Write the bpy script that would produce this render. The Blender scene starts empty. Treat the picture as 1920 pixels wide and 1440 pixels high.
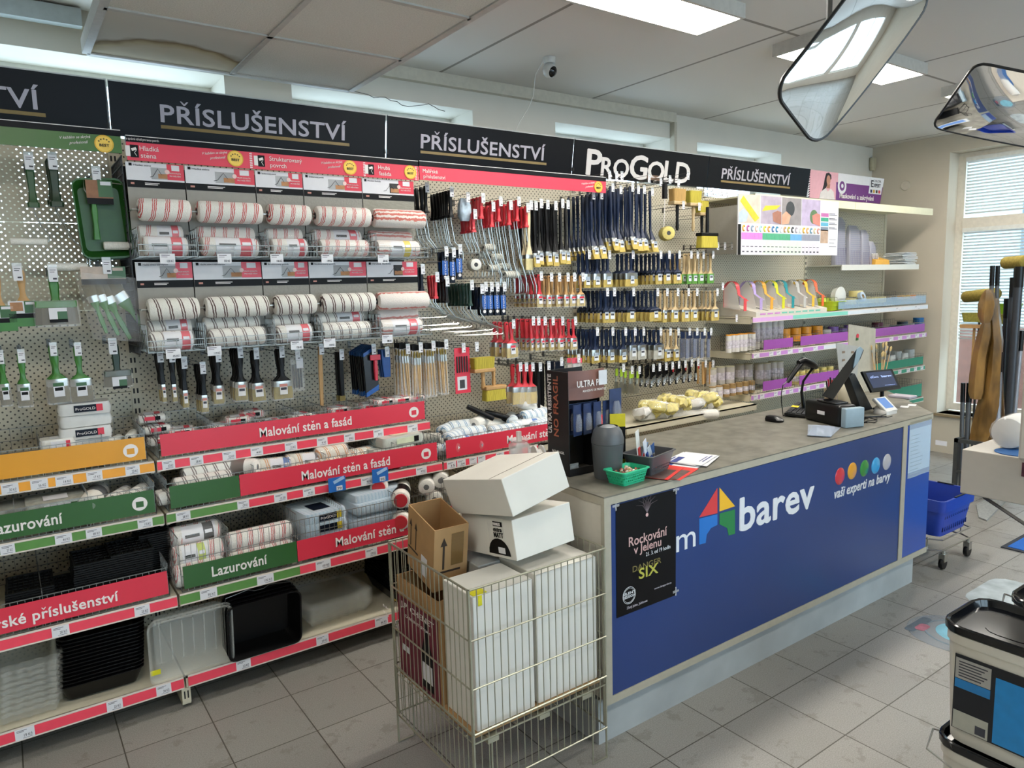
import bpy, bmesh, math, random
from math import sin, cos, pi, radians as R
from mathutils import Vector as V, Matrix, noise
random.seed(7)
SC = bpy.context.scene
COL = SC.collection
# ---------------------------------------------------------------- camera
F_PX, YAW, PITCH, ROLL, CAMZ = 1343.76, .6164, .1329, -.02777, 1.8093
_f = V((sin(YAW)*cos(PITCH), cos(YAW)*cos(PITCH), -sin(PITCH)))
_r0 = V((cos(YAW), -sin(YAW), 0)); _u0 = _r0.cross(_f)
_r = cos(ROLL)*_r0 + sin(ROLL)*_u0; _u = -sin(ROLL)*_r0 + cos(ROLL)*_u0
CAM = V((0, 0, CAMZ))
cd = bpy.data.cameras.new('camera'); co = bpy.data.objects.new('camera', cd); COL.objects.link(co)
cd.sensor_width = 36; cd.lens = F_PX/1920*36; cd.clip_start = .05; cd.clip_end = 200
co.matrix_world = Matrix(((_r.x, _u.x, -_f.x, 0), (_r.y, _u.y, -_f.y, 0), (_r.z, _u.z, -_f.z, CAMZ), (0, 0, 0, 1)))
SC.camera = co
def at(u, v, X=None, Y=None, Z=None):
    "the point of a real plane of the room that the photograph shows at (u, v)"
    d = (u-960)/F_PX*_r - (v-720)/F_PX*_u + _f
    t = (X-CAM.x)/d.x if X is not None else (Y-CAM.y)/d.y if Y is not None else (Z-CAM.z)/d.z
    return CAM + t*d
def depth(u, v, D): return CAM + D*((u-960)/F_PX*_r - (v-720)/F_PX*_u + _f)
# ---------------------------------------------------------------- world and exposure
W = bpy.data.worlds.new('sky'); SC.world = W; W.use_nodes = True
nt = W.node_tree; bg = nt.nodes['Background']
tc = nt.nodes.new('ShaderNodeTexCoord'); sx = nt.nodes.new('ShaderNodeSeparateXYZ'); rp = nt.nodes.new('ShaderNodeValToRGB')
nt.links.new(tc.outputs['Generated'], sx.inputs[0]); nt.links.new(sx.outputs['Z'], rp.inputs[0]); nt.links.new(rp.outputs[0], bg.inputs[0])
rp.color_ramp.elements[0].position = .0; rp.color_ramp.elements[0].color = (.45, .6, .72, 1)
rp.color_ramp.elements[1].position = .35; rp.color_ramp.elements[1].color = (.62, .84, 1, 1)
bg.inputs[1].default_value = 4.6
vs = SC.view_settings; vs.view_transform = 'Standard'; vs.look = 'None'; vs.gamma = 1; vs.use_curve_mapping = False
vs.exposure = 0.72
SC.cycles.max_bounces = 7; SC.cycles.diffuse_bounces = 4; SC.cycles.glossy_bounces = 3; SC.cycles.transparent_max_bounces = 24
SC.cycles.transmission_bounces = 4; SC.cycles.caustics_reflective = False; SC.cycles.caustics_refractive = False; SC.cycles.sample_clamp_indirect = 4
LAMP_E = 24.0
# ---------------------------------------------------------------- materials
def C(h):
    h = h.lstrip('#'); o = []
    for i in (0, 2, 4):
        c = int(h[i:i+2], 16)/255; o.append(c/12.92 if c <= .04045 else ((c+.055)/1.055)**2.4)
    return (*o, 1)
MC = {}
def mnodes(name):
    m = bpy.data.materials.new(name); m.use_nodes = True
    return m, m.node_tree, m.node_tree.nodes['Principled BSDF']
def N(t, kind, **kw):
    n = t.nodes.new('ShaderNode'+kind)
    for k, v in kw.items():
        if k.startswith('i'): n.inputs[int(k[1:])].default_value = v
        else: setattr(n, k, v)
    return n
def math_(t, op, a, b=None, c=None):
    n = N(t, 'Math', operation=op)
    for i, x in enumerate((a, b, c)):
        if x is None: continue
        if isinstance(x, (int, float)): n.inputs[i].default_value = x
        else: t.links.new(x, n.inputs[i])
    return n.outputs[0]
def mat(h, rough=.5, metal=0, var=.06, scale=30, bump=0, coat=0, emit=0, name=None, stretch=None, spec=.5):
    key = (h, rough, metal, var, scale, bump, coat, emit, stretch, spec)
    if key in MC: return MC[key]
    m, t, b = mnodes(name or 'paint_'+h.strip('#'))
    c = C(h)
    b.inputs['Roughness'].default_value = rough; b.inputs['Metallic'].default_value = metal
    b.inputs['Coat Weight'].default_value = coat; b.inputs['Specular IOR Level'].default_value = spec
    if var or bump:
        o = N(t, 'TexCoord'); mp = N(t, 'Mapping'); t.links.new(o.outputs['Object'], mp.inputs[0])
        if stretch: mp.inputs['Scale'].default_value = stretch
        n = N(t, 'TexNoise'); n.inputs['Scale'].default_value = scale; n.inputs['Detail'].default_value = 3
        t.links.new(mp.outputs[0], n.inputs['Vector'])
        r = N(t, 'ValToRGB'); t.links.new(n.outputs['Fac'], r.inputs[0])
        e = r.color_ramp.elements; e[0].position = .3; e[1].position = .7
        e[0].color = (*[x*(1-var) for x in c[:3]], 1); e[1].color = (*[min(1, x*(1+var)) for x in c[:3]], 1)
        t.links.new(r.outputs[0], b.inputs['Base Color'])
        if bump:
            bp = N(t, 'Bump'); bp.inputs['Strength'].default_value = bump; bp.inputs['Distance'].default_value = .003
            t.links.new(n.outputs['Fac'], bp.inputs['Height']); t.links.new(bp.outputs[0], b.inputs['Normal'])
    else: b.inputs['Base Color'].default_value = c
    if emit: b.inputs['Emission Color'].default_value = c; b.inputs['Emission Strength'].default_value = emit
    MC[key] = m; return m
def clear(h='#ffffff', alpha=.25, rough=.08, name='clear_plastic', bump=.25):
    key = ('clear', h, alpha, rough, bump)
    if key in MC: return MC[key]
    m, t, b = mnodes(name)
    b.inputs['Base Color'].default_value = C(h); b.inputs['Roughness'].default_value = rough; b.inputs['Specular IOR Level'].default_value = .8
    n = N(t, 'TexNoise'); n.inputs['Scale'].default_value = 40; o = N(t, 'TexCoord'); t.links.new(o.outputs['Object'], n.inputs['Vector'])
    bp = N(t, 'Bump'); bp.inputs['Strength'].default_value = bump; bp.inputs['Distance'].default_value = .004
    t.links.new(n.outputs['Fac'], bp.inputs['Height']); t.links.new(bp.outputs[0], b.inputs['Normal'])
    tr = N(t, 'BsdfTransparent'); mx = N(t, 'MixShader'); out = t.nodes['Material Output']
    mx.inputs[0].default_value = alpha
    t.links.new(tr.outputs[0], mx.inputs[1]); t.links.new(b.outputs[0], mx.inputs[2]); t.links.new(mx.outputs[0], out.inputs[0])
    MC[key] = m; return m
# ---------------------------------------------------------------- mesh kit
class M:
    def __init__(s): s.v = []; s.f = []; s.mi = []; s.T = Matrix.Identity(4)
    def add(s, vs, fs, m=0):
        b = len(s.v); s.v += [tuple(s.T @ V(p)) for p in vs]; s.f += [tuple(b+i for i in f) for f in fs]; s.mi += [m]*len(fs); return s
    def bx(s, x0, y0, z0, x1, y1, z1, m=0):
        p = [(x, y, z) for z in (z0, z1) for y in (y0, y1) for x in (x0, x1)]
        return s.add(p, [(0, 2, 3, 1), (4, 5, 7, 6), (0, 1, 5, 4), (2, 6, 7, 3), (0, 4, 6, 2), (1, 3, 7, 5)], m)
    def quad(s, a, b, c, d, m=0): return s.add([a, b, c, d], [(0, 1, 2, 3)], m)
    def loft(s, loops, m=0, cap=True, close=True):
        n = len(loops[0]); vs = [p for l in loops for p in l]; fs = []
        for k in range(len(loops)-1):
            for i in range(n if close else n-1):
                j = (i+1) % n; fs.append((k*n+i, k*n+j, (k+1)*n+j, (k+1)*n+i))
        if cap: fs += [tuple(range(n-1, -1, -1)), tuple(range((len(loops)-1)*n, len(loops)*n))]
        return s.add(vs, fs, m)
    def tube(s, pts, r=.002, m=0, n=6, cap=True):
        pts = [V(p) for p in pts]; loops = []; prev = None
        for i, p in enumerate(pts):
            d = (pts[min(i+1, len(pts)-1)]-pts[max(i-1, 0)])
            if d.length < 1e-9: d = V((0, 0, 1))
            d.normalize()
            if prev is None:
                a = d.orthogonal().normalized()
            else:
                a = (prev - d*prev.dot(d)); a = a.normalized() if a.length > 1e-6 else d.orthogonal().normalized()
            prev = a; b = d.cross(a); rr = r[i] if isinstance(r, (list, tuple)) else r
            loops.append([p+a*rr*cos(2*pi*k/n)+b*rr*sin(2*pi*k/n) for k in range(n)])
        return s.loft(loops, m, cap)
    def lathe(s, prof, m=0, n=16, axis='z', c=(0, 0, 0), cap=True):
        c = V(c); L = []
        for r, h in prof:
            r = max(r, 1e-4); ring = []
            for k in range(n):
                a = 2*pi*k/n; x, y = r*cos(a), r*sin(a)
                ring.append(c + (V((x, y, h)) if axis == 'z' else V((h, x, y)) if axis == 'x' else V((y, h, x))))
            L.append(ring)
        return s.loft(L, m, cap)
    def prism(s, poly, h0, h1, m=0, axis='z'):
        f = {'z': lambda a, b, h: (a, b, h), 'y': lambda a, b, h: (a, h, b), 'x': lambda a, b, h: (h, a, b)}[axis]
        return s.loft([[f(a, b, h0) for a, b in poly], [f(a, b, h1) for a, b in poly]], m)
    def build(s, name, mats, parent=None, smooth=False, bevel=0, seg=2, **props):
        me = bpy.data.meshes.new(name); me.from_pydata(s.v, [], s.f)
        for x in (mats if isinstance(mats, (list, tuple)) else [mats]): me.materials.append(x)
        me.polygons.foreach_set('material_index', s.mi)
        bm = bmesh.new(); bm.from_mesh(me); bmesh.ops.recalc_face_normals(bm, faces=bm.faces)
        if bevel:
            bmesh.ops.bevel(bm, geom=[e for e in bm.edges if e.is_manifold and e.calc_face_angle(0) > .5], offset=bevel, segments=seg, affect='EDGES', profile=.5, clamp_overlap=True)
        if smooth:
            for f in bm.faces: f.smooth = True
            for e in bm.edges:
                if e.is_manifold and e.calc_face_angle(0) > R(42): e.smooth = False
        bm.to_mesh(me); bm.free(); me.update()
        o = bpy.data.objects.new(name, me); COL.objects.link(o)
        if parent is not None: adopt(o, parent)
        for k, v in props.items(): o[k] = v
        return o
PM = {}
def adopt(o, parent):
    o.parent = parent
    o.matrix_parent_inverse = PM.get(parent.name, Matrix.Identity(4)).inverted()
def tag(o, label, cat, group=None, kind=None):
    o['label'] = label; o['category'] = cat
    if group: o['group'] = group
    if kind: o['kind'] = kind
    return o
def thing(name, label=None, cat=None, loc=(0, 0, 0), group=None):
    o = bpy.data.objects.new(name, None); COL.objects.link(o); o.location = loc; o.empty_display_size = .05
    PM[o.name] = Matrix.Translation(V(loc))
    if label: tag(o, label, cat, group)
    return o
def struct(o): o['kind'] = 'structure'; return o
def copy_tree(o, parent=None):
    c = o.copy(); COL.objects.link(c)
    if parent is not None: c.parent = parent
    if c.type == 'FONT':
        for e in TX:
            if e[0].data == c.data: TX.append([c]+e[1:]); break
    for ch in list(o.children): copy_tree(ch, c)
    return c
KIT = {}
def put(key, build, loc, rot=(0, 0, 0), scale=None, label=None, cat=None, group=None):
    "first use builds the thing at the origin and moves it; every later use copies it with its parts"
    if key not in KIT: o = KIT[key] = build()
    else:
        o = copy_tree(KIT[key])
        if 'group' in o.keys(): del o['group']
    o.location = loc; o.rotation_euler = rot
    if scale: o.scale = scale if isinstance(scale, (tuple, list)) else (scale,)*3
    else: o.scale = (1, 1, 1)
    return tag(o, label, cat, group)
# ---------------------------------------------------------------- lettering
TX = []
SWAP = {'Ř': 'R', 'ě': 'e', 'ř': 'r', 'Ě': 'E'}
def text(body, p0, p1, h, m, parent=None, bold=0, shear=0, name='lettering', normal=(0, -1, 0), fit=True, keep=0, sp=1.0, up=(0,0,1)):
    "a line of letters from p0 to p1 (baseline ends), cap height h, facing `normal`"
    p0 = V(p0); p1 = V(p1); x = (p1-p0); wd = x.length; x.normalize(); nn = V(normal).normalized()
    y = nn.cross(x).normalized(); z = x.cross(y)
    c = bpy.data.curves.new(name, 'FONT'); c.body = ''.join(SWAP.get(ch, ch) for ch in body); c['full'] = body; c.offset = min(bold, .009); c.shear = shear; c.space_character = sp*(1.04 if bold > .012 else 1)
    c.extrude = .0005; c.materials.append(m); c.resolution_u = 3
    o = bpy.data.objects.new(name, c); COL.objects.link(o)
    mw = Matrix(((x.x, y.x, z.x, p0.x), (x.y, y.y, z.y, p0.y), (x.z, y.z, z.z, p0.z), (0, 0, 0, 1)))
    TX.append([o, mw, wd, h, parent, bold])
    if parent is not None: o.parent = parent; o.matrix_parent_inverse = PM.get(parent.name, Matrix.Identity(4)).inverted()
    return o
def finish_text():
    tmp = {}
    for e in TX:
        c = e[0].data; body = c['full']
        if c.name in tmp or not any(ch in SWAP for ch in body): continue
        tmp[c.name] = []
        for i, ch in enumerate(body):
            if ch in SWAP:
                pair = []
                for s in (c.body[:i], c.body[:i+1]):
                    q = c.copy(); q.body = s; qo = bpy.data.objects.new('m', q); COL.objects.link(qo); pair.append(qo)
                tmp[c.name].append((ch, pair))
    bpy.context.view_layer.update(); dg = bpy.context.evaluated_depsgraph_get(); done = {}; kill = []
    for o, mw, wd, h, parent, bold in TX:
        xs = [c[0] for c in o.bound_box]; x0, x1 = min(xs), max(xs)
        if o.data.name not in done:
            e = bpy.data.meshes.new_from_object(o.evaluated_get(dg)); done[o.data.name] = e
            if o.data.name in tmp:
                bm = bmesh.new(); bm.from_mesh(e)
                for ch, (qa, qb) in tmp[o.data.name]:
                    a = max(c[0] for c in qa.bound_box) if qa.data.body else 0; b = max(c[0] for c in qb.bound_box); cx = (a+b)/2+.02; y0 = .74 if ch.isupper() else .58; t = .045
                    zz = max(v.co.z for v in bm.verts); pts = [(-.13, y0+.15), (-.13+t, y0+.15), (0, y0+.055), (.13-t, y0+.15), (.13, y0+.15), (.02, y0), (-.02, y0)]
                    bm.faces.new([bm.verts.new((cx+x, y, zz)) for x, y in reversed(pts)])
                bm.to_mesh(e); bm.free()
            if bold > .012:   # heavier strokes
                bm = bmesh.new(); bm.from_mesh(e); g0 = bm.verts[:]+bm.edges[:]+bm.faces[:]
                for k, (dx, dy) in enumerate(((bold, 0), (bold*.5, bold*.45), (bold*.5, -bold*.45))):
                    r = bmesh.ops.duplicate(bm, geom=g0); bmesh.ops.translate(bm, vec=(dx, dy, .0003*(k+1)), verts=[v for v in r['geom'] if isinstance(v, bmesh.types.BMVert)])
                bm.to_mesh(e); bm.free()
        nm = o.name; me = done[o.data.name]; me.name = nm; n = bpy.data.objects.new('t', me); COL.objects.link(n)
        n.parent = o.parent; n.matrix_parent_inverse = o.matrix_parent_inverse
        n.matrix_basis = mw @ Matrix.Diagonal((wd/max(x1-x0, 1e-4), h/.70, 1, 1)) @ Matrix.Translation((-x0, 0, 0))
        kill.append(o); o.name = 'old'; n.name = nm
    for o in kill: bpy.data.objects.remove(o)
    for l in tmp.values():
        for _, pair in l:
            for q in pair: bpy.data.objects.remove(q)
# ================================================================ the room
XA, BW = .509, 1.411                 # first bay line, bay width
PB = 3.91                            # pegboard plane
WB, WR, CZ = 4.2, 7.8, 3.19          # back wall, right wall, ceiling
XL, YF = -2.2, -3.2
white_wall = mat('#d6d2c8', .85, var=.03, scale=3, bump=.15, name='painted_plaster')
def floor_mat():
    m, t, b = mnodes('floor_tiles'); T = .336
    g = N(t, 'TexCoord'); s = N(t, 'SeparateXYZ'); t.links.new(g.outputs['Object'], s.inputs[0])
    fx = math_(t, 'DIVIDE', math_(t, 'SUBTRACT', s.outputs[0], 2.254-8*T), T); fy = math_(t, 'DIVIDE', math_(t, 'SUBTRACT', s.outputs[1], 1.752-20*T), T)
    def edge(f):
        fr = math_(t, 'FRACT', f); return math_(t, 'MINIMUM', fr, math_(t, 'SUBTRACT', 1, fr))
    d = math_(t, 'MINIMUM', edge(fx), edge(fy)); gr = math_(t, 'LESS_THAN', d, .0075)
    cb = N(t, 'CombineXYZ'); t.links.new(math_(t, 'FLOOR', fx), cb.inputs[0]); t.links.new(math_(t, 'FLOOR', fy), cb.inputs[1])
    wn = N(t, 'TexWhiteNoise'); t.links.new(cb.outputs[0], wn.inputs['Vector'])
    n1 = N(t, 'TexNoise'); n1.inputs['Scale'].default_value = 220; n1.inputs['Detail'].default_value = 2; t.links.new(g.outputs['Object'], n1.inputs['Vector'])
    n2 = N(t, 'TexNoise'); n2.inputs['Scale'].default_value = 8; n2.inputs['Detail'].default_value = 7; n2.inputs['Roughness'].default_value = .7; t.links.new(g.outputs['Object'], n2.inputs['Vector'])
    r = N(t, 'ValToRGB'); t.links.new(n1.outputs['Fac'], r.inputs[0]); e = r.color_ramp.elements
    e[0].position = .35; e[0].color = C('#84817b'); e[1].position = .65; e[1].color = C('#9a9791')
    mx = N(t, 'MixRGB', blend_type='MULTIPLY'); mx.inputs[0].default_value = 1; t.links.new(r.outputs[0], mx.inputs[1])
    tv = N(t, 'MapRange'); tv.inputs[3].default_value = .9; tv.inputs[4].default_value = 1.05; t.links.new(wn.outputs['Value'], tv.inputs[0]); t.links.new(tv.outputs[0], mx.inputs[2])
    st = N(t, 'ValToRGB'); t.links.new(n2.outputs['Fac'], st.inputs[0]); e = st.color_ramp.elements; e[0].position = .575; e[0].color = (0, 0, 0, 1); e[1].position = .60; e[1].color = (.42, .42, .42, 1)
    m2 = N(t, 'MixRGB'); t.links.new(st.outputs[0], m2.inputs[0]); t.links.new(mx.outputs[0], m2.inputs[1]); m2.inputs[2].default_value = C('#6d6a61')
    m3 = N(t, 'MixRGB'); t.links.new(gr, m3.inputs[0]); t.links.new(m2.outputs[0], m3.inputs[1]); m3.inputs[2].default_value = C('#4a463d')
    t.links.new(m3.outputs[0], b.inputs['Base Color'])
    rr = N(t, 'MapRange'); rr.inputs[3].default_value = .32; rr.inputs[4].default_value = .55; t.links.new(n2.outputs['Fac'], rr.inputs[0]); t.links.new(rr.outputs[0], b.inputs['Roughness'])
    bp = N(t, 'Bump'); bp.inputs['Strength'].default_value = .4; bp.inputs['Distance'].default_value = .002; bp.invert = True
    t.links.new(gr, bp.inputs['Height']); t.links.new(bp.outputs[0], b.inputs['Normal'])
    return m
struct(M().bx(XL-.2, YF-.2, -.1, WR+.4, WB+.6, 0).build('floor', floor_mat()))
def ceil_mat():
    m, t, b = mnodes('ceiling_boards')
    g = N(t, 'TexCoord'); s = N(t, 'SeparateXYZ'); t.links.new(g.outputs['Object'], s.inputs[0])
    def edge(c, o, T):
        fr = math_(t, 'FRACT', math_(t, 'DIVIDE', math_(t, 'SUBTRACT', c, o), T)); return math_(t, 'MULTIPLY', math_(t, 'MINIMUM', fr, math_(t, 'SUBTRACT', 1, fr)), T)
    d = math_(t, 'MINIMUM', edge(s.outputs[0], 2.45-13, 1.3), edge(s.outputs[1], 2.54-25, 2.5)); k = math_(t, 'LESS_THAN', d, .011)
    mx = N(t, 'MixRGB'); t.links.new(k, mx.inputs[0]); mx.inputs[1].default_value = C('#d2cec8'); mx.inputs[2].default_value = C('#8c8780')
    t.links.new(mx.outputs[0], b.inputs['Base Color']); b.inputs['Roughness'].default_value = .9
    bp = N(t, 'Bump'); bp.inputs['Distance'].default_value = .004; bp.invert = True; t.links.new(k, bp.inputs['Height']); t.links.new(bp.outputs[0], b.inputs['Normal'])
    return m
struct(M().bx(XL-.2, YF-.2, CZ, WR+.4, WB+.6, CZ+.1).build('ceiling', ceil_mat()))
# back wall with four niches that hold the windows behind the shelving
NI = [(-.9, 1.12, 1.9), (1.489, 2.714, 2.5), (3.424, 4.636, 2.5), (4.972, 6.168, 2.5)]; NT = 2.995; ND = 4.55
m = M(); x = XL
for a, b, z0 in NI:
    m.bx(x, WB, 0, a, ND, CZ); m.bx(a, WB, NT, b, ND, CZ); m.bx(a, WB, 0, b, ND, z0); x = b
m.bx(x, WB, 0, WR+.4, ND, CZ)
struct(m.build('wall_back', white_wall))
wf = mat('#d9d9d2', .5, name='window_frame_white'); glass = clear('#dfeef2', .06, .02, 'window_glass')
blind_m = mat('#d8d8d2', .5, var=.02, name='blind_slats')
for k, (a, b, z0) in enumerate(NI):
    w = struct(thing('window_%d' % (k+1), loc=(a, ND, z0)))
    m = M(); f = .06
    m.bx(a, ND-.05, z0, b, ND, z0+f).bx(a, ND-.05, NT-f, b, ND, NT).bx(a, ND-.05, z0+f, a+f, ND, NT-f).bx(b-f, ND-.05, z0+f, b, ND, NT-f)
    if k != 3: m.bx((a+b)/2-.04, ND-.05, z0+f, (a+b)/2+.04, ND, NT-f)
    m.build('window_frame', wf, w); M().bx(a+f, ND-.03, z0+f, b-f, ND-.024, NT-f).build('window_pane', glass, w)
# right wall with the shop window
wy0, wy1, wz0, wz1 = 1.75, 3.42, .43, 3.02
m = M(); m.bx(WR, wy1, 0, WR+.3, WB, CZ).bx(WR, YF, 0, WR+.3, wy0, CZ).bx(WR, wy0, 0, WR+.3, wy1, wz0-.02).bx(WR, wy0, wz1, WR+.3, wy1, CZ)
struct(m.build('wall_right', mat('#c6bcaa', .85, var=.03, scale=3, bump=.15, name='painted_plaster_warm')))
w = struct(thing('window_5', loc=(WR+.2, wy1, wz0)))
m = M(); f = .07; X0, X1 = WR+.2, WR+.26
m.bx(X0, wy1-f, wz0, X1, wy1, wz1).bx(X0, wy0, wz0, X1, wy0+f, wz1).bx(X0, wy0+f, wz0, X1, wy1-f, wz0+f).bx(X0, wy0+f, wz1-f, X1, wy1-f, wz1).bx(X0-.02, wy0+f, 2.26, X1, wy1-f, 2.38)
m.build('window_frame', mat('#d6cfc0', .5, name='window_frame_cream'), w)
M().bx(X0+.03, wy0+f, wz0+f, X0+.036, wy1-f, wz1-f).build('window_pane', glass, w)
struct(M().bx(WR-.03, wy0-.02, wz0-.045, WR+.2, wy1+.02, wz0-.02).build('trim_1', mat('#8d7a5c', .6, name='sill_board')))
for (za, zb, lab) in ((2.40, 2.94, 'white venetian blind in the upper pane of the shop window'), (1.16, 2.25, 'white venetian blind in the lower pane of the shop window')):
    b = thing('venetian_blind', lab, 'blind', (X0, wy1, zb)); m = M(); n = int((zb-za)/.031)
    for i in range(n):
        z = zb-.02-i*.031; m.T = Matrix.Translation((X0-.015, 0, z)) @ Matrix.Rotation(R(35), 4, 'Y'); m.bx(-.013, wy0+.1, -.0006, .013, wy1-.09, .0006)
    m.build('slats', blind_m, b); M().bx(X0-.035, wy0+.09, zb-.01, X0-.001, wy1-.08, zb+.03).build('head_rail', wf, b)
# outside, seen through the shop window: a paved yard, a neighbouring house front
struct(M().bx(WR+.3, -8, -.15, 30, 12, -.1).build('ground', mat('#8d8f8e', .9, var=.2, scale=8, name='street_paving')))
hb = thing('house', 'pale house front across the street outside the shop window', 'building', (15, 2, -.1))
M().bx(15, -6, -.1, 18, 10, 6).build('wall', mat('#a9bcc4', .9, var=.08, scale=2, name='pale_render'), hb)
for y in (-2.6, .8, 4.2): M().bx(14.95, y, 1.6, 15, y+1.1, 3.1).build('window', mat('#54636b', .2, name='dark_house_glass'), hb)
gw_ = thing('garden_wall', 'low reddish brick wall outside, seen under the lower blind', 'wall', (9.5, 2, -.1)); M().bx(9.5, -4, -.1, 9.75, 9, 1.2).build('brickwork', mat('#7c5246', .9, var=.15, scale=12, name='brick_plinth'), gw_)
# front and left walls behind the camera; the front has the shop windows the mirror reflects
m = M(); m.bx(XL, YF-.3, 0, .2, YF, CZ).bx(6.6, YF-.3, 0, WR+.3, YF, CZ).bx(.2, YF-.3, 0, 6.6, YF, .5).bx(.2, YF-.3, 2.8, 6.6, YF, CZ).bx(3.3, YF-.3, .5, 3.5, YF, 2.8)
struct(m.build('wall_front', white_wall))
for k, (a, b) in enumerate(((.2, 3.3), (3.5, 6.6))):
    w = struct(thing('window_%d' % (6+k), loc=(a, YF-.1, .5))); m = M(); f = .07
    m.bx(a, YF-.15, .5, a+f, YF-.08, 2.8).bx(b-f, YF-.15, .5, b, YF-.08, 2.8).bx(a+f, YF-.15, .5, b-f, YF-.08, .5+f).bx(a+f, YF-.15, 2.8-f, b-f, YF-.08, 2.8).bx((a+b)/2-.04, YF-.15, .5+f, (a+b)/2+.04, YF-.08, 2.8-f)
    m.build('window_frame', wf, w); M().bx(a+f, YF-.12, .5+f, b-f, YF-.114, 2.8-f).build('window_pane', glass, w)
struct(M().bx(XL-.2, YF, 0, XL, WB, CZ).build('wall_left', white_wall))
# covings and mouldings
struct(M().bx(XL, WB-.045, 3.115, 4.665, WB, CZ).build('trim_2', mat('#c9c3b4', .6, name='cable_trunking_white')))
struct(M().bx(4.635, WB-.05, 1.5, 4.665, WB-.001, 3.115).build('trim_3', mat('#b9b3a4', .6, name='edge_moulding')))
struct(M().bx(XL, WB-.10, 3.10, .46, WB-.046, 3.18).build('trim_4', mat('#b6c0c2', .6, name='pipe_boxing')))
cr = M(); pts = []
random.seed(3); x = 1.72; z = 3.03
while x < 2.5: pts.append((x, WB-.0005, z)); x += random.uniform(.02, .05); z += random.uniform(-.018, .012)
cr.tube(pts, .0022, 0, 4); struct(cr.build('trim_5', mat('#4a443c', .9, name='plaster_crack')))
# dropped ceiling of mineral tiles above the left aisle
tile_m = mat('#d4d2ca', .95, var=.09, scale=160, bump=.5, name='mineral_ceiling_tile'); grid_m = mat('#b6b4ae', .5, name='ceiling_grid')
def stain_mat():
    m, t, b = mnodes('stained_ceiling_tile'); g = N(t, 'TexCoord'); mp = N(t, 'Mapping'); t.links.new(g.outputs['Object'], mp.inputs[0])
    mp.inputs['Location'].default_value = (-.76*1.5, -3.86*1.5, 0); mp.inputs['Scale'].default_value = (1.5, 1.5, 0)
    n = N(t, 'TexNoise'); n.inputs['Scale'].default_value = 9; t.links.new(g.outputs['Object'], n.inputs['Vector'])
    ln = N(t, 'VectorMath', operation='LENGTH'); t.links.new(mp.outputs[0], ln.inputs[0])
    d = math_(t, 'ADD', ln.outputs['Value'], math_(t, 'MULTIPLY', math_(t, 'SUBTRACT', n.outputs['Fac'], .5), .12))
    r = N(t, 'ValToRGB'); t.links.new(d, r.inputs[0]); e = r.color_ramp.elements
    e[0].position = .42; e[0].color = C('#c3b9a2'); e[1].position = .60; e[1].color = C('#c4c2ba')
    q = e.new(.55); q.color = C('#7d6a48'); q = e.new(.50); q.color = C('#b5a582')
    t.links.new(r.outputs[0], b.inputs['Base Color']); b.inputs['Roughness'].default_value = .95; return m
dcx = [.435, 1.055, 1.675]; dcy = [3.815, 3.2, 2.585, 1.97, 1.355, .74, .125]
for i in range(2):
    for j in range(6):
        g = .012; o = M().bx(dcx[i]+g, dcy[j+1]+g, 2.9, dcx[i+1]-g, dcy[j]-g, 2.915).build('ceiling_tile', stain_mat() if (i, j) == (0, 0) else tile_m)
        struct(o)
m = M(); z0, z1 = 2.893, 2.925
for x in dcx: m.bx(x-.012, dcy[-1], z0, x+.012, dcy[0], z1)
for y in dcy: m.bx(dcx[0], y-.012, z0, dcx[-1], y+.012, z1)
m.bx(dcx[0]-.02, dcy[-1], z0, dcx[0]-.012, dcy[0], z1+.03).bx(dcx[-1]+.012, dcy[-1], z0, dcx[-1]+.02, dcy[0], z1+.03).bx(dcx[0], dcy[0]+.012, z0, dcx[-1], dcy[0]+.02, z1+.03)
struct(m.build('trim_6', grid_m))
# ---------------------------------------------------------------- ceiling lamps
lamp_white = mat('#c2beb6', .5, name='lamp_housing')
def lamp_mat():
    m, t, b = mnodes('led_diffuser'); b.inputs['Base Color'].default_value = (.9, .9, .9, 1)
    b.inputs['Emission Color'].default_value = (1, .945, .86, 1); b.inputs['Emission Strength'].default_value = LAMP_E; return m
LM = lamp_mat()
def led(x0, y0, lab, x1=None):
    L = thing('ceiling_light', lab, 'lamp', (x0, y0, 3.12), 'surface mounted LED panels'); x1 = x1 or x0+1.23; y1 = y0+.31; f = .018
    M().bx(x0, y0, 3.12, x1, y0+f, CZ).bx(x0, y1-f, 3.12, x1, y1, CZ).bx(x0, y0+f, 3.12, x0+f, y1-f, CZ).bx(x1-f, y0+f, 3.12, x1, y1-f, CZ).build('frame', lamp_white, L)
    M().bx(x0+f, y0+f, 3.125, x1-f, y1-f, 3.135).build('diffuser', LM, L)
led(1.97, 2.40, 'LED ceiling panel at the top edge of the photo, left of the others')
led(3.87, 2.40, 'LED ceiling panel half hidden behind the big convex mirror')
led(5.83, 2.33, 'small far LED ceiling panel behind the right-hand convex mirror')
for (x, y, lab) in ((-.7, .9, 'LED ceiling panel over the left aisle near the camera'), (2.2, -.4, 'LED ceiling panel over the middle aisle behind the camera'), (4.2, -.4, 'LED ceiling panel over the right aisle behind the camera')): led(x, y, lab)
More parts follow.
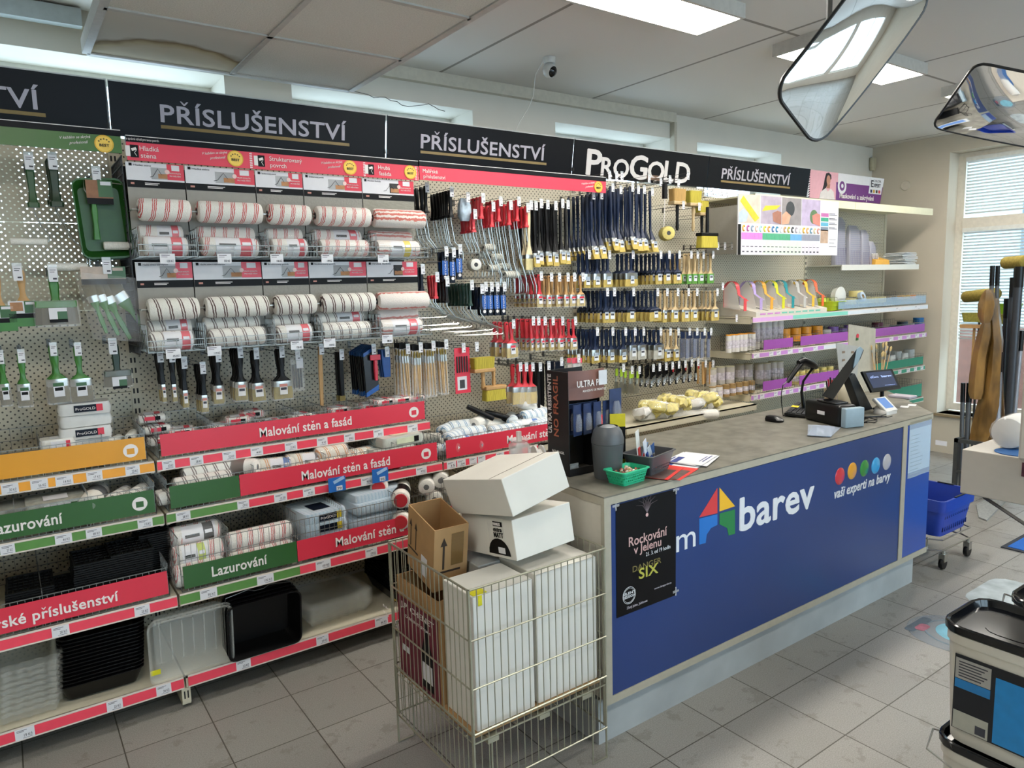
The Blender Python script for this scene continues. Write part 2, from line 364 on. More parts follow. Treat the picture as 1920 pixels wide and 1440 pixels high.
# ================================================================ counter
lam = mat('#6a675d', .45, var=.32, scale=14, bump=.1, name='slate_look_laminate'); edge_m = mat('#a8a291', .45, var=.05, name='aluminium_look_edging')
side_m = mat('#c8c3b7', .6, var=.03, name='grey_melamine')
def blue_mat():
    return mat('#203a72', .3, var=.03, scale=2, name='blue_panel')
CX0, CX1, CYF, CYB, CTZ = 1.767, 4.342, 1.921, 2.61, 1.027
ct = thing('sales_counter', 'long blue-fronted sales counter with a grey slate-look top', 'counter', (CX0, CYF, 0))
top = [(CX0, CYF), (CX1, CYF), (4.98, 2.50), (4.98, CYB), (CX0, CYB)]
M().prism(top, CTZ-.005, CTZ).build('worktop', lam, ct)
M().prism([(x, y) for x, y in top], CTZ-.034, CTZ-.0052).build('worktop_edge', edge_m, ct)
M().prism([(CX0+.006, CYF+.012), (CX1-.006, CYF+.012), (4.9, 2.46), (4.9, CYB-.01), (CX0+.006, CYB-.01)], .205, CTZ-.0342).build('body', side_m, ct)
M().bx(CX0+.035, CYF+.004, .222, 4.002, CYF+.0118, CTZ-.040).build('front_panel', blue_mat(), ct)
M().bx(4.05, CYF+.004, .222, CX1-.008, CYF+.0118, CTZ-.040).build('side_panel', mat('#22489a', .3, var=.03, scale=2, name='bright_blue_panel'), ct)
M().bx(CX0, CYF, .19, CX0+.034, CYF+.02, CTZ-.0342).bx(4.003, CYF, .222, 4.049, CYF+.02, CTZ-.0342).bx(CX0+.034, CYF, .19, CX1, CYF+.02, .2215).build('profile', edge_m, ct)
M().bx(CX0+.004, CYF+.05, 0, 4.29, CYB-.04, .19).build('plinth', mat('#a4a9aa', .5, var=.1, scale=5, name='scuffed_plinth'), ct)
YS = CYF+.0035
wt = mat('#d8dbe0', .5, var=0, name='white_lettering')
def on(u, v, Y=YS): return at(u, v, Y=Y)
def counter_text(body, u0, v0, u1, v1, vt, **k):
    a, b = on(u0, v0), on(u1, v1); h = on(u0, vt).z-a.z
    return text(body, a, b, h, wt, ct, **k)
a = on(1268, 1036); b = on(1304, 1022); text('m', a, (b.x, b.y, a.z), .105, wt, ct)
a = on(1386, 996); b = on(1524, 958); text('barev', a, (b.x, b.y, a.z), .150, wt, ct, bold=.03)
a = on(1564, 935); b = on(1669, 904); text('vaši experti na barvy', (a.x, a.y, a.z), (b.x, b.y, a.z), .05, wt, ct, shear=.25, bold=.02)
def tri(pts, h, name):
    q = [on(u, v) for u, v in pts]; z = M(); n = len(q); z.loft([[(p.x, YS-.0006, p.z) for p in q], [(p.x, YS+.0004, p.z) for p in q]]); return z.build(name, mat(h, .4, var=0), ct)
tri([(1345, 915), (1345, 962), (1311, 970)], '#cf3b3e', 'logo_roof_left'); tri([(1349, 914), (1378, 949), (1349, 959)], '#e9b32a', 'logo_roof_right')
tri([(1311, 973), (1345, 964), (1345, 984), (1333, 990), (1325, 1002), (1323, 1018), (1311, 1021)], '#1f6fc0', 'logo_arch_left')
tri([(1349, 963), (1378, 955), (1378, 1001), (1366, 1004), (1363, 990), (1349, 983)], '#1f7a42', 'logo_arch_right')
for (u, v, h) in ((1575, 893, '#c8283a'), (1598, 883, '#d99a24'), (1621, 878, '#2b8a35'), (1642, 873, '#2a9fe0'), (1663, 866, '#b3b3bb')):
    c = on(u, v); M().lathe([(.001, -.008), (.028, -.006), (.043, -.0015), (.0445, 0)], 0, 24, 'y', (c.x, YS, c.z)).build('logo_dot', mat(h, .25, var=0, coat=.5), ct, smooth=True)
# poster
q = [on(1154, 941), on(1267, 915), on(1263, 1119), on(1156, 1159)]; x0, x1 = q[0].x, q[1].x; z1, z0 = q[0].z-.012, q[3].z+.0
po = thing('poster', 'dark concert poster taped to the blue counter front', 'poster', (x0, YS, z0))
M().bx(x0, YS-.0015, z0, x1, YS-.0005, z1).build('sheet', mat('#09080b', .45, var=.3, scale=12, name='black_print', spec=.2), po)
yp = YS-.002; pk = mat('#c9a3a0', .5, var=.2, name='pale_pink_print'); yl = mat('#b3b04a', .5, var=.2, name='yellow_print'); gw = mat('#b9b4c0', .5, var=.1, name='grey_print')
w = x1-x0; H = z1-z0
def pt(body, fx0, fx1, fz, h, m_, **k): text(body, (x0+w*fx0, yp, z0+H*fz), (x0+w*fx1, yp, z0+H*fz), h, m_, po, **k)
pt('Rockování', .20, .84, .60, .038, pk, bold=.01); pt('v Jelenu', .28, .74, .52, .034, pk, bold=.01); pt('21. 3. od 19 hodin', .48, .90, .465, .016, wt)
pt('DANGER', .26, .74, .36, .024, mat('#7d7240', .5, var=.2)); pt('SIX', .36, .68, .28, .042, yl, bold=.02); pt('www.dangersix.cz', .62, .92, .13, .008, gw); pt('Zlatý Jelen, Jablonec', .16, .5, .045, .010, gw)
pt('SILENT', .10, .30, .175, .010, wt, bold=.02); pt('SESSION', .10, .30, .145, .010, wt, bold=.02)
M().tube([(x0+w*.2+.034*cos(a*pi/12), yp, z0+H*.165+.034*sin(a*pi/12)) for a in range(25)], .0012, 0, 4).tube([(x0+w*.2+.029*cos(a*pi/12), yp, z0+H*.165+.029*sin(a*pi/12)) for a in range(25)], .0007, 0, 4).build('round_stamp', wt, po)
m = M(); random.seed(5); cx, cz = x0+w*.5, z0+H*.86
for s in (-1, 1):
    for k in range(5):
        a0 = R(40+k*22); m.tube([(cx, yp, cz), (cx+s*.03*cos(a0), yp, cz+.012+.03*sin(a0)), (cx+s*.065*cos(a0-.3), yp, cz+.01+.06*sin(a0-.2))], [.0012, .0009, .0003], 0, 4)
m.build('antler_drawing', mat('#6c6066', .6), po); M().lathe([(.001, -.001), (.008, 0)], 0, 8, 'y', (cx, yp, cz-.01)).build('skull_drawing', pk, po)
m = M(); tape = clear('#ffffff', .18, .1, 'sticky_tape')
for (u, v) in ((x0, z1), (x1, z1), (x1, z0+.02)): m.bx(u-.018, YS-.0026, v-.008, u+.018, YS-.0022, v+.002).bx(u-.004, YS-.0026, v-.022, u+.004, YS-.0022, v+.016)
m.build('sticky_tape', tape, po)
# notice in a plastic sleeve on the narrow panel
no = thing('notice_sheet', 'white notice in a clear sleeve on the counter end', 'notice', (4.06, YS, .55))
a, b = on(1706, 790), on(1746, 780); c_ = on(1700, 898)
M().bx(a.x, YS-.002, c_.z+.03, b.x, YS-.001, a.z-.05).build('paper', mat('#b9cce0', .6, var=.04, scale=20, name='bluish_paper'), no)
M().bx(a.x-.004, YS-.0035, c_.z, b.x+.004, YS-.0022, a.z-.004).build('sleeve', clear('#cfe2ee', .3, .1, 'plastic_sleeve'), no)
m = M(); random.seed(4)
for k in range(12): z = a.z-.09-k*.022; m.bx(a.x+.02, YS-.0021, z, a.x+.02+random.uniform(.08, .15), YS-.00202, z+.004)
m.build('print', mat('#8297ac', .6), no)
# ================================================================ shelving
def xu(u, Y, z):
    "x on the line (Y, z) that the photograph shows in column u"
    k = (u-960)/F_PX; dz = z-CAMZ
    return (k*(Y*_f.y+dz*_f.z)-(Y*_r.y+dz*_r.z))/(_r.x-k*_f.x)
def peg_mat(back=None):
    m, t, b = mnodes('perforated_steel' if not back else 'perforated_steel_closed'); P = .030
    g = N(t, 'TexCoord'); s = N(t, 'SeparateXYZ'); t.links.new(g.outputs['Object'], s.inputs[0])
    def cell(o):
        a = math_(t, 'SUBTRACT', math_(t, 'FRACT', math_(t, 'ADD', math_(t, 'DIVIDE', s.outputs[0], P), 50+o)), .5)
        c = math_(t, 'SUBTRACT', math_(t, 'FRACT', math_(t, 'ADD', math_(t, 'DIVIDE', s.outputs[2], P), 50+o)), .5)
        return math_(t, 'SQRT', math_(t, 'ADD', math_(t, 'MULTIPLY', a, a), math_(t, 'MULTIPLY', c, c)))
    k = math_(t, 'LESS_THAN', math_(t, 'MINIMUM', cell(0), cell(.5)), .135)
    b.inputs['Base Color'].default_value = C('#c9c1ab'); b.inputs['Roughness'].default_value = .45
    if back:
        q = N(t, 'MixRGB'); t.links.new(k, q.inputs[0]); q.inputs[1].default_value = C('#c9c1ab'); q.inputs[2].default_value = C(back); t.links.new(q.outputs[0], b.inputs['Base Color']); return m
    tr = N(t, 'BsdfTransparent'); mx = N(t, 'MixShader'); t.links.new(k, mx.inputs[0]); t.links.new(b.outputs[0], mx.inputs[1]); t.links.new(tr.outputs[0], mx.inputs[2])
    t.links.new(mx.outputs[0], t.nodes['Material Output'].inputs[0]); return m
peg = peg_mat(); pegd = peg_mat('#4a463c'); steel = mat('#cbc4ae', .45, var=.03, name='cream_steel'); dark = mat('#161514', .6, name='dark_slots')
red = mat('#d8354a', .35, var=.03, scale=6, name='red_banner'); green = mat('#2f5d2b', .35, var=.03, scale=6, name='green_banner'); orange = mat('#dd9a25', .35, var=.04, scale=6, name='orange_banner')
railred = mat('#ef4a5e', .35, var=.03, name='red_rail'); railgreen = mat('#5b8c45', .35, var=.05, name='green_rail'); railor = mat('#f0a535', .35, var=.03, name='orange_rail')
white = mat('#dcdce0', .5, var=.02, name='white_card'); chrome = mat('#b9bab6', .28, metal=1, var=.05, name='zinc_wire'); black = mat('#08080a', .5, var=.1, name='black_print_band', spec=.2)
purple = mat('#9a4fa5', .4, var=.03, name='purple_banner'); railpurple = mat('#c48ad0', .4, var=.03, name='purple_rail'); teal = mat('#2c8a70', .4, var=.03, name='teal_banner')
inkm = mat('#3c3c44', .6, var=0, name='print_ink')
ROWS = {1: (3.514, 1.082, 1.031), 2: (3.392, .866, .817), 3: (3.246, .54, .488), 4: (3.271, .153, .099)}
def bay(x0, lab, rows, top=2.56):
    t = thing('shelving_unit', lab, 'shelving', (x0, PB, 0), 'steel shelving bays along the back wall')
    zs = [.16, .56, .96, 1.36, 1.76, 2.16, top]
    for a, b in zip(zs, zs[1:]): M().bx(x0+.02, PB, a+.002, x0+BW-.02, PB+.012, b-.001).build('back_panel', peg if x0 < 0 and a > 1.7 else pegd, t)
    m = M().bx(x0-.02, PB-.006, 0, x0+.02, PB+.06, top)
    for k in range(int(top/.05)): m.bx(x0-.012, PB-.0066, .1+k*.05, x0-.004, PB-.0061, .125+k*.05, 1).bx(x0+.004, PB-.0066, .1+k*.05, x0+.012, PB-.0061, .125+k*.05, 1)
    m.build('upright', [steel, dark], t)
    for (Y, zt, zb) in rows:
        m = M().bx(x0+.004, Y+.006, zt-.012, x0+BW-.004, PB-.01, zt-.003).bx(x0+.004, Y+.006, zb, x0+BW-.004, Y+.016, zt-.003)
        m.bx(x0+.006, Y+.02, zb-.01, x0+.02, PB-.01, zt-.013).bx(x0+BW-.02, Y+.02, zb-.01, x0+BW-.006, PB-.01, zt-.013)
        s = m.build('shelf', steel, t); t['_s%.2f' % zt] = 1
        yield_shelf[(round(x0, 2), round(zt, 2))] = s
    return t
yield_shelf = {}
for k in ('_',): pass
bays = []
bays.append(bay(XA-BW, 'shelving bay at the left edge with green tools, orange and green banners', ROWS.values()))
bays.append(bay(XA, 'shelving bay with the striped roller display and red banners', ROWS.values()))
bays.append(bay(XA+BW, 'shelving bay of red and black roller frames behind the white boxes', [ROWS[2], ROWS[3], ROWS[4]]))
bays.append(bay(XA+2*BW, 'shelving bay full of navy paint brushes behind the counter', [ROWS[2], ROWS[4]]))
DY = 3.45
DR = [(DY, 1.535, 1.49), (DY, 1.255, 1.21), (DY, .925, .878), (DY, .60, .555), (DY, .16, .11)]
bays.append(bay(XA+3*BW, 'cream shelving bay with masking tapes, adhesive tapes and colourful tape hooks', DR, 2.50))
bays.append(bay(XA+4*BW, 'cream shelving bay at the corner of the room with tapes and plastic sheeting', DR, 2.47))
M().bx(XA+5*BW-.02, PB-.006, 0, XA+5*BW+.02, PB+.06, 2.47).build('upright', steel, bays[-1])
for t in bays:
    for k in [k for k in t.keys() if k.startswith('_s')]: del t[k]
for k in range(5):      # feet
    x = XA+k*BW; Y = 3.262 if k < 3 else DY+.02
    M().bx(x-.018, Y+.02, .02, x+.018, PB-.02, .098).bx(x-.018, Y+.012, .03, x+.018, Y+.02, .098).bx(x-.010, Y+.0115, .05, x-.004, Y+.012, .085, 1).bx(x+.004, Y+.0115, .05, x+.010, Y+.012, .085, 1).build('foot', [steel, dark], bays[min(k+1, 5)])
# price rails --------------------------------------------------------------
SF = {}
def rail(x0, x1, row, mats, labels, side=0, fade=None):
    "coloured strip on the shelf edge with price labels at the photo columns"
    Y, zt, zb = row; sh = yield_shelf[(round(side, 2), round(zt, 2))]
    m = M()
    xs = [x0]+[xu(u, Y, zt) for _, u in mats[:-1]]+[x1]
    for i in range(len(mats)): m.bx(xs[i], Y, zb+.006, xs[i+1]-.0005, Y+.0055, zt-.008, i)
    m.bx(x0, Y-.001, zb, x1, Y+.0055, zb+.0055, len(mats)).bx(x0, Y+.001, zt-.0075, x1, Y+.0055, zt, len(mats))
    m.build('price_rail', [a for a, _ in mats]+[mat('#d9cfc4', .35, var=0, name='clear_rail_lip')], sh)
    for l in labels:
        u0, u1 = l[:2]; a, b = xu(u0, Y, (zt+zb)/2), xu(u1, Y, (zt+zb)/2)
        m = M().bx(a, Y-.0012, zb+.004, b, Y-.0002, zt-.006).bx(a+.006, Y-.0015, zt-.014, a+.04, Y-.0013, zt-.012, 1).bx(a+.006, Y-.0015, zt-.019, a+.03, Y-.0013, zt-.017, 1).bx(b-.04, Y-.0015, zb+.008, b-.008, Y-.0013, zb+.0095, 1)
        m.build('price_label', [white, inkm], sh)
        if len(l) > 2: text(l[2], (a+(b-a)*.45, Y-.0016, zb+.014), (b-.008, Y-.0016, zb+.014), .011, inkm, sh, name='price_lettering')
xl0 = XA-BW
rail(xl0+.01, XA-.006, ROWS[1], [(railor, 0)], [(2, 35, '30 Kč'), (57, 90, '56 Kč'), (104, 137, '14 Kč'), (162, 192, '17 Kč'), (235, 262, '23 Kč')], xl0)
rail(XA+.006, XA+BW-.004, ROWS[1], [(railred, 0)], [(304, 328, '33 Kč'), (356, 381, '28 Kč'), (417, 442, '52 Kč'), (470, 493, '44 Kč'), (534, 557, '33 Kč'), (594, 614, '41 Kč'), (645, 665, '39 Kč'), (700, 719, '38 Kč'), (764, 783, '48 Kč')], XA)
rail(xl0+.01, XA-.006, ROWS[2], [(railgreen, 0)], [(0, 28, '37 Kč'), (103, 135, '44 Kč'), (161, 191, '89 Kč'), (258, 286, '110 Kč')], xl0)
rail(XA+.006, XA+BW-.004, ROWS[2], [(railgreen, 455), (railred, 0)], [(330, 357, '28 Kč'), (445, 467, '129 Kč'), (514, 538, '12.50'), (568, 590, '18 Kč'), (677, 700, '95 Kč'), (780, 800, '97 Kč')], XA)
rail(xl0+.01, XA-.006, ROWS[3], [(railred, 0)], [(97, 130, '20 Kč'), (252, 281, '25 Kč')], xl0)
rail(XA+.006, XA+BW-.004, ROWS[3], [(railgreen, 562), (railred, 0)], [(375, 407, '70 Kč'), (482, 513, '102 Kč'), (592, 620, '101 Kč'), (685, 707, '129 Kč')], XA)
rail(xl0+.01, XA-.006, ROWS[4], [(railred, 0)], [(28, 65, '19 Kč'), (200, 230, '23 Kč'), (293, 321, '24 Kč')], xl0)
rail(XA+.012, XA+BW-.004, ROWS[4], [(railred, 0)], [(443, 470, '23 Kč'), (593, 616, '29 Kč'), (703, 727, '66 Kč')], XA)
xb0 = XA+BW
rail(xb0+.006, xu(1009, ROWS[2][0], .84), ROWS[2], [(railred, 0)], [(838, 855, '15'), (857, 873, '24'), (880, 894), (896, 910), (930, 945, '28 Kč'), (957, 971, '31 Kč'), (990, 1006, '90 Kč')], xb0)
xc0, xd0, xe0 = XA+2*BW, XA+3*BW, XA+4*BW
whr = mat('#d4d9de', .35, var=.02, name='white_rail'); mint = mat('#7fcdb8', .4, var=.02, name='mint_rail'); lilac = mat('#d9a9dc', .4, var=.02, name='lilac_rail')
rail(xd0+.006, xd0+BW, DR[0], [(lilac, 1487), (mint, 1590), (whr, 0)], [], xd0)
rail(xe0, xe0+BW, DR[0], [(whr, 0)], [(1640, 1650), (1680, 1690), (1715, 1725)], xe0)
rail(xd0+.006, xd0+BW, DR[1], [(railpurple, 1545), (whr, 1574), (railpurple, 0)], [(1413, 1424), (1442, 1450), (1456, 1464), (1477, 1486), (1497, 1505), (1525, 1533)], xd0)
rail(xe0, xe0+BW, DR[1], [(railpurple, 0)], [(1668, 1675), (1684, 1691), (1700, 1707), (1716, 1723), (1729, 1735)], xe0)
rail(xd0+.006, xd0+BW, DR[2], [(railpurple, 0)], [(1413, 1421), (1425, 1433), (1451, 1458), (1466, 1473), (1480, 1487), (1497, 1503), (1512, 1518), (1530, 1536), (1545, 1550)], xd0)
rail(xe0, xe0+BW, DR[2], [(mat('#3f9c80', .4, name='teal_rail'), 0)], [(1684, 1690), (1700, 1706), (1714, 1719), (1726, 1731)], xe0)
rail(xe0, xe0+BW, DR[3], [(teal, 0)], [], xe0)
wirem = mat('#8b8c88', .38, metal=.75, var=.05, name='basket_wire')
# wire baskets with banners --------------------------------------------------
def grid(m, o, a, b, na, nb, r=.0013, mi=0, n=4):
    o, a, b = V(o), V(a), V(b)
    for i in range(na+1): m.tube([o+a*(i/na), o+a*(i/na)+b], r, mi, n)
    for j in range(nb+1): m.tube([o+b*(j/nb), o+b*(j/nb)+a], r*1.5, mi, n)
def basket(lab, x0, x1, row, h, divs, ban, col=None, dep=None, cell=.024, group=None):
    "ban: list of (material, x from, x to); text and icons are added by the caller"
    Y, zt, _ = row; yf = Y+.014; yb = PB-.03 if dep is None else yf+dep; z = zt+.002
    t = thing('wire_basket', lab, 'basket', (x0, yf, z), group)
    m = M(); grid(m, (x0, yf, z), (x1-x0, 0, 0), (0, 0, h), int((x1-x0)/cell), 3); m.build('front_grid', wirem, t)
    for x in (x0, x1):
        m = M(); grid(m, (x, yf, z), (0, yb-yf, 0), (0, 0, h*1.15), int((yb-yf)/cell), 3); m.build('side_grid', wirem, t)
    m = M(); grid(m, (x0, yb, z), (x1-x0, 0, 0), (0, 0, h*1.3), int((x1-x0)/.04), 3); m.build('back_grid', wirem, t)
    for d in divs:
        m = M(); grid(m, (d, yf, z), (0, yb-yf, 0), (0, 0, h*1.15), int((yb-yf)/cell), 2); m.build('divider', wirem, t)
    bs = []
    for (mm, a, b) in ban: bs.append(M().bx(a, yf-.006, z+.012, b, yf-.004, z+h-.012).build('banner', mm, t))
    return t, bs, yf-.0065
lt = mat('#e9e3e0', .5, var=0, name='banner_lettering')
def bicon(t, x, y, z, r, fillm, red_=None):
    M().lathe([(r, -.0006), (r, 0)], 0, 24, 'y', (x, y, z)).bx(x-r*.5, y-.0009, z-r*.5, x+r*.5, y-.0007, z+r*.35, 1).build('bucket_icon', [lt, fillm], t)

t, b, y = basket('wire basket with orange front banner on the left bay', xl0+.03, XA-.03, ROWS[1], .125, [xl0+BW*k for k in (.3, .6, .7, .86)], [(orange, xl0+.04, XA-.035)])
bicon(t, xu(245, y, 1.14), y, 1.142, .030, orange)
t, b, y = basket('wire basket with the topmost long red Malování stěn a fasád banner', XA+.02, XA+BW-.02, ROWS[1], .125, [xu(u, 3.53, 1.2) for u in (400, 482, 560, 612, 672, 730)], [(red, XA+.028, XA+BW-.03)])
text('Malování stěn a fasád', (xu(487, y, 1.13), y, 1.122), (xu(659, y, 1.13), y, 1.122), .045, lt, t, bold=.02); bicon(t, xu(776, y, 1.14), y, 1.142, .030, red)
t, b, y = basket('wire basket with green Lazurování banner at the left edge', xl0+.03, XA-.03, ROWS[2], .125, [xl0+BW*k for k in (.4, .62, .80)], [(green, xl0+.04, XA-.035)])
text('Lazurování', (xu(-20, y, .9), y, .905), (xu(118, y, .9), y, .905), .045, lt, t, bold=.02); bicon(t, xu(262, y, .93), y, .928, .030, green)
t, b, y = basket('wire basket with half green, half red banner below the top red one', XA+.02, XA+BW-.02, ROWS[2], .125, [xu(u, 3.41, 1.) for u in (475, 545, 610, 668, 738)], [(green, XA+.028, xu(449, 3.4, .93)), (red, xu(450, 3.4, .93), XA+BW-.03)])
text('Malování stěn a fasád', (xu(566, y, .905), y, .903), (xu(731, y, .905), y, .903), .045, lt, t, bold=.02); bicon(t, xu(799, y, .93), y, .927, .030, red)
t, b, y = basket('wire basket with red Malířské příslušenství banner full of black grids', xl0+.03, XA-.03, ROWS[3], .125, [xl0+BW*k for k in (.45, .66)], [(red, xl0+.04, XA-.035)])
text('Malířské příslušenství', (xu(-70, y, .58), y, .578), (xu(222, y, .58), y, .578), .042, lt, t, bold=.02)
t, b, y = basket('tall wire basket with green Lazurování and red banner on the third row', XA+.02, XA+BW-.02, ROWS[3], .21, [xu(u, 3.26, .7) for u in (430, 557, 641, 742)], [])
for (mm, a, b2) in ((green, XA+.028, xu(557, y, .6)), (red, xu(558, y, .6), XA+BW-.03)): M().bx(a, y+.001, .555, b2, y+.003, .655).build('banner', mm, t)
text('Lazurování', (xu(398, y, .58), y, .582), (xu(501, y, .58), y, .582), .045, lt, t, bold=.02); text('Malování stěn a fasád', (xu(630, y, .58), y, .582), (xu(800, y, .58), y, .582), .045, lt, t, bold=.02)
t, b, y = basket('wire basket with red banner behind the stacked white boxes', xb0+.02, xb0+BW-.2, ROWS[2], .125, [], [(red, xb0+.028, xb0+BW-.21)])
text('Malování stěn a fasád', (xu(951, y, .9), y, .904), (xu(1080, y, .9), y, .904), .045, lt, t, bold=.02)
basket('empty wire basket low behind the stacked white boxes', xb0+.02, xb0+BW-.2, ROWS[3], .21, [xb0+.35, xb0+.75], [])
for (row, ban, lab) in ((DR[1], purple, 'wire basket with purple banner under the tape hooks'), (DR[2], purple, 'lowest visible wire basket with purple banner behind the handheld scanner')):
    basket(lab, xd0+.02, xd0+BW-.02, row, .10, [xd0+.5, xd0+1.], [(ban, xd0+.16, xd0+.55), (ban, xd0+.66, xd0+1.38)], dep=.3)
basket('wire basket with clear pale blue front holding tapes at the corner', xd0+BW*.85, xe0+BW-.02, DR[0], .10, [xe0+.4, xe0+.8], [(clear('#a9c6dc', .4, .2, 'pale_blue_front'), xd0+BW*.86, xe0+BW-.03)], dep=.3)
basket('wire basket with purple banner of dark tapes at the corner', xe0+.02, xe0+BW-.02, DR[1], .10, [xe0+.5], [(purple, xe0+.03, xe0+BW-.03)], dep=.3)
basket('wire basket with green banner of white wadding packs at the corner', xe0+.02, xe0+BW-.02, DR[2], .10, [xe0+.5], [(teal, xe0+.03, xe0+BW-.03)], dep=.3)
basket('empty-looking wire basket with green banner beyond the counter end', xe0+.02, xe0+BW-.02, DR[3], .15, [xe0+.5, xe0+.9, xe0+1.15], [(teal, xe0+.03, xe0+BW-.03)], dep=.42)
# ================================================================ header boards
navy = mat('#0e1016', .4, var=.1, scale=2, name='black_board', spec=.15); gold = mat('#8b7440', .5, name='gold_line'); silver = mat('#bdb8c4', .5, var=0, name='silver_lettering')
def board(k, x0, x1, lab, body=True, u=None):
    t = thing('sign_board', lab, 'sign', (0, 0, 0)); z0, z1 = 2.572, 2.812
    y = lambda z: PB+.003-(z-z0)*.15
    m = M(); m.loft([[(x0+.006, y(z0), z0), (x1-.006, y(z0), z0), (x1-.006, y(z1), z1), (x0+.006, y(z1), z1)], [(x0+.006, y(z0)+.012, z0), (x1-.006, y(z0)+.012, z0), (x1-.006, y(z1)+.012, z1), (x0+.006, y(z1)+.012, z1)]])
    m.build('panel', navy, t)
    m = M().bx(x0-.005, PB+.02, 2.45, x0+.005, PB+.03, 2.83).build('edge_profile', mat('#c4c6c4', .4, name='white_profile'), t)
    M().loft([[(x0+.006, y(z1)-.0012, z1-.004), (x1-.006, y(z1)-.0012, z1-.004), (x1-.006, y(z1)-.0012, z1+.002), (x0+.006, y(z1)-.0012, z1+.002)], [(x0+.006, y(z1)+.013, z1-.004), (x1-.006, y(z1)+.013, z1-.004), (x1-.006, y(z1)+.013, z1+.002), (x0+.006, y(z1)+.013, z1+.002)]]).build('top_edge', mat('#c4c6c4', .4, name='white_profile'), t)
    def tx(body, a, b, z, h, m_, **kw):
        text(body, (a, y(z)-.002, z), (b, y(z)-.002, z), h, m_, t, normal=(0, -1, -.15), **kw)
    if body:
        a, b = x0+(.222 if k != 4 else .24), x0+1.23
        a = {0: x0+.25, 1: xu(302, PB-.02, 2.65), 2: xu(790, PB-.02, 2.65), 4: xu(1354, PB-.02, 2.65)}[k]; b = {0: xu(75, PB-.02, 2.65), 1: xu(650, PB-.02, 2.65), 2: xu(1022, PB-.02, 2.65), 4: xu(1481, PB-.02, 2.65)}[k]
        tx('PŘÍSLUŠENSTVÍ', a, b, 2.652, .080, silver, bold=.015)
        M().bx(a, y(2.63)-.003, 2.622, b+.02, y(2.63)-.001, 2.638).build('gold_underline', gold, t)
    else:
        for s, a, b, h in (('P', 1101, 1128, .17), ('RO', 1129, 1180, .125), ('G', 1182, 1214, .165), ('O', 1216, 1246, .135), ('LD', 1247, 1294, .150)):
            tx(s, xu(a, PB-.02, 2.6), xu(b, PB-.02, 2.6), 2.590, h, lt, bold=.03)
        M().bx(xu(1216, PB-.02, 2.6), y(2.6)-.0045, 2.588, xu(1244, PB-.02, 2.6), y(2.6)-.0027, 2.625).build('bronze_half', mat('#7a5f4c', .5, name='bronze'), t)
    return t
board(0, XA-BW, XA, 'black sign board cut by the left edge of the photo, lettering ends TVÍ')
board(1, XA, XA+BW, 'black PŘÍSLUŠENSTVÍ sign board above the red striped roller display')
board(2, XA+BW, XA+2*BW, 'black PŘÍSLUŠENSTVÍ sign board over the red and black roller frames')
board(3, XA+2*BW, XA+3*BW, 'black sign board with the tallest white letters, above the navy brushes', False)
board(4, XA+3*BW, XA+4*BW, 'smallest-looking black PŘÍSLUŠENSTVÍ sign board, beside the pink and purple sign')
# pink and purple sign
t = thing('sign_board', 'pink, white and purple sign with a dark-haired woman, Maskování a zakrývání', 'sign', (0, 0, 0))
ya = PB-.004; x0 = XA+4*BW+.004; x1 = 7.5; z0, z1 = 2.56, 2.812
def slab(pts, y, th, mm, nm): M().loft([[(a, y, b) for a, b in pts], [(a, y+th, b) for a, b in pts]]).build(nm, mm, t)
pink = mat('#e0a9b4', .5, var=.03, name='pink_print'); purp = mat('#6b2a78', .4, var=.03, name='purple_print')
slab([(x0, z0), (x1-.07, z0), (x1, z1), (x0, z1)], ya, .012, white, 'panel')
slab([(x0+.02, z0), (x0+.49, z0), (x0+.49, z1), (x0+.02, z1)], ya-.001, .001, pink, 'pink_field')
slab([(x0+.46, z0), (x1-.07, z0), (x1-.025, z0+.165), (x0+.46, z0+.165)], ya-.002, .001, purp, 'purple_field')
for k in range(12): slab([(x0, z0+k*.021), (x0+.025, z0+k*.021+.009), (x0+.025, z0+k*.021+.017), (x0, z0+k*.021+.008)], ya-.003, .001, black, 'stripe')
M().lathe([(.075, -.001), (.075, 0)], 0, 24, 'y', (x0+.56, ya-.002, z0+.135)).build('round_icon', white, t); M().lathe([(.045, -.001), (.045, 0)], 0, 20, 'y', (x0+.56, ya-.0032, z0+.135)).lathe([(.02, -.001), (.02, 0)], 1, 16, 'y', (x0+.56, ya-.0045, z0+.135)).build('tape_icon', [purp, white], t)
text('Maskování a zakrývání', (x0+.52, ya-.0035, z0+.022), (x1-.20, ya-.0035, z0+.022), .045, lt, t, bold=.02)
slab([(x1-.30, z0+.09), (x1-.06, z0+.09), (x1-.02, z1-.005), (x1-.27, z1-.005)], ya-.0035, .001, white, 'logo_field')
text('COLOR', (x1-.22, ya-.0045, z1-.045), (x1-.07, ya-.0045, z1-.045), .022, inkm, t); text('E', (x1-.26, ya-.0045, z1-.095), (x1-.22, ya-.0045, z1-.095), .065, inkm, t, bold=.03); text('XPERT', (x1-.215, ya-.0045, z1-.095), (x1-.08, ya-.0045, z1-.095), .035, inkm, t, bold=.02)
for k, h in enumerate(('#23284f', '#c69a3c', '#2a2a20', '#c8283a')): M().bx(x1-.27+k*.052, ya-.0048, z0+.10, x1-.235+k*.052, ya-.0038, z0+.13).build('colour_square', mat(h, .5), t)
def blob(cx, cz, rx, rz, n=20, f=None): return [(cx+rx*cos(2*pi*i/n), cz+rz*sin(2*pi*i/n)) for i in range(n)]
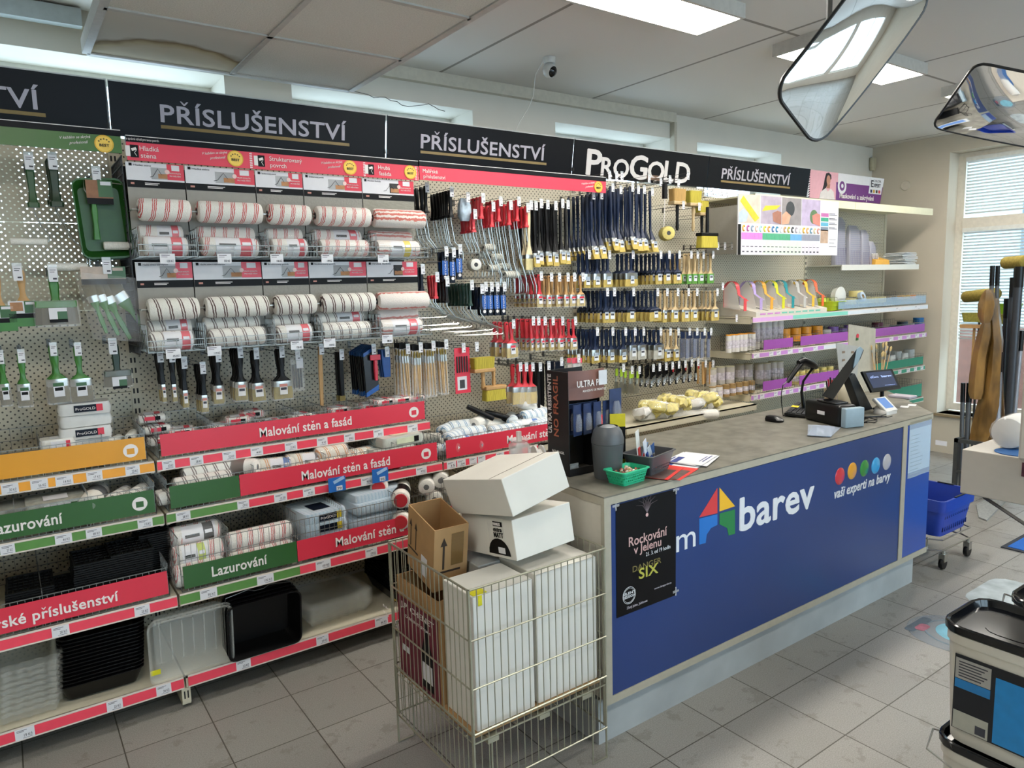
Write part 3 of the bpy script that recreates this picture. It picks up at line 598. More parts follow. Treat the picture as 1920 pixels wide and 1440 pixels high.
slab([(x0+.22, z0+.06), (x0+.20, z0+.03), (x0+.28, z0+.09), (x0+.33, z0+.16), (x0+.375, z0+.19), (x0+.37, z0+.225), (x0+.33, z0+.245), (x0+.285, z0+.235), (x0+.265, z0+.19), (x0+.25, z0+.13)], ya-.002, .001, mat('#241c22', .6, name='dark_hair_print'), 'woman_hair')
slab(blob(x0+.325, z0+.175, .032, .045), ya-.003, .001, mat('#b9846e', .6, name='skin_print'), 'woman_face')
slab([(x0+.30, z0+.10), (x0+.35, z0+.10), (x0+.355, z0+.14), (x0+.305, z0+.14)], ya-.0028, .001, mat('#a9765f', .6, name='skin_print'), 'woman_neck')
slab([(x0+.18, z0), (x0+.20, z0+.06), (x0+.28, z0+.10), (x0+.32, z0+.07), (x0+.37, z0+.10), (x0+.42, z0+.07), (x0+.44, z0)], ya-.0026, .001, mat('#d9d4d2', .6, name='white_top_print'), 'woman_top')
# coloured header strips
HY = 3.53
hred = mat('#e03a52', .35, var=.03, scale=6, name='red_header'); hgr = mat('#3c6a26', .35, var=.05, scale=6, name='green_header'); medal_m = mat('#d7a93a', .3, metal=.3, var=.1, name='gold_medal')
def medal(t, x, y, z, r=.036):
    m = M().lathe([(r, -.001), (r, 0)], 0, 24, 'y', (x, y, z)).lathe([(r*.86, -.0012), (r*.86, -.001)], 1, 24, 'y', (x, y, z))
    for k in range(5):
        a = R(150-30*k); cx, cz = x+r*.6*cos(a), z+r*.55*sin(a)
        m.add([(cx+r*.13*(1 if i % 2 == 0 else .42)*sin(i*pi/5), y-.0016, cz+r*.13*(1 if i % 2 == 0 else .42)*cos(i*pi/5)) for i in range(10)], [tuple(range(10))], 2)
    p = m.build('gold_medal', [medal_m, mat('#e8c255', .3, metal=.2, var=.08, name='gold_medal_light'), dark], t)
    text('BEST', (x-r*.5, y-.002, z-r*.32), (x+r*.5, y-.002, z-r*.32), r*.3, dark, p, bold=.03)
def script_line(t, x, y, z): text('V každém se skrývá', (x, y, z+.012), (x+.11, y, z+.026), .011, lt, t, shear=.4); text('profesionál', (x+.03, y, z-.006), (x+.10, y, z+.004), .011, lt, t, shear=.4)
def roller_icon(t, x, y, z):
    M().bx(x, y-.001, z+.004, x+.02, y, z+.048, 1).bx(x+.018, y-.0016, z, x+.05, y-.0002, z+.052, 0).build('icon_box', [black, lt], t)
    m = M(); m.T = Matrix.Translation((x+.033, y-.002, z+.034)) @ Matrix.Rotation(R(-20), 4, 'Y'); m.bx(-.010, -.0004, -.005, .010, .0004, .006); m.T = Matrix.Identity(4); m.tube([(x+.042, y-.002, z+.03), (x+.034, y-.002, z+.02), (x+.042, y-.002, z+.006)], .0015, 0, 4); m.build('roller_drawing', lt, t)
def header(lab, x0, x1, z0, z1, mm, y=HY):
    t = thing('header_strip', lab, 'sign', (x0, y, z0)); M().bx(x0, y, z0, x1, y+.008, z1).build('panel', mm, t)
    M().bx(x0, y-.002, z1, x1, y+.03, z1+.026).build('top_profile', navy, t)
    M().bx(x0, y-.0025, z1+.024, x1, y-.0005, z1+.027).build('white_line', lt, t); return t
t = header('green header strip with a gold medal at top left', xl0, XA-.012, 2.425, 2.494, hgr); medal(t, xu(195, HY, 2.46), HY-.002, 2.458); script_line(t, xu(113, HY, 2.46), HY-.002, 2.452)
t = header('red header strip Hladká stěna, Strukturovaný povrch and Hrubá fasáda', XA+.006, XA+BW, 2.400, 2.476, hred)
for u in (441, 656, 769): medal(t, xu(u, HY, 2.44), HY-.002, 2.440)
for u in (380, 603): script_line(t, xu(u, HY, 2.44), HY-.002, 2.434)
for u, a, b, ua, ub, uc in ((235, 'Hladká', 'stěna', 262, 298, 292), (476, 'Strukturovaný', 'povrch', 505, 566, 536), (684, 'Hrubá', 'fasáda', 709, 731, 733)):
    roller_icon(t, xu(u, HY, 2.44), HY-.001, 2.412)
    text(a, (xu(ua, HY, 2.44), HY-.002, 2.443), (xu(ub, HY, 2.44), HY-.002, 2.443), .020, lt, t); text(b, (xu(ua+1, HY, 2.44), HY-.002, 2.413), (xu(uc, HY, 2.44), HY-.002, 2.413), .020, lt, t)
text('To správné nářadí pro tento povrch.', (xu(233, HY, 2.49), HY-.003, 2.484), (xu(298, HY, 2.49), HY-.003, 2.484), .010, lt, t)
for u in (468, 681, 778): 
    x = xu(u, HY, 2.44); m = M()
    for k in range(9): m.add([(x, HY-.0012, 2.402+k*.008), (x+.012, HY-.0012, 2.404+k*.008), (x+.012, HY-.0012, 2.408+k*.008), (x, HY-.0012, 2.406+k*.008)], [(0, 1, 2, 3)])
    m.build('hatching', lt, t, kind='stuff')
t = header('long red header strip Malířské příslušenství', XA+BW+.006, 3.29, 2.405, 2.478, hred, HY-.002); medal(t, xu(1121, HY, 2.44), HY-.005, 2.440); script_line(t, xu(1090, HY, 2.44), HY-.005, 2.434)
text('Malířské', (xu(792, HY, 2.44), HY-.005, 2.443), (xu(820, HY, 2.44), HY-.005, 2.443), .020, lt, t); text('příslušenství', (xu(793, HY, 2.44), HY-.005, 2.415), (xu(834, HY, 2.44), HY-.005, 2.415), .020, lt, t)
# ================================================================ goods: builders
def rrect(w, d, r, z, n=3, cx=0, cy=0):
    L = []
    for (sx_, sy_, a0) in ((1, 1, 0), (-1, 1, 90), (-1, -1, 180), (1, -1, 270)):
        for k in range(n+1):
            a = R(a0+90*k/n); L.append((cx+sx_*(w/2-r)+r*cos(a), cy+sy_*(d/2-r)+r*sin(a), z))
    return L
def stripe_mat(base, line, P=.055, tw=1.0, style='diag', n=3, name='striped_nap'):
    key = ('st', base, line, P, tw, style)
    if key in MC: return MC[key]
    m, t, b = mnodes(name); g = N(t, 'TexCoord'); s = N(t, 'SeparateXYZ'); t.links.new(g.outputs['Object'], s.inputs[0])
    nz = N(t, 'TexNoise'); nz.inputs['Scale'].default_value = 45; nz.inputs['Detail'].default_value = 2; t.links.new(g.outputs['Object'], nz.inputs['Vector'])
    wob = math_(t, 'MULTIPLY', math_(t, 'SUBTRACT', nz.outputs['Fac'], .5), .16)
    ang = math_(t, 'DIVIDE', math_(t, 'ARCTAN2', s.outputs[1], s.outputs[2]), 2*pi)
    if style == 'diag': f = math_(t, 'ADD', math_(t, 'ADD', math_(t, 'DIVIDE', s.outputs[0], P), math_(t, 'MULTIPLY', ang, tw)), wob)
    else: f = math_(t, 'ADD', math_(t, 'MULTIPLY', ang, 2), wob)
    w = math_(t, 'FRACT', math_(t, 'ADD', f, 20)); span = .42 if style == 'diag' else .5
    k = math_(t, 'MULTIPLY', math_(t, 'LESS_THAN', w, span), math_(t, 'LESS_THAN', math_(t, 'FRACT', math_(t, 'MULTIPLY', w, n/span)), .5))
    n2 = N(t, 'TexNoise'); n2.inputs['Scale'].default_value = 240; t.links.new(g.outputs['Object'], n2.inputs['Vector'])
    r = N(t, 'ValToRGB'); t.links.new(n2.outputs['Fac'], r.inputs[0]); e = r.color_ramp.elements; c = C(base); e[0].position = .3; e[0].color = (c[0]*.88, c[1]*.88, c[2]*.88, 1); e[1].color = c
    mx = N(t, 'MixRGB'); t.links.new(k, mx.inputs[0]); t.links.new(r.outputs[0], mx.inputs[1]); mx.inputs[2].default_value = C(line)
    t.links.new(mx.outputs[0], b.inputs['Base Color']); b.inputs['Roughness'].default_value = .95; b.inputs['Sheen Weight'].default_value = .3
    bp = N(t, 'Bump'); bp.inputs['Strength'].default_value = .7; bp.inputs['Distance'].default_value = .004; t.links.new(n2.outputs['Fac'], bp.inputs['Height']); t.links.new(bp.outputs[0], b.inputs['Normal'])
    MC[key] = m; return m
fleece = mat('#e6e3da', .95, var=.08, scale=200, bump=.6, name='white_nap'); bluepad = stripe_mat('#b9cfdd', '#8fb0c8', .02, .3, name='blue_nap'); filmm = clear('#ffffff', .14, .10, 'film_wrap')
redst = stripe_mat('#ece8e0', '#c04a44', .052, -1, name='red_striped_nap'); brst = stripe_mat('#ebe8df', '#5d4540', .048, 1, n=2, name='brown_striped_nap'); lgst = stripe_mat('#ece4dc', '#cc7468', style='long', name='red_lengthwise_nap')
blst = stripe_mat('#e6eef0', '#5f8fb5', .045, 1, n=2, name='blue_striped_nap'); ogst = stripe_mat('#dcd8c8', '#c98a4a', .05, 1, n=2, name='orange_striped_nap'); grst = stripe_mat('#c9c8bd', '#6f716c', .02, 1, n=1, name='grey_striped_nap')
core = mat('#3c3c3e', .6, name='core_grey'); wood = mat('#b8905c', .5, var=.14, scale=18, stretch=(1, 1, .12), name='beech_wood'); brist = mat('#bda557', .9, var=.25, scale=300, stretch=(1, 1, .04), bump=.5, name='bristles')
def sleeve_mesh(L, r, m=None, mi=0, ci=1, n=18, hole=.35):
    m = m or M(); e = r*.35
    m.lathe([(r*hole, -L/2), (r-e, -L/2), (r-e*.3, -L/2+e*.3), (r, -L/2+e), (r, L/2-e), (r-e*.3, L/2-e*.3), (r-e, L/2), (r*hole, L/2)], mi, n, 'x', cap=False)
    m.lathe([(r*hole, -L/2+.002), (r*hole, L/2-.002)], ci, 10, 'x'); return m
def sleeve(L, r, mm, label=None, end=None, axle=False, wrap=None, tape=None, nm='paint_roller_sleeve'):
    def f():
        t = thing(nm); sleeve_mesh(L, r).build('nap', [mm, end or core], t, smooth=True)
        if axle: M().lathe([(.005, -L/2-.02), (.005, -L/2+.01)], 0, 8, 'x').build('axle', chrome, t)
        if label:
            col, a, b = label; m = M(); n = 10
            def arc(x0, x1, mi, rr=r+.0012, a0=-75, a1=70):
                P = []
                for x in (x0, x1):
                    for k in range(n+1): a_ = R(a0+(a1-a0)*k/n); P.append((x, -rr*cos(a_), rr*sin(a_)))
                m.add(P, [(k, k+1, n+2+k, n+1+k) for k in range(n)], mi)
            arc(L*a, L*b, 0); arc(L*(a+(b-a)*.62), L*(a+(b-a)*.92), 1, r+.0018); arc(L*(a+(b-a)*.08), L*(a+(b-a)*.5), 2, r+.0018, 0, 16); arc(L*(a+(b-a)*.66), L*(a+(b-a)*.88), 0, r+.0024, 8, 26)
            m.build('paper_band', [white, col, black], t, smooth=True)
        if tape: M().lathe([(r+.001, -L*.1), (r+.001, L*.25)], 0, 18, 'x', cap=False).build('band', tape, t, smooth=True)
        if wrap:
            m = M(); m.lathe([(r*.5, -L/2-.012), (r+.003, -L/2), (r+.004, 0), (r+.003, L/2), (r*.5, L/2+.012)], 0, 12, 'x').build('film', wrap, t, smooth=True)
        return t
    return f
def pack(k, L, r, mm, labc=red, w2=1):
    "k short sleeves side by side in a clear bag, with a card"
    def f():
        t = thing('roller_pack')
        for j in range(w2):
            for i in range(k):
                m = M(); m.T = Matrix.Translation((0, (i-(k-1)/2)*2*r, r+j*1.9*r)); sleeve_mesh(L, r, m, n=12); m.build('sleeve', [mm, core], t, smooth=True)
        H = 2*r*(1+.95*(w2-1)); W_ = 2*r*k
        m = M(); m.loft([rrect(L+.02, W_+.012, .02, .001), rrect(L+.05, W_+.02, .02, H*.5), rrect(L+.01, W_+.008, .02, H+.002)]); m.build('film', filmm, t, smooth=True)
        M().bx(-L*.3, -W_*.3, H+.003, L*.1, W_*.3, H+.004, 0).bx(L*.1, -W_*.3, H+.003, L*.32, W_*.3, H+.004, 1).bx(-L*.3, -W_/2-.012, H*.35, L*.1, -W_/2-.011, H*.85, 1).bx(L*.1, -W_/2-.012, H*.35, L*.3, -W_/2-.011, H*.85, 2).build('card', [white, labc, black], t)
        return t
    return f
def flatpack(w, d, h, mm, lab=None, text_=None):
    def f():
        t = thing('roller_pack'); M().loft([rrect(w*.96, d*.96, .02, 0), rrect(w, d, .02, h*.5), rrect(w*.95, d*.95, .02, h)]).build('pad', mm, t, smooth=True)
        M().loft([rrect(w, d, .02, -.001), rrect(w*1.06, d*1.05, .02, h*.5), rrect(w*.98, d*.98, .02, h+.002)]).build('film', filmm, t, smooth=True)
        if lab: M().bx(-w*.2, -d*.53, h*.25, w*.22, -d*.525, h*.85, 0).bx(w*.22, -d*.53, h*.25, w*.34, -d*.525, h*.85, 1).bx(-w*.2, -d*.3, h+.003, w*.2, d*.1, h+.004, 0).build('card', lab, t)
        if text_: text(text_, (-w*.17, -d*.532, h*.42), (w*.2, -d*.532, h*.42), h*.22, lt, t)
        return t
    return f
def oct_(w, t, z, y=0): return [(x, y+q, z) for x, q in ((-w/2, -t*.28), (-w*.36, -t/2), (w*.36, -t/2), (w/2, -t*.28), (w/2, t*.28), (w*.36, t/2), (-w*.36, t/2), (-w/2, t*.28))]
def brush(hm, hl=.13, w=.05, t=.014, fl=.03, bl=.05, bm=brist, fm=chrome, wrap=None, hw=.022, bend=0, lab=None, nm='paint_brush', hole=True):
    "hangs from its hole at the origin"
    def f():
        T = thing(nm); z1 = .012; y = lambda z: bend*max(0, -z-hl*.8)
        m = M(); m.loft([oct_(hw*.7, t*.6, z1), oct_(hw, t*.8, z1-.012), oct_(hw*.95, t*.9, -hl*.3), oct_(hw*.62, t*.8, -hl*.62), oct_(hw*.8, t*.9, -hl*.8), oct_(w*.93, t*1.02, -hl+.004, y(-hl))])
        if hole: m.tube([(0, -t*.5, -.001), (0, -t*.45, -.001)], .004, 1, 8)
        m.build('handle', [hm, dark], T, smooth=True)
        a = -hl; M().loft([oct_(w, t*1.15, a+.004, y(a)), oct_(w*1.01, t*1.2, a-fl*.2, y(a)), oct_(w, t*1.15, a-fl, y(a-fl))]).build('ferrule', fm, T, smooth=True)
        a -= fl; M().loft([oct_(w*.97, t*1.05, a+.001, y(a)), oct_(w*1.06, t*1.1, a-bl*.5, y(a-bl*.5)), oct_(w*1.02, t*.6, a-bl, y(a-bl))]).build('bristles', bm, T, smooth=True)
        if wrap: M().loft([oct_(w*1.02, t*1.3, a+fl*.9, y(a)), oct_(w*1.14, t*1.4, a-bl*.4, y(a-bl*.4)), oct_(w*1.14, t*1.0, a-bl*1.12, y(a-bl))]).build('film', wrap, T, smooth=True)
        if lab:
            lw = min(w*.62, .034); yy = y(a-bl*.3)-t*.72-(.001 if wrap else 0)
            m = M().bx(-lw/2, yy-.0008, a-bl*.62, lw/2, yy, a+fl*.6, 0).bx(-lw/2, yy-.0012, a+fl*.05, lw/2, yy-.0008, a+fl*.6, 1)
            m.bx(-lw*.38, yy-.0012, a-bl*.25, lw*.38, yy-.0008, a-bl*.05, 2); m.build('label', lab, T)
        return T
    return f
def tagcard(m, x, y, z, w=.020, h=.040):
    m.bx(x-w/2, y-.001, z-h, x+w/2, y, z-.008, 1).bx(x-w*.35, y-.0012, z-h*.30, x+w*.35, y-.001, z-h*.26, 2).bx(x-w*.35, y-.0012, z-h*.42, x+w*.2, y-.001, z-h*.38, 2).bx(x-w*.05, y-.0012, z-h*.86, x+w*.4, y-.001, z-h*.76, 2)
hookmat = mat('#5c5a56', .35, metal=.8, name='dark_wire'); holder = clear('#e8eef0', .45, .1, 'tag_holder')
def hook_b(L, s=1):
    def f():
        t = thing('peg_hook'); m = M().tube([(0, L, 0), (0, .02, -.004), (0, 0, .004)], .0022*s, 0, 5).tube([(0, L, .022), (0, -.006, .022)], .0016, 0, 4).bx(-.008, L-.004, -.01, .008, L, .03).build('wire', hookmat, t)
        m = M(); tagcard(m, 0, -.007, .026, .024*s, .052*s); m.build('price_tag', [holder, white, inkm], t)
        M().bx(-.013*s, -.0062, -.028*s, .013*s, -.0058, .030).build('tag_holder', holder, t); return t
    return f
HN = {}
def hook(x, z, y, lab, group, s=1):
    L = round(PB-y, 2); return put(('hook', L, s), hook_b(L, s), (x, y, z), label=lab, cat='hook', group=group)
def hang(key, build, u, v, n, dy, what, cat, where, yf=3.62, jit=.003, drop=.0, rot=0, hk=True, rz=0, s=None, tilt=0):
    "n like things one behind the other on one peg hook; (u, v) is the hook tip in the photo"
    P = at(u, v, Y=yf-.02)
    if hk: hook(P.x, P.z, yf-.02, 'peg hook of the '+' '.join(what.split()[:12]), 'peg hooks with price tags')
    for i in range(n):
        put(key, build, (P.x+random.uniform(-jit, jit), yf+i*dy, P.z-drop), (tilt, rot+random.uniform(-.03, .03), rz+random.uniform(-.06, .06)), s, ('front ' if i == 0 else 'rear ')+what if n > 1 else what, cat, where)
def tray(w, d, h, mm, ribs=0, rim=.012, wall=.0018, nm='paint_tray', lip=None):
    def f():
        t = thing(nm); k = .8; m = M()
        m.loft([rrect(w*k, d*k, .02, 0), rrect(w*.97, d*.97, .03, h-.004), rrect(w, d, .035, h-.004), rrect(w, d, .035, h), rrect(w*.955, d*.955, .03, h), rrect(w*k-wall*2, d*k-wall*2, .02, wall)])
        m.build('body', mm, t, smooth=True)
        if ribs:
            m = M()
            for i in range(ribs): x = -w*.33+w*.66*i/(ribs-1); m.bx(x-.003, -d*.36, wall, x+.003, d*.36, wall+.004)
            m.build('ribs', mm, t, kind='stuff')
        return t
    return f
# ================================================================ striped roller display in the second bay
D = thing('roller_display', 'two-tier wall display of striped sample rollers on grey panels', 'display', (XA, 3.545, 1.55))
cols = [.505, .742, 1.052, 1.283, 1.595, 1.897]; greyp = [mat('#9a9891', .8, var=.03, scale=40, name='smooth_render_panel')]*2+[mat('#98968f', .9, var=.06, scale=90, bump=.6, name='fine_render_panel')]*2+[mat('#969489', .9, var=.05, scale=35, bump=1.0, stretch=(1, 1, 3), name='rough_render_panel')]
photo = [mat('#a9abad', .6, var=.2, scale=9, name='grey_photo_print'), mat('#b07c50', .6, var=.2, scale=30, name='hand_photo_print')]; py = 3.545
for tier, (zt, zc, zk, zb, zr) in enumerate(((2.395, 2.327, 2.289, 2.09, 2.185), (1.968, 1.895, 1.855, 1.67, 1.76))):
    for c in range(5):
        a, b = cols[c]+.002, cols[c+1]-.003; w = b-a; P = M().bx(a, py, zb, b, py+.006, zk).build('sample_panel', greyp[c], D)
        K = M().bx(a, py-.001, zk, b, py+.006, zt).build('info_card', white, D)
        M().bx(b-w*.30, py-.002, zc, b, py-.0012, zt).build('red_field', red, K); M().bx(b-w*.22, py-.0028, zt-.028, b-w*.08, py-.0021, zt-.004).build('brand_box', white, K)
        M().bx(a, py-.002, zk, b, py-.0012, zc-.008).build('black_band', black, K)
        M().bx(a+w*.06, py-.0026, zk+.012, a+w*.12, py-.0021, zk+.02, 0).bx(a+w*.3, py-.0026, zk+.018, a+w*.55, py-.0021, zk+.021, 1).bx(a+w*.3, py-.0026, zk+.012, a+w*.52, py-.0021, zk+.015, 1).build('small_print', [mat('#c88a7a', .5), lt], K)
        M().bx(a+w*.42 if c != 4 else a+w*.52, py-.0019, zc, b-w*.30, py-.0012, zt-.018, 0).bx(b-w*.46, py-.0026, zc+.004, b-w*.30, py-.0020, zc+.024, 1).build('photo', [photo[0] if c != 4 else mat('#2d2b2b', .6), photo[1]], K)
        M().tube([(b-w*.40, py-.003, zc+.02), (b-w*.46, py-.003, zc+.045), (b-w*.55, py-.003, zc+.012), (b-w*.6, py-.003, zc+.008)], .0012, 0, 4).build('roller_drawing', core, K)
        M().bx(a+.012, py-.002, zt-.016, a+.024, py-.0012, zt-.004).build('icon', black, K)
        M().lathe([(.010, -.001), (.010, 0)], 0, 14, 'y', (b-w*.30, py-.0030, zc+.034)).build('round_badge', [mat('#e8c9c5', .5)], K)
        text(('Hladká stěna', 'Hladká stěna', 'Strukturovaný povrch', 'Strukturovaný povrch', 'Hrubá fasáda')[c] if tier == 0 else ('Hladká stěna a sádrokarton', 'Hladká stěna a sádrokarton', 'Strukturovaný povrch', 'Strukturovaný povrch', 'Hrubá fasáda')[c], (a+.03, py-.002, zt-.015), (a+.03+(.075 if tier == 0 else .11)*min(1, w/.25), py-.002, zt-.015), .0075, inkm, K)
        text('PROFI KVALITA', (b-w*.26, py-.0028, zc+.026), (b-w*.06, py-.0028, zc+.026), .006, lt, K); text('PRO VAŠE STĚNY', (b-w*.26, py-.0028, zc+.014), (b-w*.06, py-.0028, zc+.014), .006, lt, K)
        L = w-.022+(0 if c < 4 else .02); mm = (redst if tier == 0 else brst) if c < 4 else lgst; r = .048
        cn = ('first', 'second', 'third', 'fourth', 'fifth')[c]; tn = ('upper', 'lower')[tier]; wc = ('red-striped', 'brown-striped')[tier] if c < 4 else 'lengthwise-striped'
        o = sleeve(round(L, 3), r, mm, axle=True)(); o.location = ((a+b)/2+.006, 3.46, zr); o.rotation_euler = (random.uniform(0, 6), 0, 0)
        tag(o, '%s sample roller mounted %s from left in the %s display tier' % (wc, cn, tn), 'paint roller', 'sample rollers on the display')
    m = M()
    for c in cols: m.tube([(c, py+.001, zr), (c, 3.46, zr)], .003).tube([(c, py, zb+.01), (c, 3.405, zb-.10)], .002)
    m.build('roller_bracket', chrome, D)
M().bx(cols[0], 3.70, 1.56, cols[-1], 3.705, 2.40).build('back_plate', mat('#1a1b1c', .5, var=.1, name='black_back_plate', spec=.3), D)
m = M(); grid(m, (cols[0]-.008, 3.56, 1.56), (0, .33, 0), (0, 0, .86), 12, 24, .0022); m.build('side_mesh', mat('#2b2c2e', .45, name='black_mesh'), D)
# wire baskets under the sample rollers with wrapped rollers
for tier, zb in ((0, 1.985), (1, 1.575)):
    for c in range(5):
        a, b = cols[c]+.002, cols[c+1]-.004; cn = ('first', 'second', 'third', 'fourth', 'fifth')[c]; tn = ('upper', 'lower')[tier]
        t = thing('wire_basket', '%s small wire basket from left under the %s tier of sample rollers' % (cn, tn), 'basket', (a, 3.41, zb), 'baskets of the roller display')
        m = M(); grid(m, (a, 3.41, zb), (b-a, 0, 0), (0, 0, .05), 4, 2, .0015); grid(m, (a, 3.41, zb), (b-a, 0, 0), (0, .25, 0), 6, 4, .0013); m.build('front_grid', wirem, t)
        for x in (a, b): m = M(); grid(m, (x, 3.41, zb), (0, .25, 0), (0, 0, .12), 6, 3, .0013); m.build('side_grid', wirem, t)
        px = ((314, 421, 515, 614, 710), (325, 402, 557, 608, 716))[tier][c] - (0 if (tier, c) != (1, 1) else 0)
        x = xu(px, 3.40, zb); x = min(max(x, a+.03), b-.03); tg = ('120', '152', '146', '149', '251', '95', '119', '126', '133', '200')[tier*5+c]
        M().bx(x-.030, 3.4025, zb-.03, x+.030, 3.4035, zb+.012).bx(x-.024, 3.402, zb+.004, x+.01, 3.4024, zb+.007, 1).bx(x-.024, 3.402, zb-.003, x, 3.4024, zb-.001, 1).build('price_card', [white, inkm], t)
        text(tg+' Kč', (x-.002, 3.4015, zb-.024), (x+.024, 3.4015, zb-.024), .010, inkm, t)
        L = (b-a)-.05; r = .042; mm = (redst if tier == 0 else brst) if c < 4 else lgst
        labs = {(0, 0): (-.4, .42), (0, 1): (-.28, .42), (0, 2): (-.1, .44), (0, 4): (-.2, .3), (1, 0): (-.2, .46), (1, 2): (-.25, .45), (1, 4): (-.25, .4)}
        for q, (dy, dz) in enumerate(((0, 0), (.075, .055), (.10, -.0))):
            if q == 2 and c in (1, 3): continue
            lb = labs.get((tier, c)) if q == 0 else (-.1, .42) if q == 1 and c in (0, 3) else None
            colr = mat('#d8c22e', .4, name='yellow_card') if (tier, c) == (0, 4) else red
            o = sleeve(round(L*(1 if q else .98), 3), r, mm, label=(colr, lb[0], lb[1]) if lb else None, wrap=filmm)()
            o.location = ((a+b)/2-.005+random.uniform(-.008, .008), 3.465+dy, zb+.046+dz); o.rotation_euler = (random.uniform(-.1, .1) if lb else random.uniform(0, 6), random.uniform(-.02, .02), random.uniform(-.03, .03))
            tag(o, 'film-wrapped %s roller %s in the %s basket from left, %s tier' % (('red-striped', 'brown-striped')[tier] if c < 4 else 'pink-striped', ('lying in front', 'lying on top behind', 'lying at the back')[q], cn, tn), 'paint roller', 'wrapped rollers in the display baskets')
# ================================================================ green tools on the left bay
dg = mat('#1e4a22', .4, var=.06, name='dark_green_plastic'); gg = mat('#3c7a2e', .35, var=.05, name='green_plastic'); vdg = mat('#12301a', .4, name='deep_green_plastic')
def frame_b(hm, hl=.13, wl=.16, arm=.12, back=.0, roller=None, hw=.026, n=1, nm='roller_cage', off=0.0):
    "roller frame hanging by its grip: grip, bent wire and, where fitted, a small roller"
    def f():
        T = thing(nm); m = M(); m.loft([oct_(hw*.7, hw*.5, .012), oct_(hw, hw*.7, 0), oct_(hw*.9, hw*.75, -hl*.35), oct_(hw*.75, hw*.7, -hl*.6), oct_(hw*1.0, hw*.8, -hl*.88), oct_(hw*1.35, hw*.9, -hl*.9), oct_(hw*1.3, hw*.9, -hl)])
        m.tube([(0, -hw*.36, -.002), (0, -hw*.34, -.002)], .004, 1, 8); m.build('grip', [hm, dark], T, smooth=True)
        z = -hl; w = M().tube([(0, 0, z+.01), (0, 0, z-.02), (off*.5+.02, 0, z-wl*.55), (off+arm*.35, 0, z-wl*.78), (off+arm*.35, 0, z-wl*.95), (off+arm*.3, 0, z-wl), (off-arm*.65, 0, z-wl)], .0028, 0, 6); w.build('wire', chrome, T, smooth=True)
        if roller:
            L, r, mm = roller; m = M(); m.T = Matrix.Translation((off-arm*.25, 0, z-wl)); sleeve_mesh(L, r, m, n=12); m.build('roller', [mm, core], T, smooth=True)
        return T
    return f
hw_ = 'green tools on the left bay'
def solo(o, P, lab, cat, group=None, rot=(0, 0, 0)): o.location = P; o.rotation_euler = rot; return tag(o, lab, cat, group)
for (u, v, lab, f) in ((44, 300, 'dark green grip with a small wrapped white roller, upper left corner', frame_b(dg, .18, .14, .12, 0, (.13, .014, fleece), .032)), (88, 300, 'dark green grip with long bent wire and white foam roller', frame_b(vdg, .18, .25, .14, 0, (.15, .017, fleece), .038, off=.05))):
    P = at(u+10, v+5, Y=3.62); hook(P.x, P.z+.01, 3.60, 'long peg hook of the '+' '.join(lab.split()[:8]), 'peg hooks on the left bay', 1.3); solo(f(), P, lab, 'paint roller', hw_)
P = at(88, 300, Y=3.66)
for i in range(3): solo(frame_b(vdg, .18, .25, .14, 0, None, .038, off=.05)(), P+V((.012+.003*i, .03+.028*i, -.002)), 'spare dark green roller frame hanging behind the long bent one', 'paint roller', hw_)
# green paint tray sets, four deep
P = at(180, 325, Y=3.60); hook(P.x, P.z, 3.60, 'peg hook holding the green paint tray sets', 'peg hooks on the left bay', 1.3)
tb = tray(.20, .34, .04, mat('#25551f', .35, var=.06, name='green_tray_plastic'), 0)
for i in range(4):
    o = put('gtray', tb, (P.x+.010+.004*i, 3.635+.045*i, P.z-.19), (R(90), R(-3), 0), None, ('front green paint tray of the hanging set, with roller and card' if i == 0 else 'green paint tray nested behind the front one'), 'paint tray', 'hanging green tray sets')
fr = thing('mini_roller', 'green-handled mini roller lying inside the front green tray', 'paint roller', (0, 0, 0)); x, z = P.x-.02, P.z-.13
M().loft([[(a, 3.60+b, c) for a, b, c in ((x+o[0], o[1], o[2]) for o in oct_(w, .014, zz))] for w, zz in ((.018, z), (.024, z-.03), (.018, z-.08), (.026, z-.15))]).build('grip', gg, fr, smooth=True)
m = M(); m.T = Matrix.Translation((x+.075, 3.60, z-.175)); sleeve_mesh(.11, .018, m, n=12); m.build('roller', [fleece, core], fr, smooth=True)
M().tube([(x, 3.6, z), (x-.03, 3.6, z+.06), (x-.03, 3.6, z+.10), (x+.12, 3.6, z+.09)], .0025).build('wire', chrome, fr)
cd_ = thing('product_card', 'product card with wood photo on the green tray set', 'card', (0, 0, 0)); c0 = P.x-.045
M().bx(c0, 3.588, P.z-.13, c0+.1, 3.5895, P.z-.03, 1).bx(c0, 3.5878, P.z-.13, c0+.1, 3.588, P.z-.105, 2).bx(c0+.045, 3.5876, P.z-.10, c0+.1, 3.588, P.z-.03, 3).bx(c0+.055, 3.587, P.z-.05, c0+.095, 3.5876, P.z-.035, 0).build('print', [white, mat('#8c5f3e', .5, var=.2, name='wood_photo'), black, green], cd_)
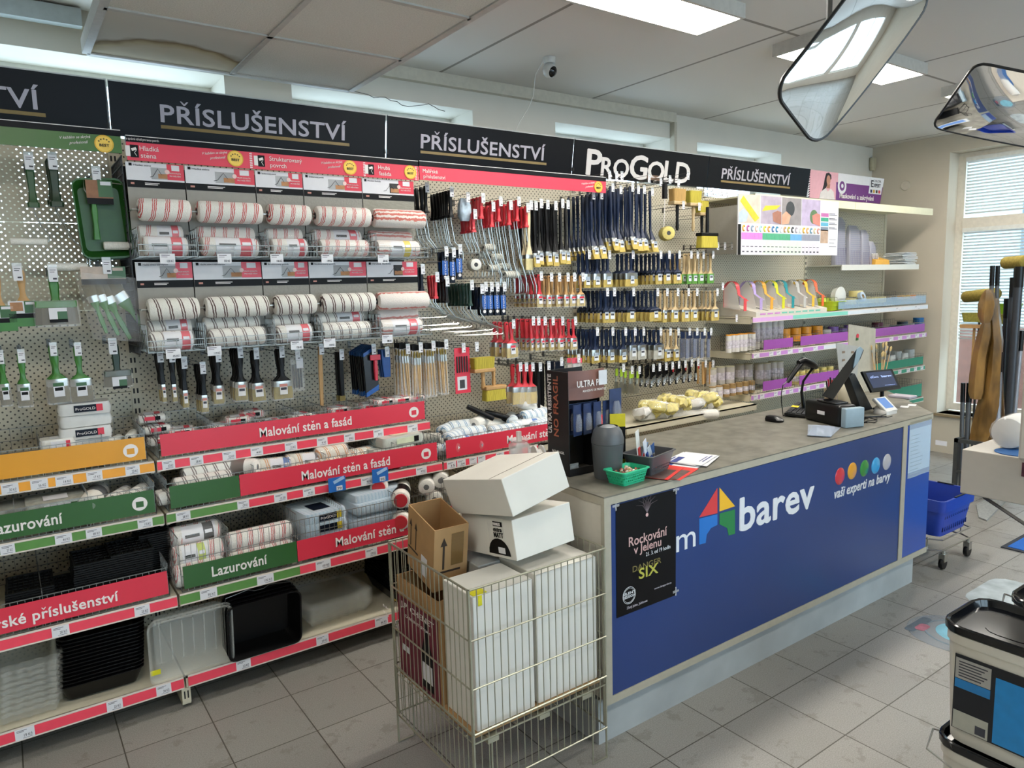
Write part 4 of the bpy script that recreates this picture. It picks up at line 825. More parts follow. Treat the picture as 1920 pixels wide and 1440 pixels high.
# wooden brushes with green cards
def carded():
    T = brush(wood, .12, .05, .014, .02, .05, hw=.03)()
    M().bx(-.055, -.012, -.21, .055, -.010, -.115, 0).bx(0, -.0125, -.165, .055, -.012, -.115, 1).bx(-.055, -.0125, -.185, .055, -.012, -.166, 2).bx(-.055, -.0125, -.22, .055, -.012, -.185, 3).bx(-.048, -.0127, -.155, -.005, -.0122, -.12, 4).bx(.005, -.0127, -.13, .045, -.0122, -.119, 0).build('card', [white, green, black, gg, mat('#a87850', .5, var=.2, name='brush_photo')], T); return T
for (u, v, lab) in ((38, 512, 'wooden flat brush on a green and white card, left of the block brush'), (-8, 520, 'wooden flat brush on a green card cut by the left edge')):
    P = at(u, v, Y=3.62); hook(P.x-.01, P.z+.01, 3.60, 'peg hook of the '+' '.join(lab.split()[:8]), 'peg hooks on the left bay', 1.3); put('carded', carded, P, (0, 0, 0), None, lab, 'brush', 'carded wooden brushes')
filmk = clear('#f4f4f4', .17, .06, 'shiny_film')
def block(hm, w=.15, bl=.07, lab=green):
    def f():
        T = thing('block_brush'); M().loft([oct_(.02, .014, .012), oct_(.034, .024, 0), oct_(.036, .028, -.06), oct_(.028, .022, -.11), oct_(.036, .026, -.12)]).build('handle', hm, T, smooth=True)
        M().bx(-w/2, -.025, -.15, w/2, .025, -.12).build('block', hm, T, bevel=.004); M().loft([oct_(w, .05, -.15), oct_(w*1.05, .06, -.15-bl)]).build('bristles', mat('#57503c', .9, var=.3, scale=300, name='dark_bristles'), T)
        M().loft([oct_(w*1.06, .062, -.118), oct_(w*1.12, .07, -.17), oct_(w*1.1, .066, -.16-bl)]).build('film', filmk, T, smooth=True)
        M().bx(-.03, -.0375, -.20, .035, -.0365, -.15, 0).bx(0, -.038, -.20, .035, -.0375, -.165, 1).bx(-.03, -.038, -.21, .035, -.0375, -.197, 2).build('label', [white, lab, black], T); return T
    return f
P = at(98, 510, Y=3.60); hook(P.x, P.z, 3.58, 'peg hook of the big green block brush', 'peg hooks on the left bay', 1.3); put('block', block(gg), P, (0, 0, 0), None, 'big green-handled block brush in shiny film, second row of the left bay', 'brush', hw_)
P = at(215, 650, Y=3.62); hook(P.x-.01, P.z+.01, 3.60, 'peg hook of the small dark green block brush', 'peg hooks on the left bay', 1.3); put('block2', block(vdg, .12, .05), P, (0, 0, 0), .88, 'smaller dark green block brush, rightmost of the lower green brushes', 'brush', hw_)
# bag of green brushes
T = thing('brush_set', 'clear bag of four green-handled brushes with a photo card on top', 'brush set', (0, 0, 0)); P = at(200, 500, Y=3.56); a = P.x; z = P.z; hook(a, z+.01, 3.56, 'peg hook of the bagged brush set', 'peg hooks on the left bay', 1.3)
M().bx(a-.10, 3.558, z-.075, a+.07, 3.560, z, 0).bx(a+.0, 3.5572, z-.05, a+.07, 3.558, z, 1).bx(a-.10, 3.5572, z-.075, a+.07, 3.558, z-.052, 2).bx(a+.02, 3.5565, z-.018, a+.06, 3.5572, z-.004, 0).build('card', [mat('#b9a89a', .5, var=.15, name='brush_photo'), green, black], T)
for i, (dx, dz, an, s) in enumerate(((-.06, -.14, -14, 1.0), (-.03, -.14, -18, 1.1), (.0, -.15, -22, 1.2), (.05, -.14, -32, 1.5))):
    m = M(); m.T = Matrix.Translation((a+dx, 3.578+.006*i, z+dz)) @ Matrix.Rotation(R(-an), 4, 'Y') @ Matrix.Diagonal((1, .8, -1, 1)); 
    m.loft([oct_(.05*s, .012, -.06*s), oct_(.045*s, .014, -.015*s)], 2); m.loft([oct_(.042*s, .016, -.018*s), oct_(.042*s, .016, .01)], 1); m.loft([oct_(.038*s, .013, .01), oct_(.014, .012, .045), oct_(.020, .014, .08), oct_(.012, .01, .13)], 0)
    m.T = Matrix.Translation((a+dx, 3.578+.006*i, z+dz)) @ Matrix.Rotation(R(an), 4, 'Y') @ Matrix.Rotation(pi, 4, 'X'); m.v = []; m.f = []; m.mi = []
    m.loft([oct_(.05*s, .012, -.07*s), oct_(.045*s, .014, -.015*s)], 2); m.loft([oct_(.042*s, .016, -.018*s), oct_(.042*s, .016, .01)], 1); m.loft([oct_(.038*s, .013, .01), oct_(.014*s, .012, .045*s), oct_(.020*s, .014, .09*s), oct_(.012*s, .01, .15*s)], 0)
    m.build('brush', [gg, chrome, mat('#6b6248', .9, var=.3, scale=300, name='mixed_bristles')], T, smooth=True)
m = M(); random.seed(11); rows_ = []
for j in range(9):
    zz = z-.02-j*.036; rows_.append([(a-.125+.02*j*.3+i*.031, 3.545+random.uniform(-.008, .008) if 0 < i < 8 else 3.57, zz-.004*i) for i in range(9)])
m.loft(rows_, 0, cap=False, close=False); m.build('bag', clear('#ffffff', .12, .05, 'shiny_bag'), T, smooth=True)
# green brushes in the lower row
gl = [white, green, black]
for (u, v, w, s, n, lab) in ((0, 670, .035, 1, 2, 'narrow green-handled brush in film at the left edge'), (40, 668, .045, 1.05, 2, 'green-handled brush in film, second of the lower row'), (100, 655, .065, 1.15, 3, 'wide green-handled brush in film, third of the lower row'), (146, 655, .07, 1.15, 1, 'widest green-handled brush in film, fourth of the lower row')):
    hang(('gb', w), brush(gg, .115, w, .016, .024, .06, mat('#6b6248', .9, var=.3, scale=300, name='mixed_bristles'), wrap=filmk, lab=gl, hw=.026), u, v, n, .03, lab, 'brush', 'green film-wrapped brushes', 3.60, s=s)
# ================================================================ black brushes, scrapers and artist brushes under the display
ylb = [mat('#e4e0dc', .5, name='label_paper'), mat('#d98f82', .5, name='salmon_label'), inkm]; blk = mat('#0b0b0d', .4, var=.1, name='black_lacquer', spec=.25)
for (u, v, w, s, n, lab) in ((300, 668, .020, 1, 2, 'narrowest black-handled brush under the roller display, far left'), (322, 668, .022, 1, 1, 'narrow black-handled brush beside the narrowest one'), (345, 680, .026, 1, 4, 'black-handled brush, second hook under the roller display'), (380, 690, .032, 1.0, 4, 'black-handled brush, third hook under the roller display'), (409, 668, .042, 1.08, 4, 'black-handled brush, fourth hook under the roller display'), (450, 660, .050, 1.12, 4, 'black-handled brush, fifth hook under the roller display'), (480, 663, .055, 1.12, 2, 'black-handled brush, sixth hook under the roller display'), (528, 660, .080, 1.12, 2, 'widest black-handled brush under the roller display')):
    hang(('kb', w), brush(blk, .135, w, .018, .022, .055, mat('#9d8a3e', .9, var=.2, scale=300, stretch=(1, 1, .04), name='yellow_bristles'), wrap=filmk, lab=ylb, hw=.030), u, v, n, .035, lab, 'brush', 'black-handled brushes under the display', 3.60, s=s)
def stick(mm, L, w, th, nm, tip=None):
    def f():
        T = thing(nm); M().loft([oct_(w, th, .012), oct_(w, th, -L*.5), oct_(w*.8, th, -L)]).build('handle', mm, T)
        if tip: M().bx(-w*.6, -.001, -L-.03, w*.6, .001, -L).build('blade', tip, T)
        return T
    return f
P = at(555, 665, Y=3.62); T = thing('file_set', 'bag of slim dark tools hanging between brushes and the wooden stick', 'tool set', P); hook(P.x, P.z, 3.60, 'peg hook of the bag of slim dark tools', 'peg hooks under the display')
for i in range(4): M().tube([(P.x-.02+.013*i, 3.62, P.z-.05), (P.x-.02+.013*i, 3.62, P.z-.17)], .005, 0, 6).build('tool', core, T)
M().bx(P.x-.035, 3.610, P.z-.19, P.x+.035, 3.632, P.z-.01).build('bag', filmk, T, bevel=.004); M().bx(P.x-.005, 3.6085, P.z-.07, P.x+.03, 3.6095, P.z-.02).build('label', white, T)
hang('stick', stick(wood, .30, .022, .010, 'stirring_stick'), 602, 655, 1, .02, 'long wooden stirring stick hanging under the roller display', 'stick', 'tools under the display', 3.62)
hang('kscr', stick(blk, .22, .026, .016, 'scraper', mat('#7b6a3a', .4, metal=.5)), 640, 665, 3, .02, 'long black scraper left of the blue trowels', 'scraper', 'tools under the display', 3.62)
def trowel():
    T = thing('paint_edger'); M().loft([[(x_, -.004, z_) for x_, z_ in ((-.055, -.04), (.02, 0), (.03, -.20), (-.045, -.24))], [(x_, .004, z_) for x_, z_ in ((-.055, -.04), (.02, 0), (.03, -.20), (-.045, -.24))]]).build('blade', mat('#15161c', .3, name='black_blade'), T)
    M().loft([[(x_, -.006, z_) for x_, z_ in ((-.055, -.02), (.02, .02), (.02, 0), (-.055, -.04))], [(x_, .006, z_) for x_, z_ in ((-.055, -.02), (.02, .02), (.02, 0), (-.055, -.04))]]).build('spine', mat('#1f5ba8', .35, name='blue_plastic'), T)
    M().loft([[(x_, -.006, z_) for x_, z_ in ((.03, -.195), (.028, -.225), (-.046, -.26), (-.045, -.235))], [(x_, .006, z_) for x_, z_ in ((.03, -.195), (.028, -.225), (-.046, -.26), (-.045, -.235))]]).build('edge', mat('#1f5ba8', .35, name='blue_plastic'), T); return T
hang('trowel', trowel, 700, 655, 9, .022, 'black plastic smoothing blade with blue edges, fanned stack', 'smoothing blade', 'smoothing blades with blue edges', 3.60, tilt=0, rz=.0)
P = at(703, 665, Y=3.58); T = thing('window_scraper', 'red and black scraper hanging in front of the blue-edged blades', 'scraper', P)
M().loft([oct_(.018, .016, -.03), oct_(.022, .018, -.08), oct_(.016, .014, -.14)]).build('handle', red, T, smooth=True).location = P; M().bx(P.x-.03, 3.575, P.z-.03, P.x+.03, 3.585, P.z+.0).build('head', red, T, bevel=.003)
T.children[0].matrix_parent_inverse = Matrix.Identity(4); T.children[0].location = (0, 0, 0)
hang('combb', stick(mat('#1c4f96', .4, name='blue_plastic'), .14, .05, .01, 'plastic_spatula'), 725, 660, 3, .02, 'blue plastic spatula at the right of the blue-edged blades', 'spatula', 'tools under the display', 3.62)
# artist brushes, carded
def artist():
    T = thing('artist_brush'); M().lathe([(.0035, -.075), (.0045, -.12), (.0028, -.20), (.002, -.235)], 0, 6).build('handle', mat('#c8a878', .5, var=.1, name='pale_wood'), T, smooth=True); M().lathe([(.004, -.045), (.0045, -.08)], 0, 6).build('ferrule', chrome, T); M().lathe([(.003, -.018), (.0055, -.03), (.004, -.047)], 0, 6).build('bristles', mat('#9c8742', .9, var=.2), T)
    M().bx(-.011, .0055, -.245, .011, .006, .012, 0).bx(-.011, .004, -.012, .011, .0055, .012, 1).build('sleeve', [clear('#ffffff', .2, .1, 'card_sleeve'), black], T); return T
x0_, x1_ = 752, 842
for r_ in range(4):
    P = at(x0_+r_*24, 655-r_*3, Y=3.60); hook(P.x+.03, P.z, 3.58, 'peg hook of carded artist brushes, cluster %s from left' % ('one', 'two', 'three', 'four')[r_], 'peg hooks of the artist brushes')
    for i in range(9):
        put('artist', artist, (P.x+.004+(i % 3)*.016+(i//3)*.006, 3.60+(i//3)*.045, P.z-.003+(.02 if r_ < 1 else 0)), (0, random.uniform(-.05, .05), 0), (1.1, 1, 1.2), 'thin wooden artist brush hanging in cluster %s from left beside the blue spatulas' % ('one', 'two', 'three', 'four')[r_], 'artist brush', 'artist brushes in clear sleeves')
# ================================================================ third bay: roller frames and red tools
rh = mat('#c92f3a', .35, var=.05, name='red_plastic'); nv = mat('#12223e', .4, var=.08, name='navy_lacquer', spec=.3); nvd = mat('#0c1424', .4, var=.05, name='dark_navy', spec=.25); dgr = mat('#10362c', .4, name='bottle_green')
G3 = 'roller frames hanging in the third bay'
hang('bf', frame_b(blk, .14, .25, .20, 0, None, .024), 846, 360, 7, .034, 'black-gripped roller frame in the stack at top left of the third bay', 'roller frame', G3, 3.62)
hang('bf', None, 800, 352, 4, .05, 'black-gripped roller frame next to the upper striped display', 'roller frame', G3, 3.70)
P = at(870, 372, Y=3.64); T = thing('wrapped_sponge', 'blue and white wrapped sponge roller between black and red grips', 'roller pack', P); hook(P.x, P.z, 3.60, 'peg hook of the blue and white wrapped roller', 'peg hooks with price tags')
M().loft([oct_(.05, .03, P.z), oct_(.075, .05, P.z-.04), oct_(.08, .055, P.z-.10), oct_(.05, .03, P.z-.13)]).build('film', mat('#aebfcc', .25, var=.35, scale=20, name='blue_white_film'), T, smooth=True).location = (P.x, P.y, 0)
for (u, v, n, wl, lab) in ((905, 372, 6, .34, 'first'), (924, 388, 3, .36, 'second'), (938, 378, 4, .40, 'third'), (957, 385, 5, .42, 'fourth'), (972, 378, 3, .44, 'fifth'), (989, 390, 5, .46, 'sixth')):
    hang(('rf', wl), frame_b(rh, .115, wl, .12, 0, None, .026, off=.03), u, v, n, .04, 'red-gripped long roller frame in the %s stack from left' % lab, 'roller frame', G3, 3.60)
hang('rfs', frame_b(rh, .10, .12, .10, 0, None, .026), 890, 402, 4, .04, 'short red-gripped roller frame hanging lower left of the long red ones', 'roller frame', G3, 3.60)
for i, (u, v, L) in enumerate(((916, 464, .09), (930, 482, .10), (942, 500, .11), (958, 515, .13), (925, 503, .10), (905, 478, .10))):
    P = at(u, v, Y=3.62+.03*(i % 3)); o = sleeve(L, .022, grst, nm='mini_roller_sleeve')(); solo(o, P, 'small grey-striped roller among red frames, %s of the cluster' % ('topmost', 'second', 'third', 'lowest', 'left middle', 'left upper')[i], 'mini roller', 'grey-striped mini rollers', (i, 0, .2))
P = at(889, 497, Y=3.60); o = sleeve(.11, .035, fleece, nm='foam_roller')(); solo(o, P, 'fat white roller seen end-on below the short red grips', 'paint roller', None, (0, 0, R(70)))
def navypack():
    T = thing('navy_roller_card'); M().bx(-.018, -.008, -.17, .018, .008, 0).build('card', nvd, T, bevel=.002); M().bx(-.019, -.009, -.13, .019, -.008, -.05).build('print', mat('#1c56a6', .4, var=.1, name='blue_print'), T)
    M().lathe([(.010, -.001), (.010, 0)], 0, 12, 'y', (0, -.0095, -.145)).build('ring', lt, T); text('STORCH', (.007, -.0096, -.13), (.007, -.0096, -.03), .010, lt, T, normal=(0, -1, 0)); return T
for i, (u, v) in enumerate(((836, 472), (850, 474), (862, 468))): hang('npack', navypack, u, v, 1 if i else 2, .04, 'navy card pack %s of three below the black roller frames' % ('leftmost', 'middle', 'rightmost')[i], 'card pack', 'navy card packs', 3.60, s=1.0)
for i, u in enumerate((910, 921, 932, 945)): hang('npack', navypack, u, 538, 2, .05, 'navy card pack in the lower row beside green grips, number %s from left' % ('one', 'two', 'three', 'four')[i], 'card pack', 'navy card packs', 3.60)
for (u, v, n, mm, c, k) in ((792, 505, 2, nvd, 'dark navy', 'n'), (819, 520, 3, rh, 'red', 'r'), (838, 528, 4, blk, 'black', 'k'), (884, 535, 7, dgr, 'bottle-green', 'g'), (903, 542, 4, nvd, 'navy', 'n')):
    hang(('wf', k), frame_b(mm, .12, .15, .28, 0, None, .024, off=.06), u, v, n, .038, '%s-gripped wide roller frame in the lower row of frames' % c, 'roller frame', G3, 3.58)
yb_ = mat('#c0a85c', .9, var=.2, scale=300, stretch=(1, 1, .04), bump=.4, name='yellow_bristles')
whl = [mat('#dadde0', .5, name='white_label'), mat('#9aa7b5', .5, name='grey_blue_label'), inkm]; rl = [white, red, inkm]
hang('wb', brush(mat('#d8c9a4', .5, var=.05, name='pale_varnished_wood'), .30, .055, .014, .02, .07, mat('#cbbf8e', .9, var=.15, name='pale_bristles'), hw=.026), 995, 385, 2, .05, 'pale wooden long-handled brush left of the long black ones', 'brush', 'long-handled brushes', 3.60)
for i, (u, v) in enumerate(((1004, 386), (1014, 382), (1026, 384), (1041, 386), (1054, 382), (1064, 384))):
    hang('lb', brush(blk, .29, .045, .016, .022, .06, yb_, hw=.020, bend=-.15, lab=whl), u, v, 5 if i % 2 else 4, .05, 'long black-handled brush with bent yellow head, %s stack from left' % ('first', 'second', 'third', 'fourth', 'fifth', 'sixth')[i], 'brush', 'long-handled brushes', 3.60)
hang('rb', brush(rh, .115, .045, .016, .022, .055, yb_, wrap=filmm, lab=rl, hw=.026), 1014, 518, 6, .045, 'red-handled brush in film with red label, next to wooden ones', 'brush', 'red and wooden brushes of the third bay', 3.60)
for i, (u, w) in enumerate(((1033, .035), (1048, .03), (1064, .035), (1076, .04), (1092, .065))):
    hang(('wr', w), brush(wood, .115, w, .014, .022, .05, yb_, wrap=filmm, lab=rl, hw=.02), u, 520, 4, .055, 'wooden-handled brush with red and white label, %s stack from left' % ('first', 'second', 'third', 'fourth', 'fifth widest')[i], 'brush', 'red and wooden brushes of the third bay', 3.60)
for i, (u, w, n) in enumerate(((999, .02, 4), (1009, .025, 4), (1021, .03, 5), (1036, .035, 5), (1054, .045, 5), (1078, .055, 5))):
    hang(('r3', w), brush(rh, .115, w, .014, .022, .05, yb_, wrap=filmm, lab=rl, hw=.024), u, 602, n, .05, 'red-handled brush below the wooden ones, %s stack from left' % ('first', 'second', 'third', 'fourth', 'fifth', 'widest sixth')[i], 'brush', 'lower row of red-handled brushes', 3.60)
hang('rw', brush(rh, .12, .08, .018, .025, .06, yb_, wrap=filmm, lab=rl, hw=.032), 962, 608, 4, .06, 'wide red-handled brush hanging left of the lower red row', 'brush', 'lower row of red-handled brushes', 3.58)
for i, u in enumerate((975, 986, 998)): hang('r4', brush(rh, .13, .085, .02, .028, .075, yb_, wrap=filmm, lab=rl if i == 2 else None, hw=.028), u, 688, 2, .06, 'red-handled wide brush in the lowest row, %s of three' % ('left', 'middle', 'right')[i], 'brush', 'lowest red-handled wide brushes', 3.56)
hang('lk', stick(blk, .27, .026, .012, 'black_scraper'), 1012, 688, 5, .04, 'long black blade handle in the stack right of the lowest red brushes', 'scraper', 'long black blades', 3.58); hang('lk', None, 1028, 686, 5, .04, 'long black blade handle in the second stack right of the lowest red brushes', 'scraper', 'long black blades', 3.58)
def bagged(c, w=.07, h=.2, lab=None):
    def f():
        T = thing('bagged_tool'); M().bx(-w/2, -.008, -h, w/2, .008, 0).build('bag', filmk, T, bevel=.003); M().bx(-w*.35, -.004, -h*.9, w*.35, .004, -h*.25).build('tool', mat(c, .5, var=.25, scale=25), T)
        M().bx(-w/2, -.0095, -h*.24, w/2, -.0085, 0).build('header_card', lab or nvd, T); return T
    return f
hang('bgd', bagged('#30343c', .075, .24, nvd), 1052, 678, 3, .05, 'dark bagged tool behind the black display stand', 'bagged tool', 'bagged tools in the third bay', 3.60)
hang('rc', bagged('#c9c4c0', .085, .13, mat('#e0566a', .4, name='pink_red_card')), 1084, 672, 2, .05, 'pink-red card pack above the black and copper display stand', 'bagged tool', 'bagged tools in the third bay', 3.56)
# card with 3M-red header and pins, and block brushes with natural bristles
P = at(865, 652, Y=3.60); T = thing('card_pack', 'red card pack of small grey rods right of the artist brushes', 'card pack', P); hook(P.x, P.z, 3.58, 'peg hook of the red card pack', 'peg hooks of the artist brushes'); x, z = P.x, P.z
M().bx(x-.05, 3.60, z-.27, x+.055, 3.602, z, 0).bx(x-.035, 3.5995, z-.25, x+.03, 3.6, z-.17, 1).bx(x-.02, 3.599, z-.24, x+.015, 3.5995, z-.19, 2).build('card', [red, white, core], T)
for i in range(5): M().tube([(x-.035+i*.017, 3.594, z-.05), (x-.035+i*.017, 3.594, z-.145)], .004, 0, 6).build('rod', core, T)
bb = mat('#b3a43c', .9, var=.22, scale=260, stretch=(1, 1, .03), bump=.5, name='fibre_bristles')
def blockb(w=.16, d=.05, bl=.07, up=False, hm=wood, tip=None, bm=bb, h=.12):
    "block brush: block with bristles and a round handle; up: bristles point upward"
    def f():
        T = thing('block_brush'); s = 1 if up else -1
        M().bx(-w/2, -d/2, -.012, w/2, d/2, .012).build('block', tip or hm, T, bevel=.005)
        M().loft([rrect(w*.94, d*.9, .01, s*.011), rrect(w*1.0, d*1.05, .012, s*(.012+bl))]).build('bristles', bm, T)
        M().lathe([(.010, 0), (.013, -s*.03), (.010, -s*h*.6), (.013, -s*h*.9), (.008, -s*h)], 0, 10).build('handle', hm, T, smooth=True); return T
    return f
for (u, v, up, rx, lab) in ((905, 694, True, 0, 'wooden block brush hanging bristles up, below the red card pack'), (926, 726, False, 0, 'wooden block brush with yellow bristles pointing down, left of the red wide brushes')):
    P = at(u, v, Y=3.58); solo(blockb(.15, .06, .065, up, h=.11)(), P, lab, 'brush', 'wooden block brushes')
P = at(888, 650, Y=3.58); hook(P.x, P.z, 3.55, 'peg hook of the wooden block brushes', 'peg hooks with price tags')
# ================================================================ fourth bay: the navy brushes
B4 = 'brushes under the tall-lettered sign'; ln = brush(nv, .33, .05, .016, .022, .06, yb_, hw=.022, bend=-.35, lab=whl)
for i, (u, v, n) in enumerate(((1112, 366, 6), (1127, 366, 4), (1148, 352, 6), (1163, 356, 4), (1185, 352, 6), (1196, 356, 4), (1207, 356, 4), (1222, 360, 5))):
    hang('ln', ln, u, v, n, .045, 'long navy-handled brush with bent head, %s stack of the top row' % ('first', 'second', 'third', 'fourth', 'fifth', 'sixth', 'seventh', 'eighth')[i], 'brush', B4, 3.60)
OR = ('first', 'second', 'third', 'fourth', 'fifth', 'sixth', 'seventh', 'eighth', 'ninth')
palew = mat('#bfa67c', .5, var=.08, scale=18, stretch=(1, 1, .2), name='raw_beech'); gwrap = mat('#5f9a3c', .4, var=.1, name='green_wrap'); wbr = mat('#b5b3a8', .9, var=.15, scale=300, stretch=(1, 1, .04), name='white_bristles')
def row4(v, items, rown):
    for i, (u, w, n, kind) in enumerate(items):
        w = round(w*1.22, 3)
        if kind == 'nw': b = brush(nv, .115, w, .016, .034, .045, yb_, hw=.024, lab=whl); d = 'navy-handled brush'
        elif kind == 'ny': b = brush(nv, .115, w, .016, .012, .06, yb_, fm=nvd, hw=.024, lab=whl); d = 'navy-handled yellow-bristled brush'
        elif kind == 'wg': b = brush(palew, .13, w, .014, .012, .05, gwrap, fm=gwrap, hw=.02, lab=whl); d = 'pale wooden brush with green wrap'
        elif kind == 'wy': b = brush(palew, .12, w, .014, .012, .065, yb_, hw=.02, lab=whl); d = 'pale wooden brush'
        else: b = brush(nv, .09, w, .016, .03, .06, wbr, hw=.026, lab=whl); d = 'navy-handled white-bristled brush'
        hang((kind, w), b, u, v, n, .042, '%s, %s stack from left, %s navy-wall row' % (d, OR[i], rown), 'brush', B4, 3.60, s=1.1)
row4(478, [(1104, .04, 3, 'nw'), (1122, .045, 4, 'nw'), (1142, .06, 4, 'nw'), (1186, .09, 4, 'nw'), (1238, .045, 7, 'ny'), (1254, .05, 4, 'ny'), (1273, .06, 4, 'ny')], 'second')
row4(478, [(1295, .035, 6, 'wg'), (1307, .04, 3, 'wg'), (1318, .045, 3, 'wg'), (1336, .05, 5, 'wg')], 'second outer')
row4(548, [(1138, .04, 7, 'ny'), (1151, .045, 3, 'ny'), (1187, .06, 8, 'ny'), (1232, .085, 7, 'ny'), (1250, .03, 3, 'wy'), (1270, .055, 3, 'wy'), (1290, .06, 3, 'wy'), (1306, .06, 3, 'wy'), (1344, .065, 6, 'wy')], 'third')
row4(622, [(1119, .045, 7, 'nw'), (1148, .045, 6, 'nw'), (1172, .055, 5, 'nw'), (1190, .05, 3, 'w'), (1206, .06, 4, 'w'), (1238, .08, 6, 'w'), (1256, .04, 3, 'wy'), (1271, .04, 2, 'wy')], 'fourth')
for i, u in enumerate((1292, 1306, 1320, 1332)): hang('bp', bagged('#27406e', .04, .22, mat('#1d2f55', .4, name='navy_card')), u, 622, 3, .05, 'slim dark blue bagged tool, %s stack left of the cream shelves' % OR[i], 'bagged tool', 'slim blue bagged tools', 3.60)
def spat():
    T = thing('putty_knife'); M().loft([oct_(.014, .01, .01), oct_(.018, .012, -.10)]).build('handle', mat('#8a8f88', .4, name='grey_handle'), T); M().loft([[(a, -.001, b) for a, b in ((-.012, -.1), (.012, -.1), (.03, -.17), (-.03, -.17))], [(a, .001, b) for a, b in ((-.012, -.1), (.012, -.1), (.03, -.17), (-.03, -.17))]]).build('blade', chrome, T)
    M().bx(-.012, -.008, -.06, .012, -.0065, -.01).build('label', mat('#a4c832', .4, name='lime_label'), T); return T
for i, (u, v) in enumerate(((1168, 690), (1184, 694), (1198, 694))): hang('spat', spat, u, v, 2, .05, 'grey putty knife with lime label, %s of three right of the copper display stand' % ('left', 'middle', 'right')[i], 'putty knife', 'putty knives', 3.60)
mb = brush(blk, .085, .022, .012, .03, .03, mat('#22242a', .8, name='dark_bristles'), hw=.018, lab=whl)
for i, u in enumerate((1224, 1236, 1248, 1260, 1272, 1284, 1296, 1308)):
    hang('mb', mb, u, 690-(i*1.5), 4, .05, 'small black brush with silver ferrule, %s stack of the lowest row' % OR[i], 'brush', 'small black and silver brushes', 3.60)
    if i in (3, 5, 7):
        P = at(u+2, 692-i*1.5, Y=3.58); o = thing('red_clip', 'small red tip between the small black brushes, %s of three' % {3: 'left', 5: 'middle', 7: 'right'}[i], 'clip', P, 'red tips'); M().loft([oct_(.012, .008, P.z+.01), oct_(.016, .01, P.z-.015), oct_(.006, .006, P.z-.04)]).build('clip', rh, o, smooth=True).location = (P.x, P.y, 0)
for i, u in enumerate((1322, 1336)): hang('pc', stick(wood, .16, .02, .012, 'wooden_scraper'), u, 682, 2, .05, 'short wooden-handled tool at the end of the lowest row, %s' % ('left one', 'right one')[i], 'scraper', 'wooden-handled tools', 3.60)
# ceiling brushes on the upper right hooks
for i, (u, v, w, bm_, hm_) in enumerate(((1270, 381, .13, mat('#b08c52', .9, var=.2, scale=260, stretch=(1, 1, .03), name='tan_bristles'), blk), (1300, 384, .13, bb, palew), (1316, 402, .10, bb, blk))):
    P = at(u, v, Y=3.56+.05*i); solo(blockb(w, .06, .085, True, hm_, palew, bm_, .19)(), P, ('tan-bristled ceiling brush hanging bristles up at the top right hooks', 'yellow-bristled ceiling brush with pale wooden handle at the top right hooks', 'narrower yellow-bristled ceiling brush behind the other two')[i], 'brush', 'ceiling brushes', (0, 0, 0)); hook(P.x, P.z-.02, P.y-.05, 'peg hook of the ceiling brushes, %s' % OR[i], 'peg hooks with price tags')
P = at(1326, 440, Y=3.56); solo(blockb(.19, .06, .085, False, blk, blk, bb, -.01)(), P, 'wide yellow block brush with black top above the green-wrapped brushes', 'brush', 'ceiling brushes')
M().lathe([(.012, 0), (.014, .06), (.012, .20)], 0, 10).build('handle', blk, bpy.data.objects[[o.name for o in bpy.data.objects if o.get('label', '').startswith('wide yellow block')][0]], smooth=True)
P = at(1250, 438, Y=3.56); T = thing('lambswool_roller', 'yellow ring-like roller on a white wire right of the long navy brushes', 'paint roller', P); m = M(); m.T = Matrix.Translation(P) @ Matrix.Rotation(R(60), 4, 'Z'); sleeve_mesh(.10, .05, m, hole=.3); m.build('nap', [mat('#cfc074', .95, var=.1, scale=100, bump=.5, name='yellow_nap'), core], T, smooth=True)
M().tube([P, P+V((-.03, 0, .03)), P+V((-.02, 0, .2)), P+V((-.02, 0, .25))], .003).build('wire', lt, T)
M().loft([oct_(.03, .03, P.z+.34), oct_(.034, .03, P.z+.24)]).build('grip', blk, T).location = (P.x-.02, P.y, 0)
for (u, v) in ((1142, 337), (1155, 338), (1165, 338), (1216, 343), (1238, 350), (1255, 345), (1271, 352), (1289, 338), (1345, 470), (1358, 470), (1371, 470), (1354, 545), (1380, 605), (1335, 368), (1352, 370), (1362, 372)):
    P = at(u, v-8, Y=3.58); hook(P.x, P.z, 3.58, 'empty-looking peg hook with white price tag near the right end of the brush wall', 'bare peg hooks')
# ================================================================ goods on the shelves
def onrow(build, u, row, dy, lab, cat, group=None, dz=0, rz=0, key=None, rx=0, sc=None, ry=0):
    Y, zt, _ = row; y = Y+dy; z = zt+.003+dz; x = xu(u, y, z+.02)
    return put(key or ('u', len(KIT)), build, (x, y, z), (rx, ry, rz), sc, lab, cat, group)
R1, R2, R3, R4 = ROWS[1], ROWS[2], ROWS[3], ROWS[4]
pk3 = pack(3, .11, .018, brst); pkr = pack(3, .11, .018, redst)
onrow(lambda: sleeve(.07, .045, mat('#c9a63c', .6, name='yellow_foam'))(), 15, R1, .10, 'yellow roll in the orange-fronted basket at the left edge', 'roll', dz=.05, rz=1.2)
onrow(flatpack(.13, .10, .05, fleece, [white, red]), 108, R1, .10, 'small white pack left of the tall stack in the orange-fronted basket', 'roller pack', 'goods on the top shelf of the left bay', dz=.09)
for i in range(5): onrow(flatpack(.20, .12, .05, mat('#d4d4d0', .7, var=.05, name='white_foam'), [nvd, red] if i % 2 == 0 else None, 'ProGOLD' if i % 2 == 0 else None), 162-i*1.0, R1, .12+.012*(i % 2), 'white foam pack, %s of the tall stack in the orange-fronted basket' % ('lowest', 'second', 'third', 'fourth', 'topmost')[i], 'roller pack', 'stacked white foam packs', dz=.02+i*.053, rz=(-.1, .06, -.02, .05, -.05)[i], key=('wfp', i % 2 == 0))
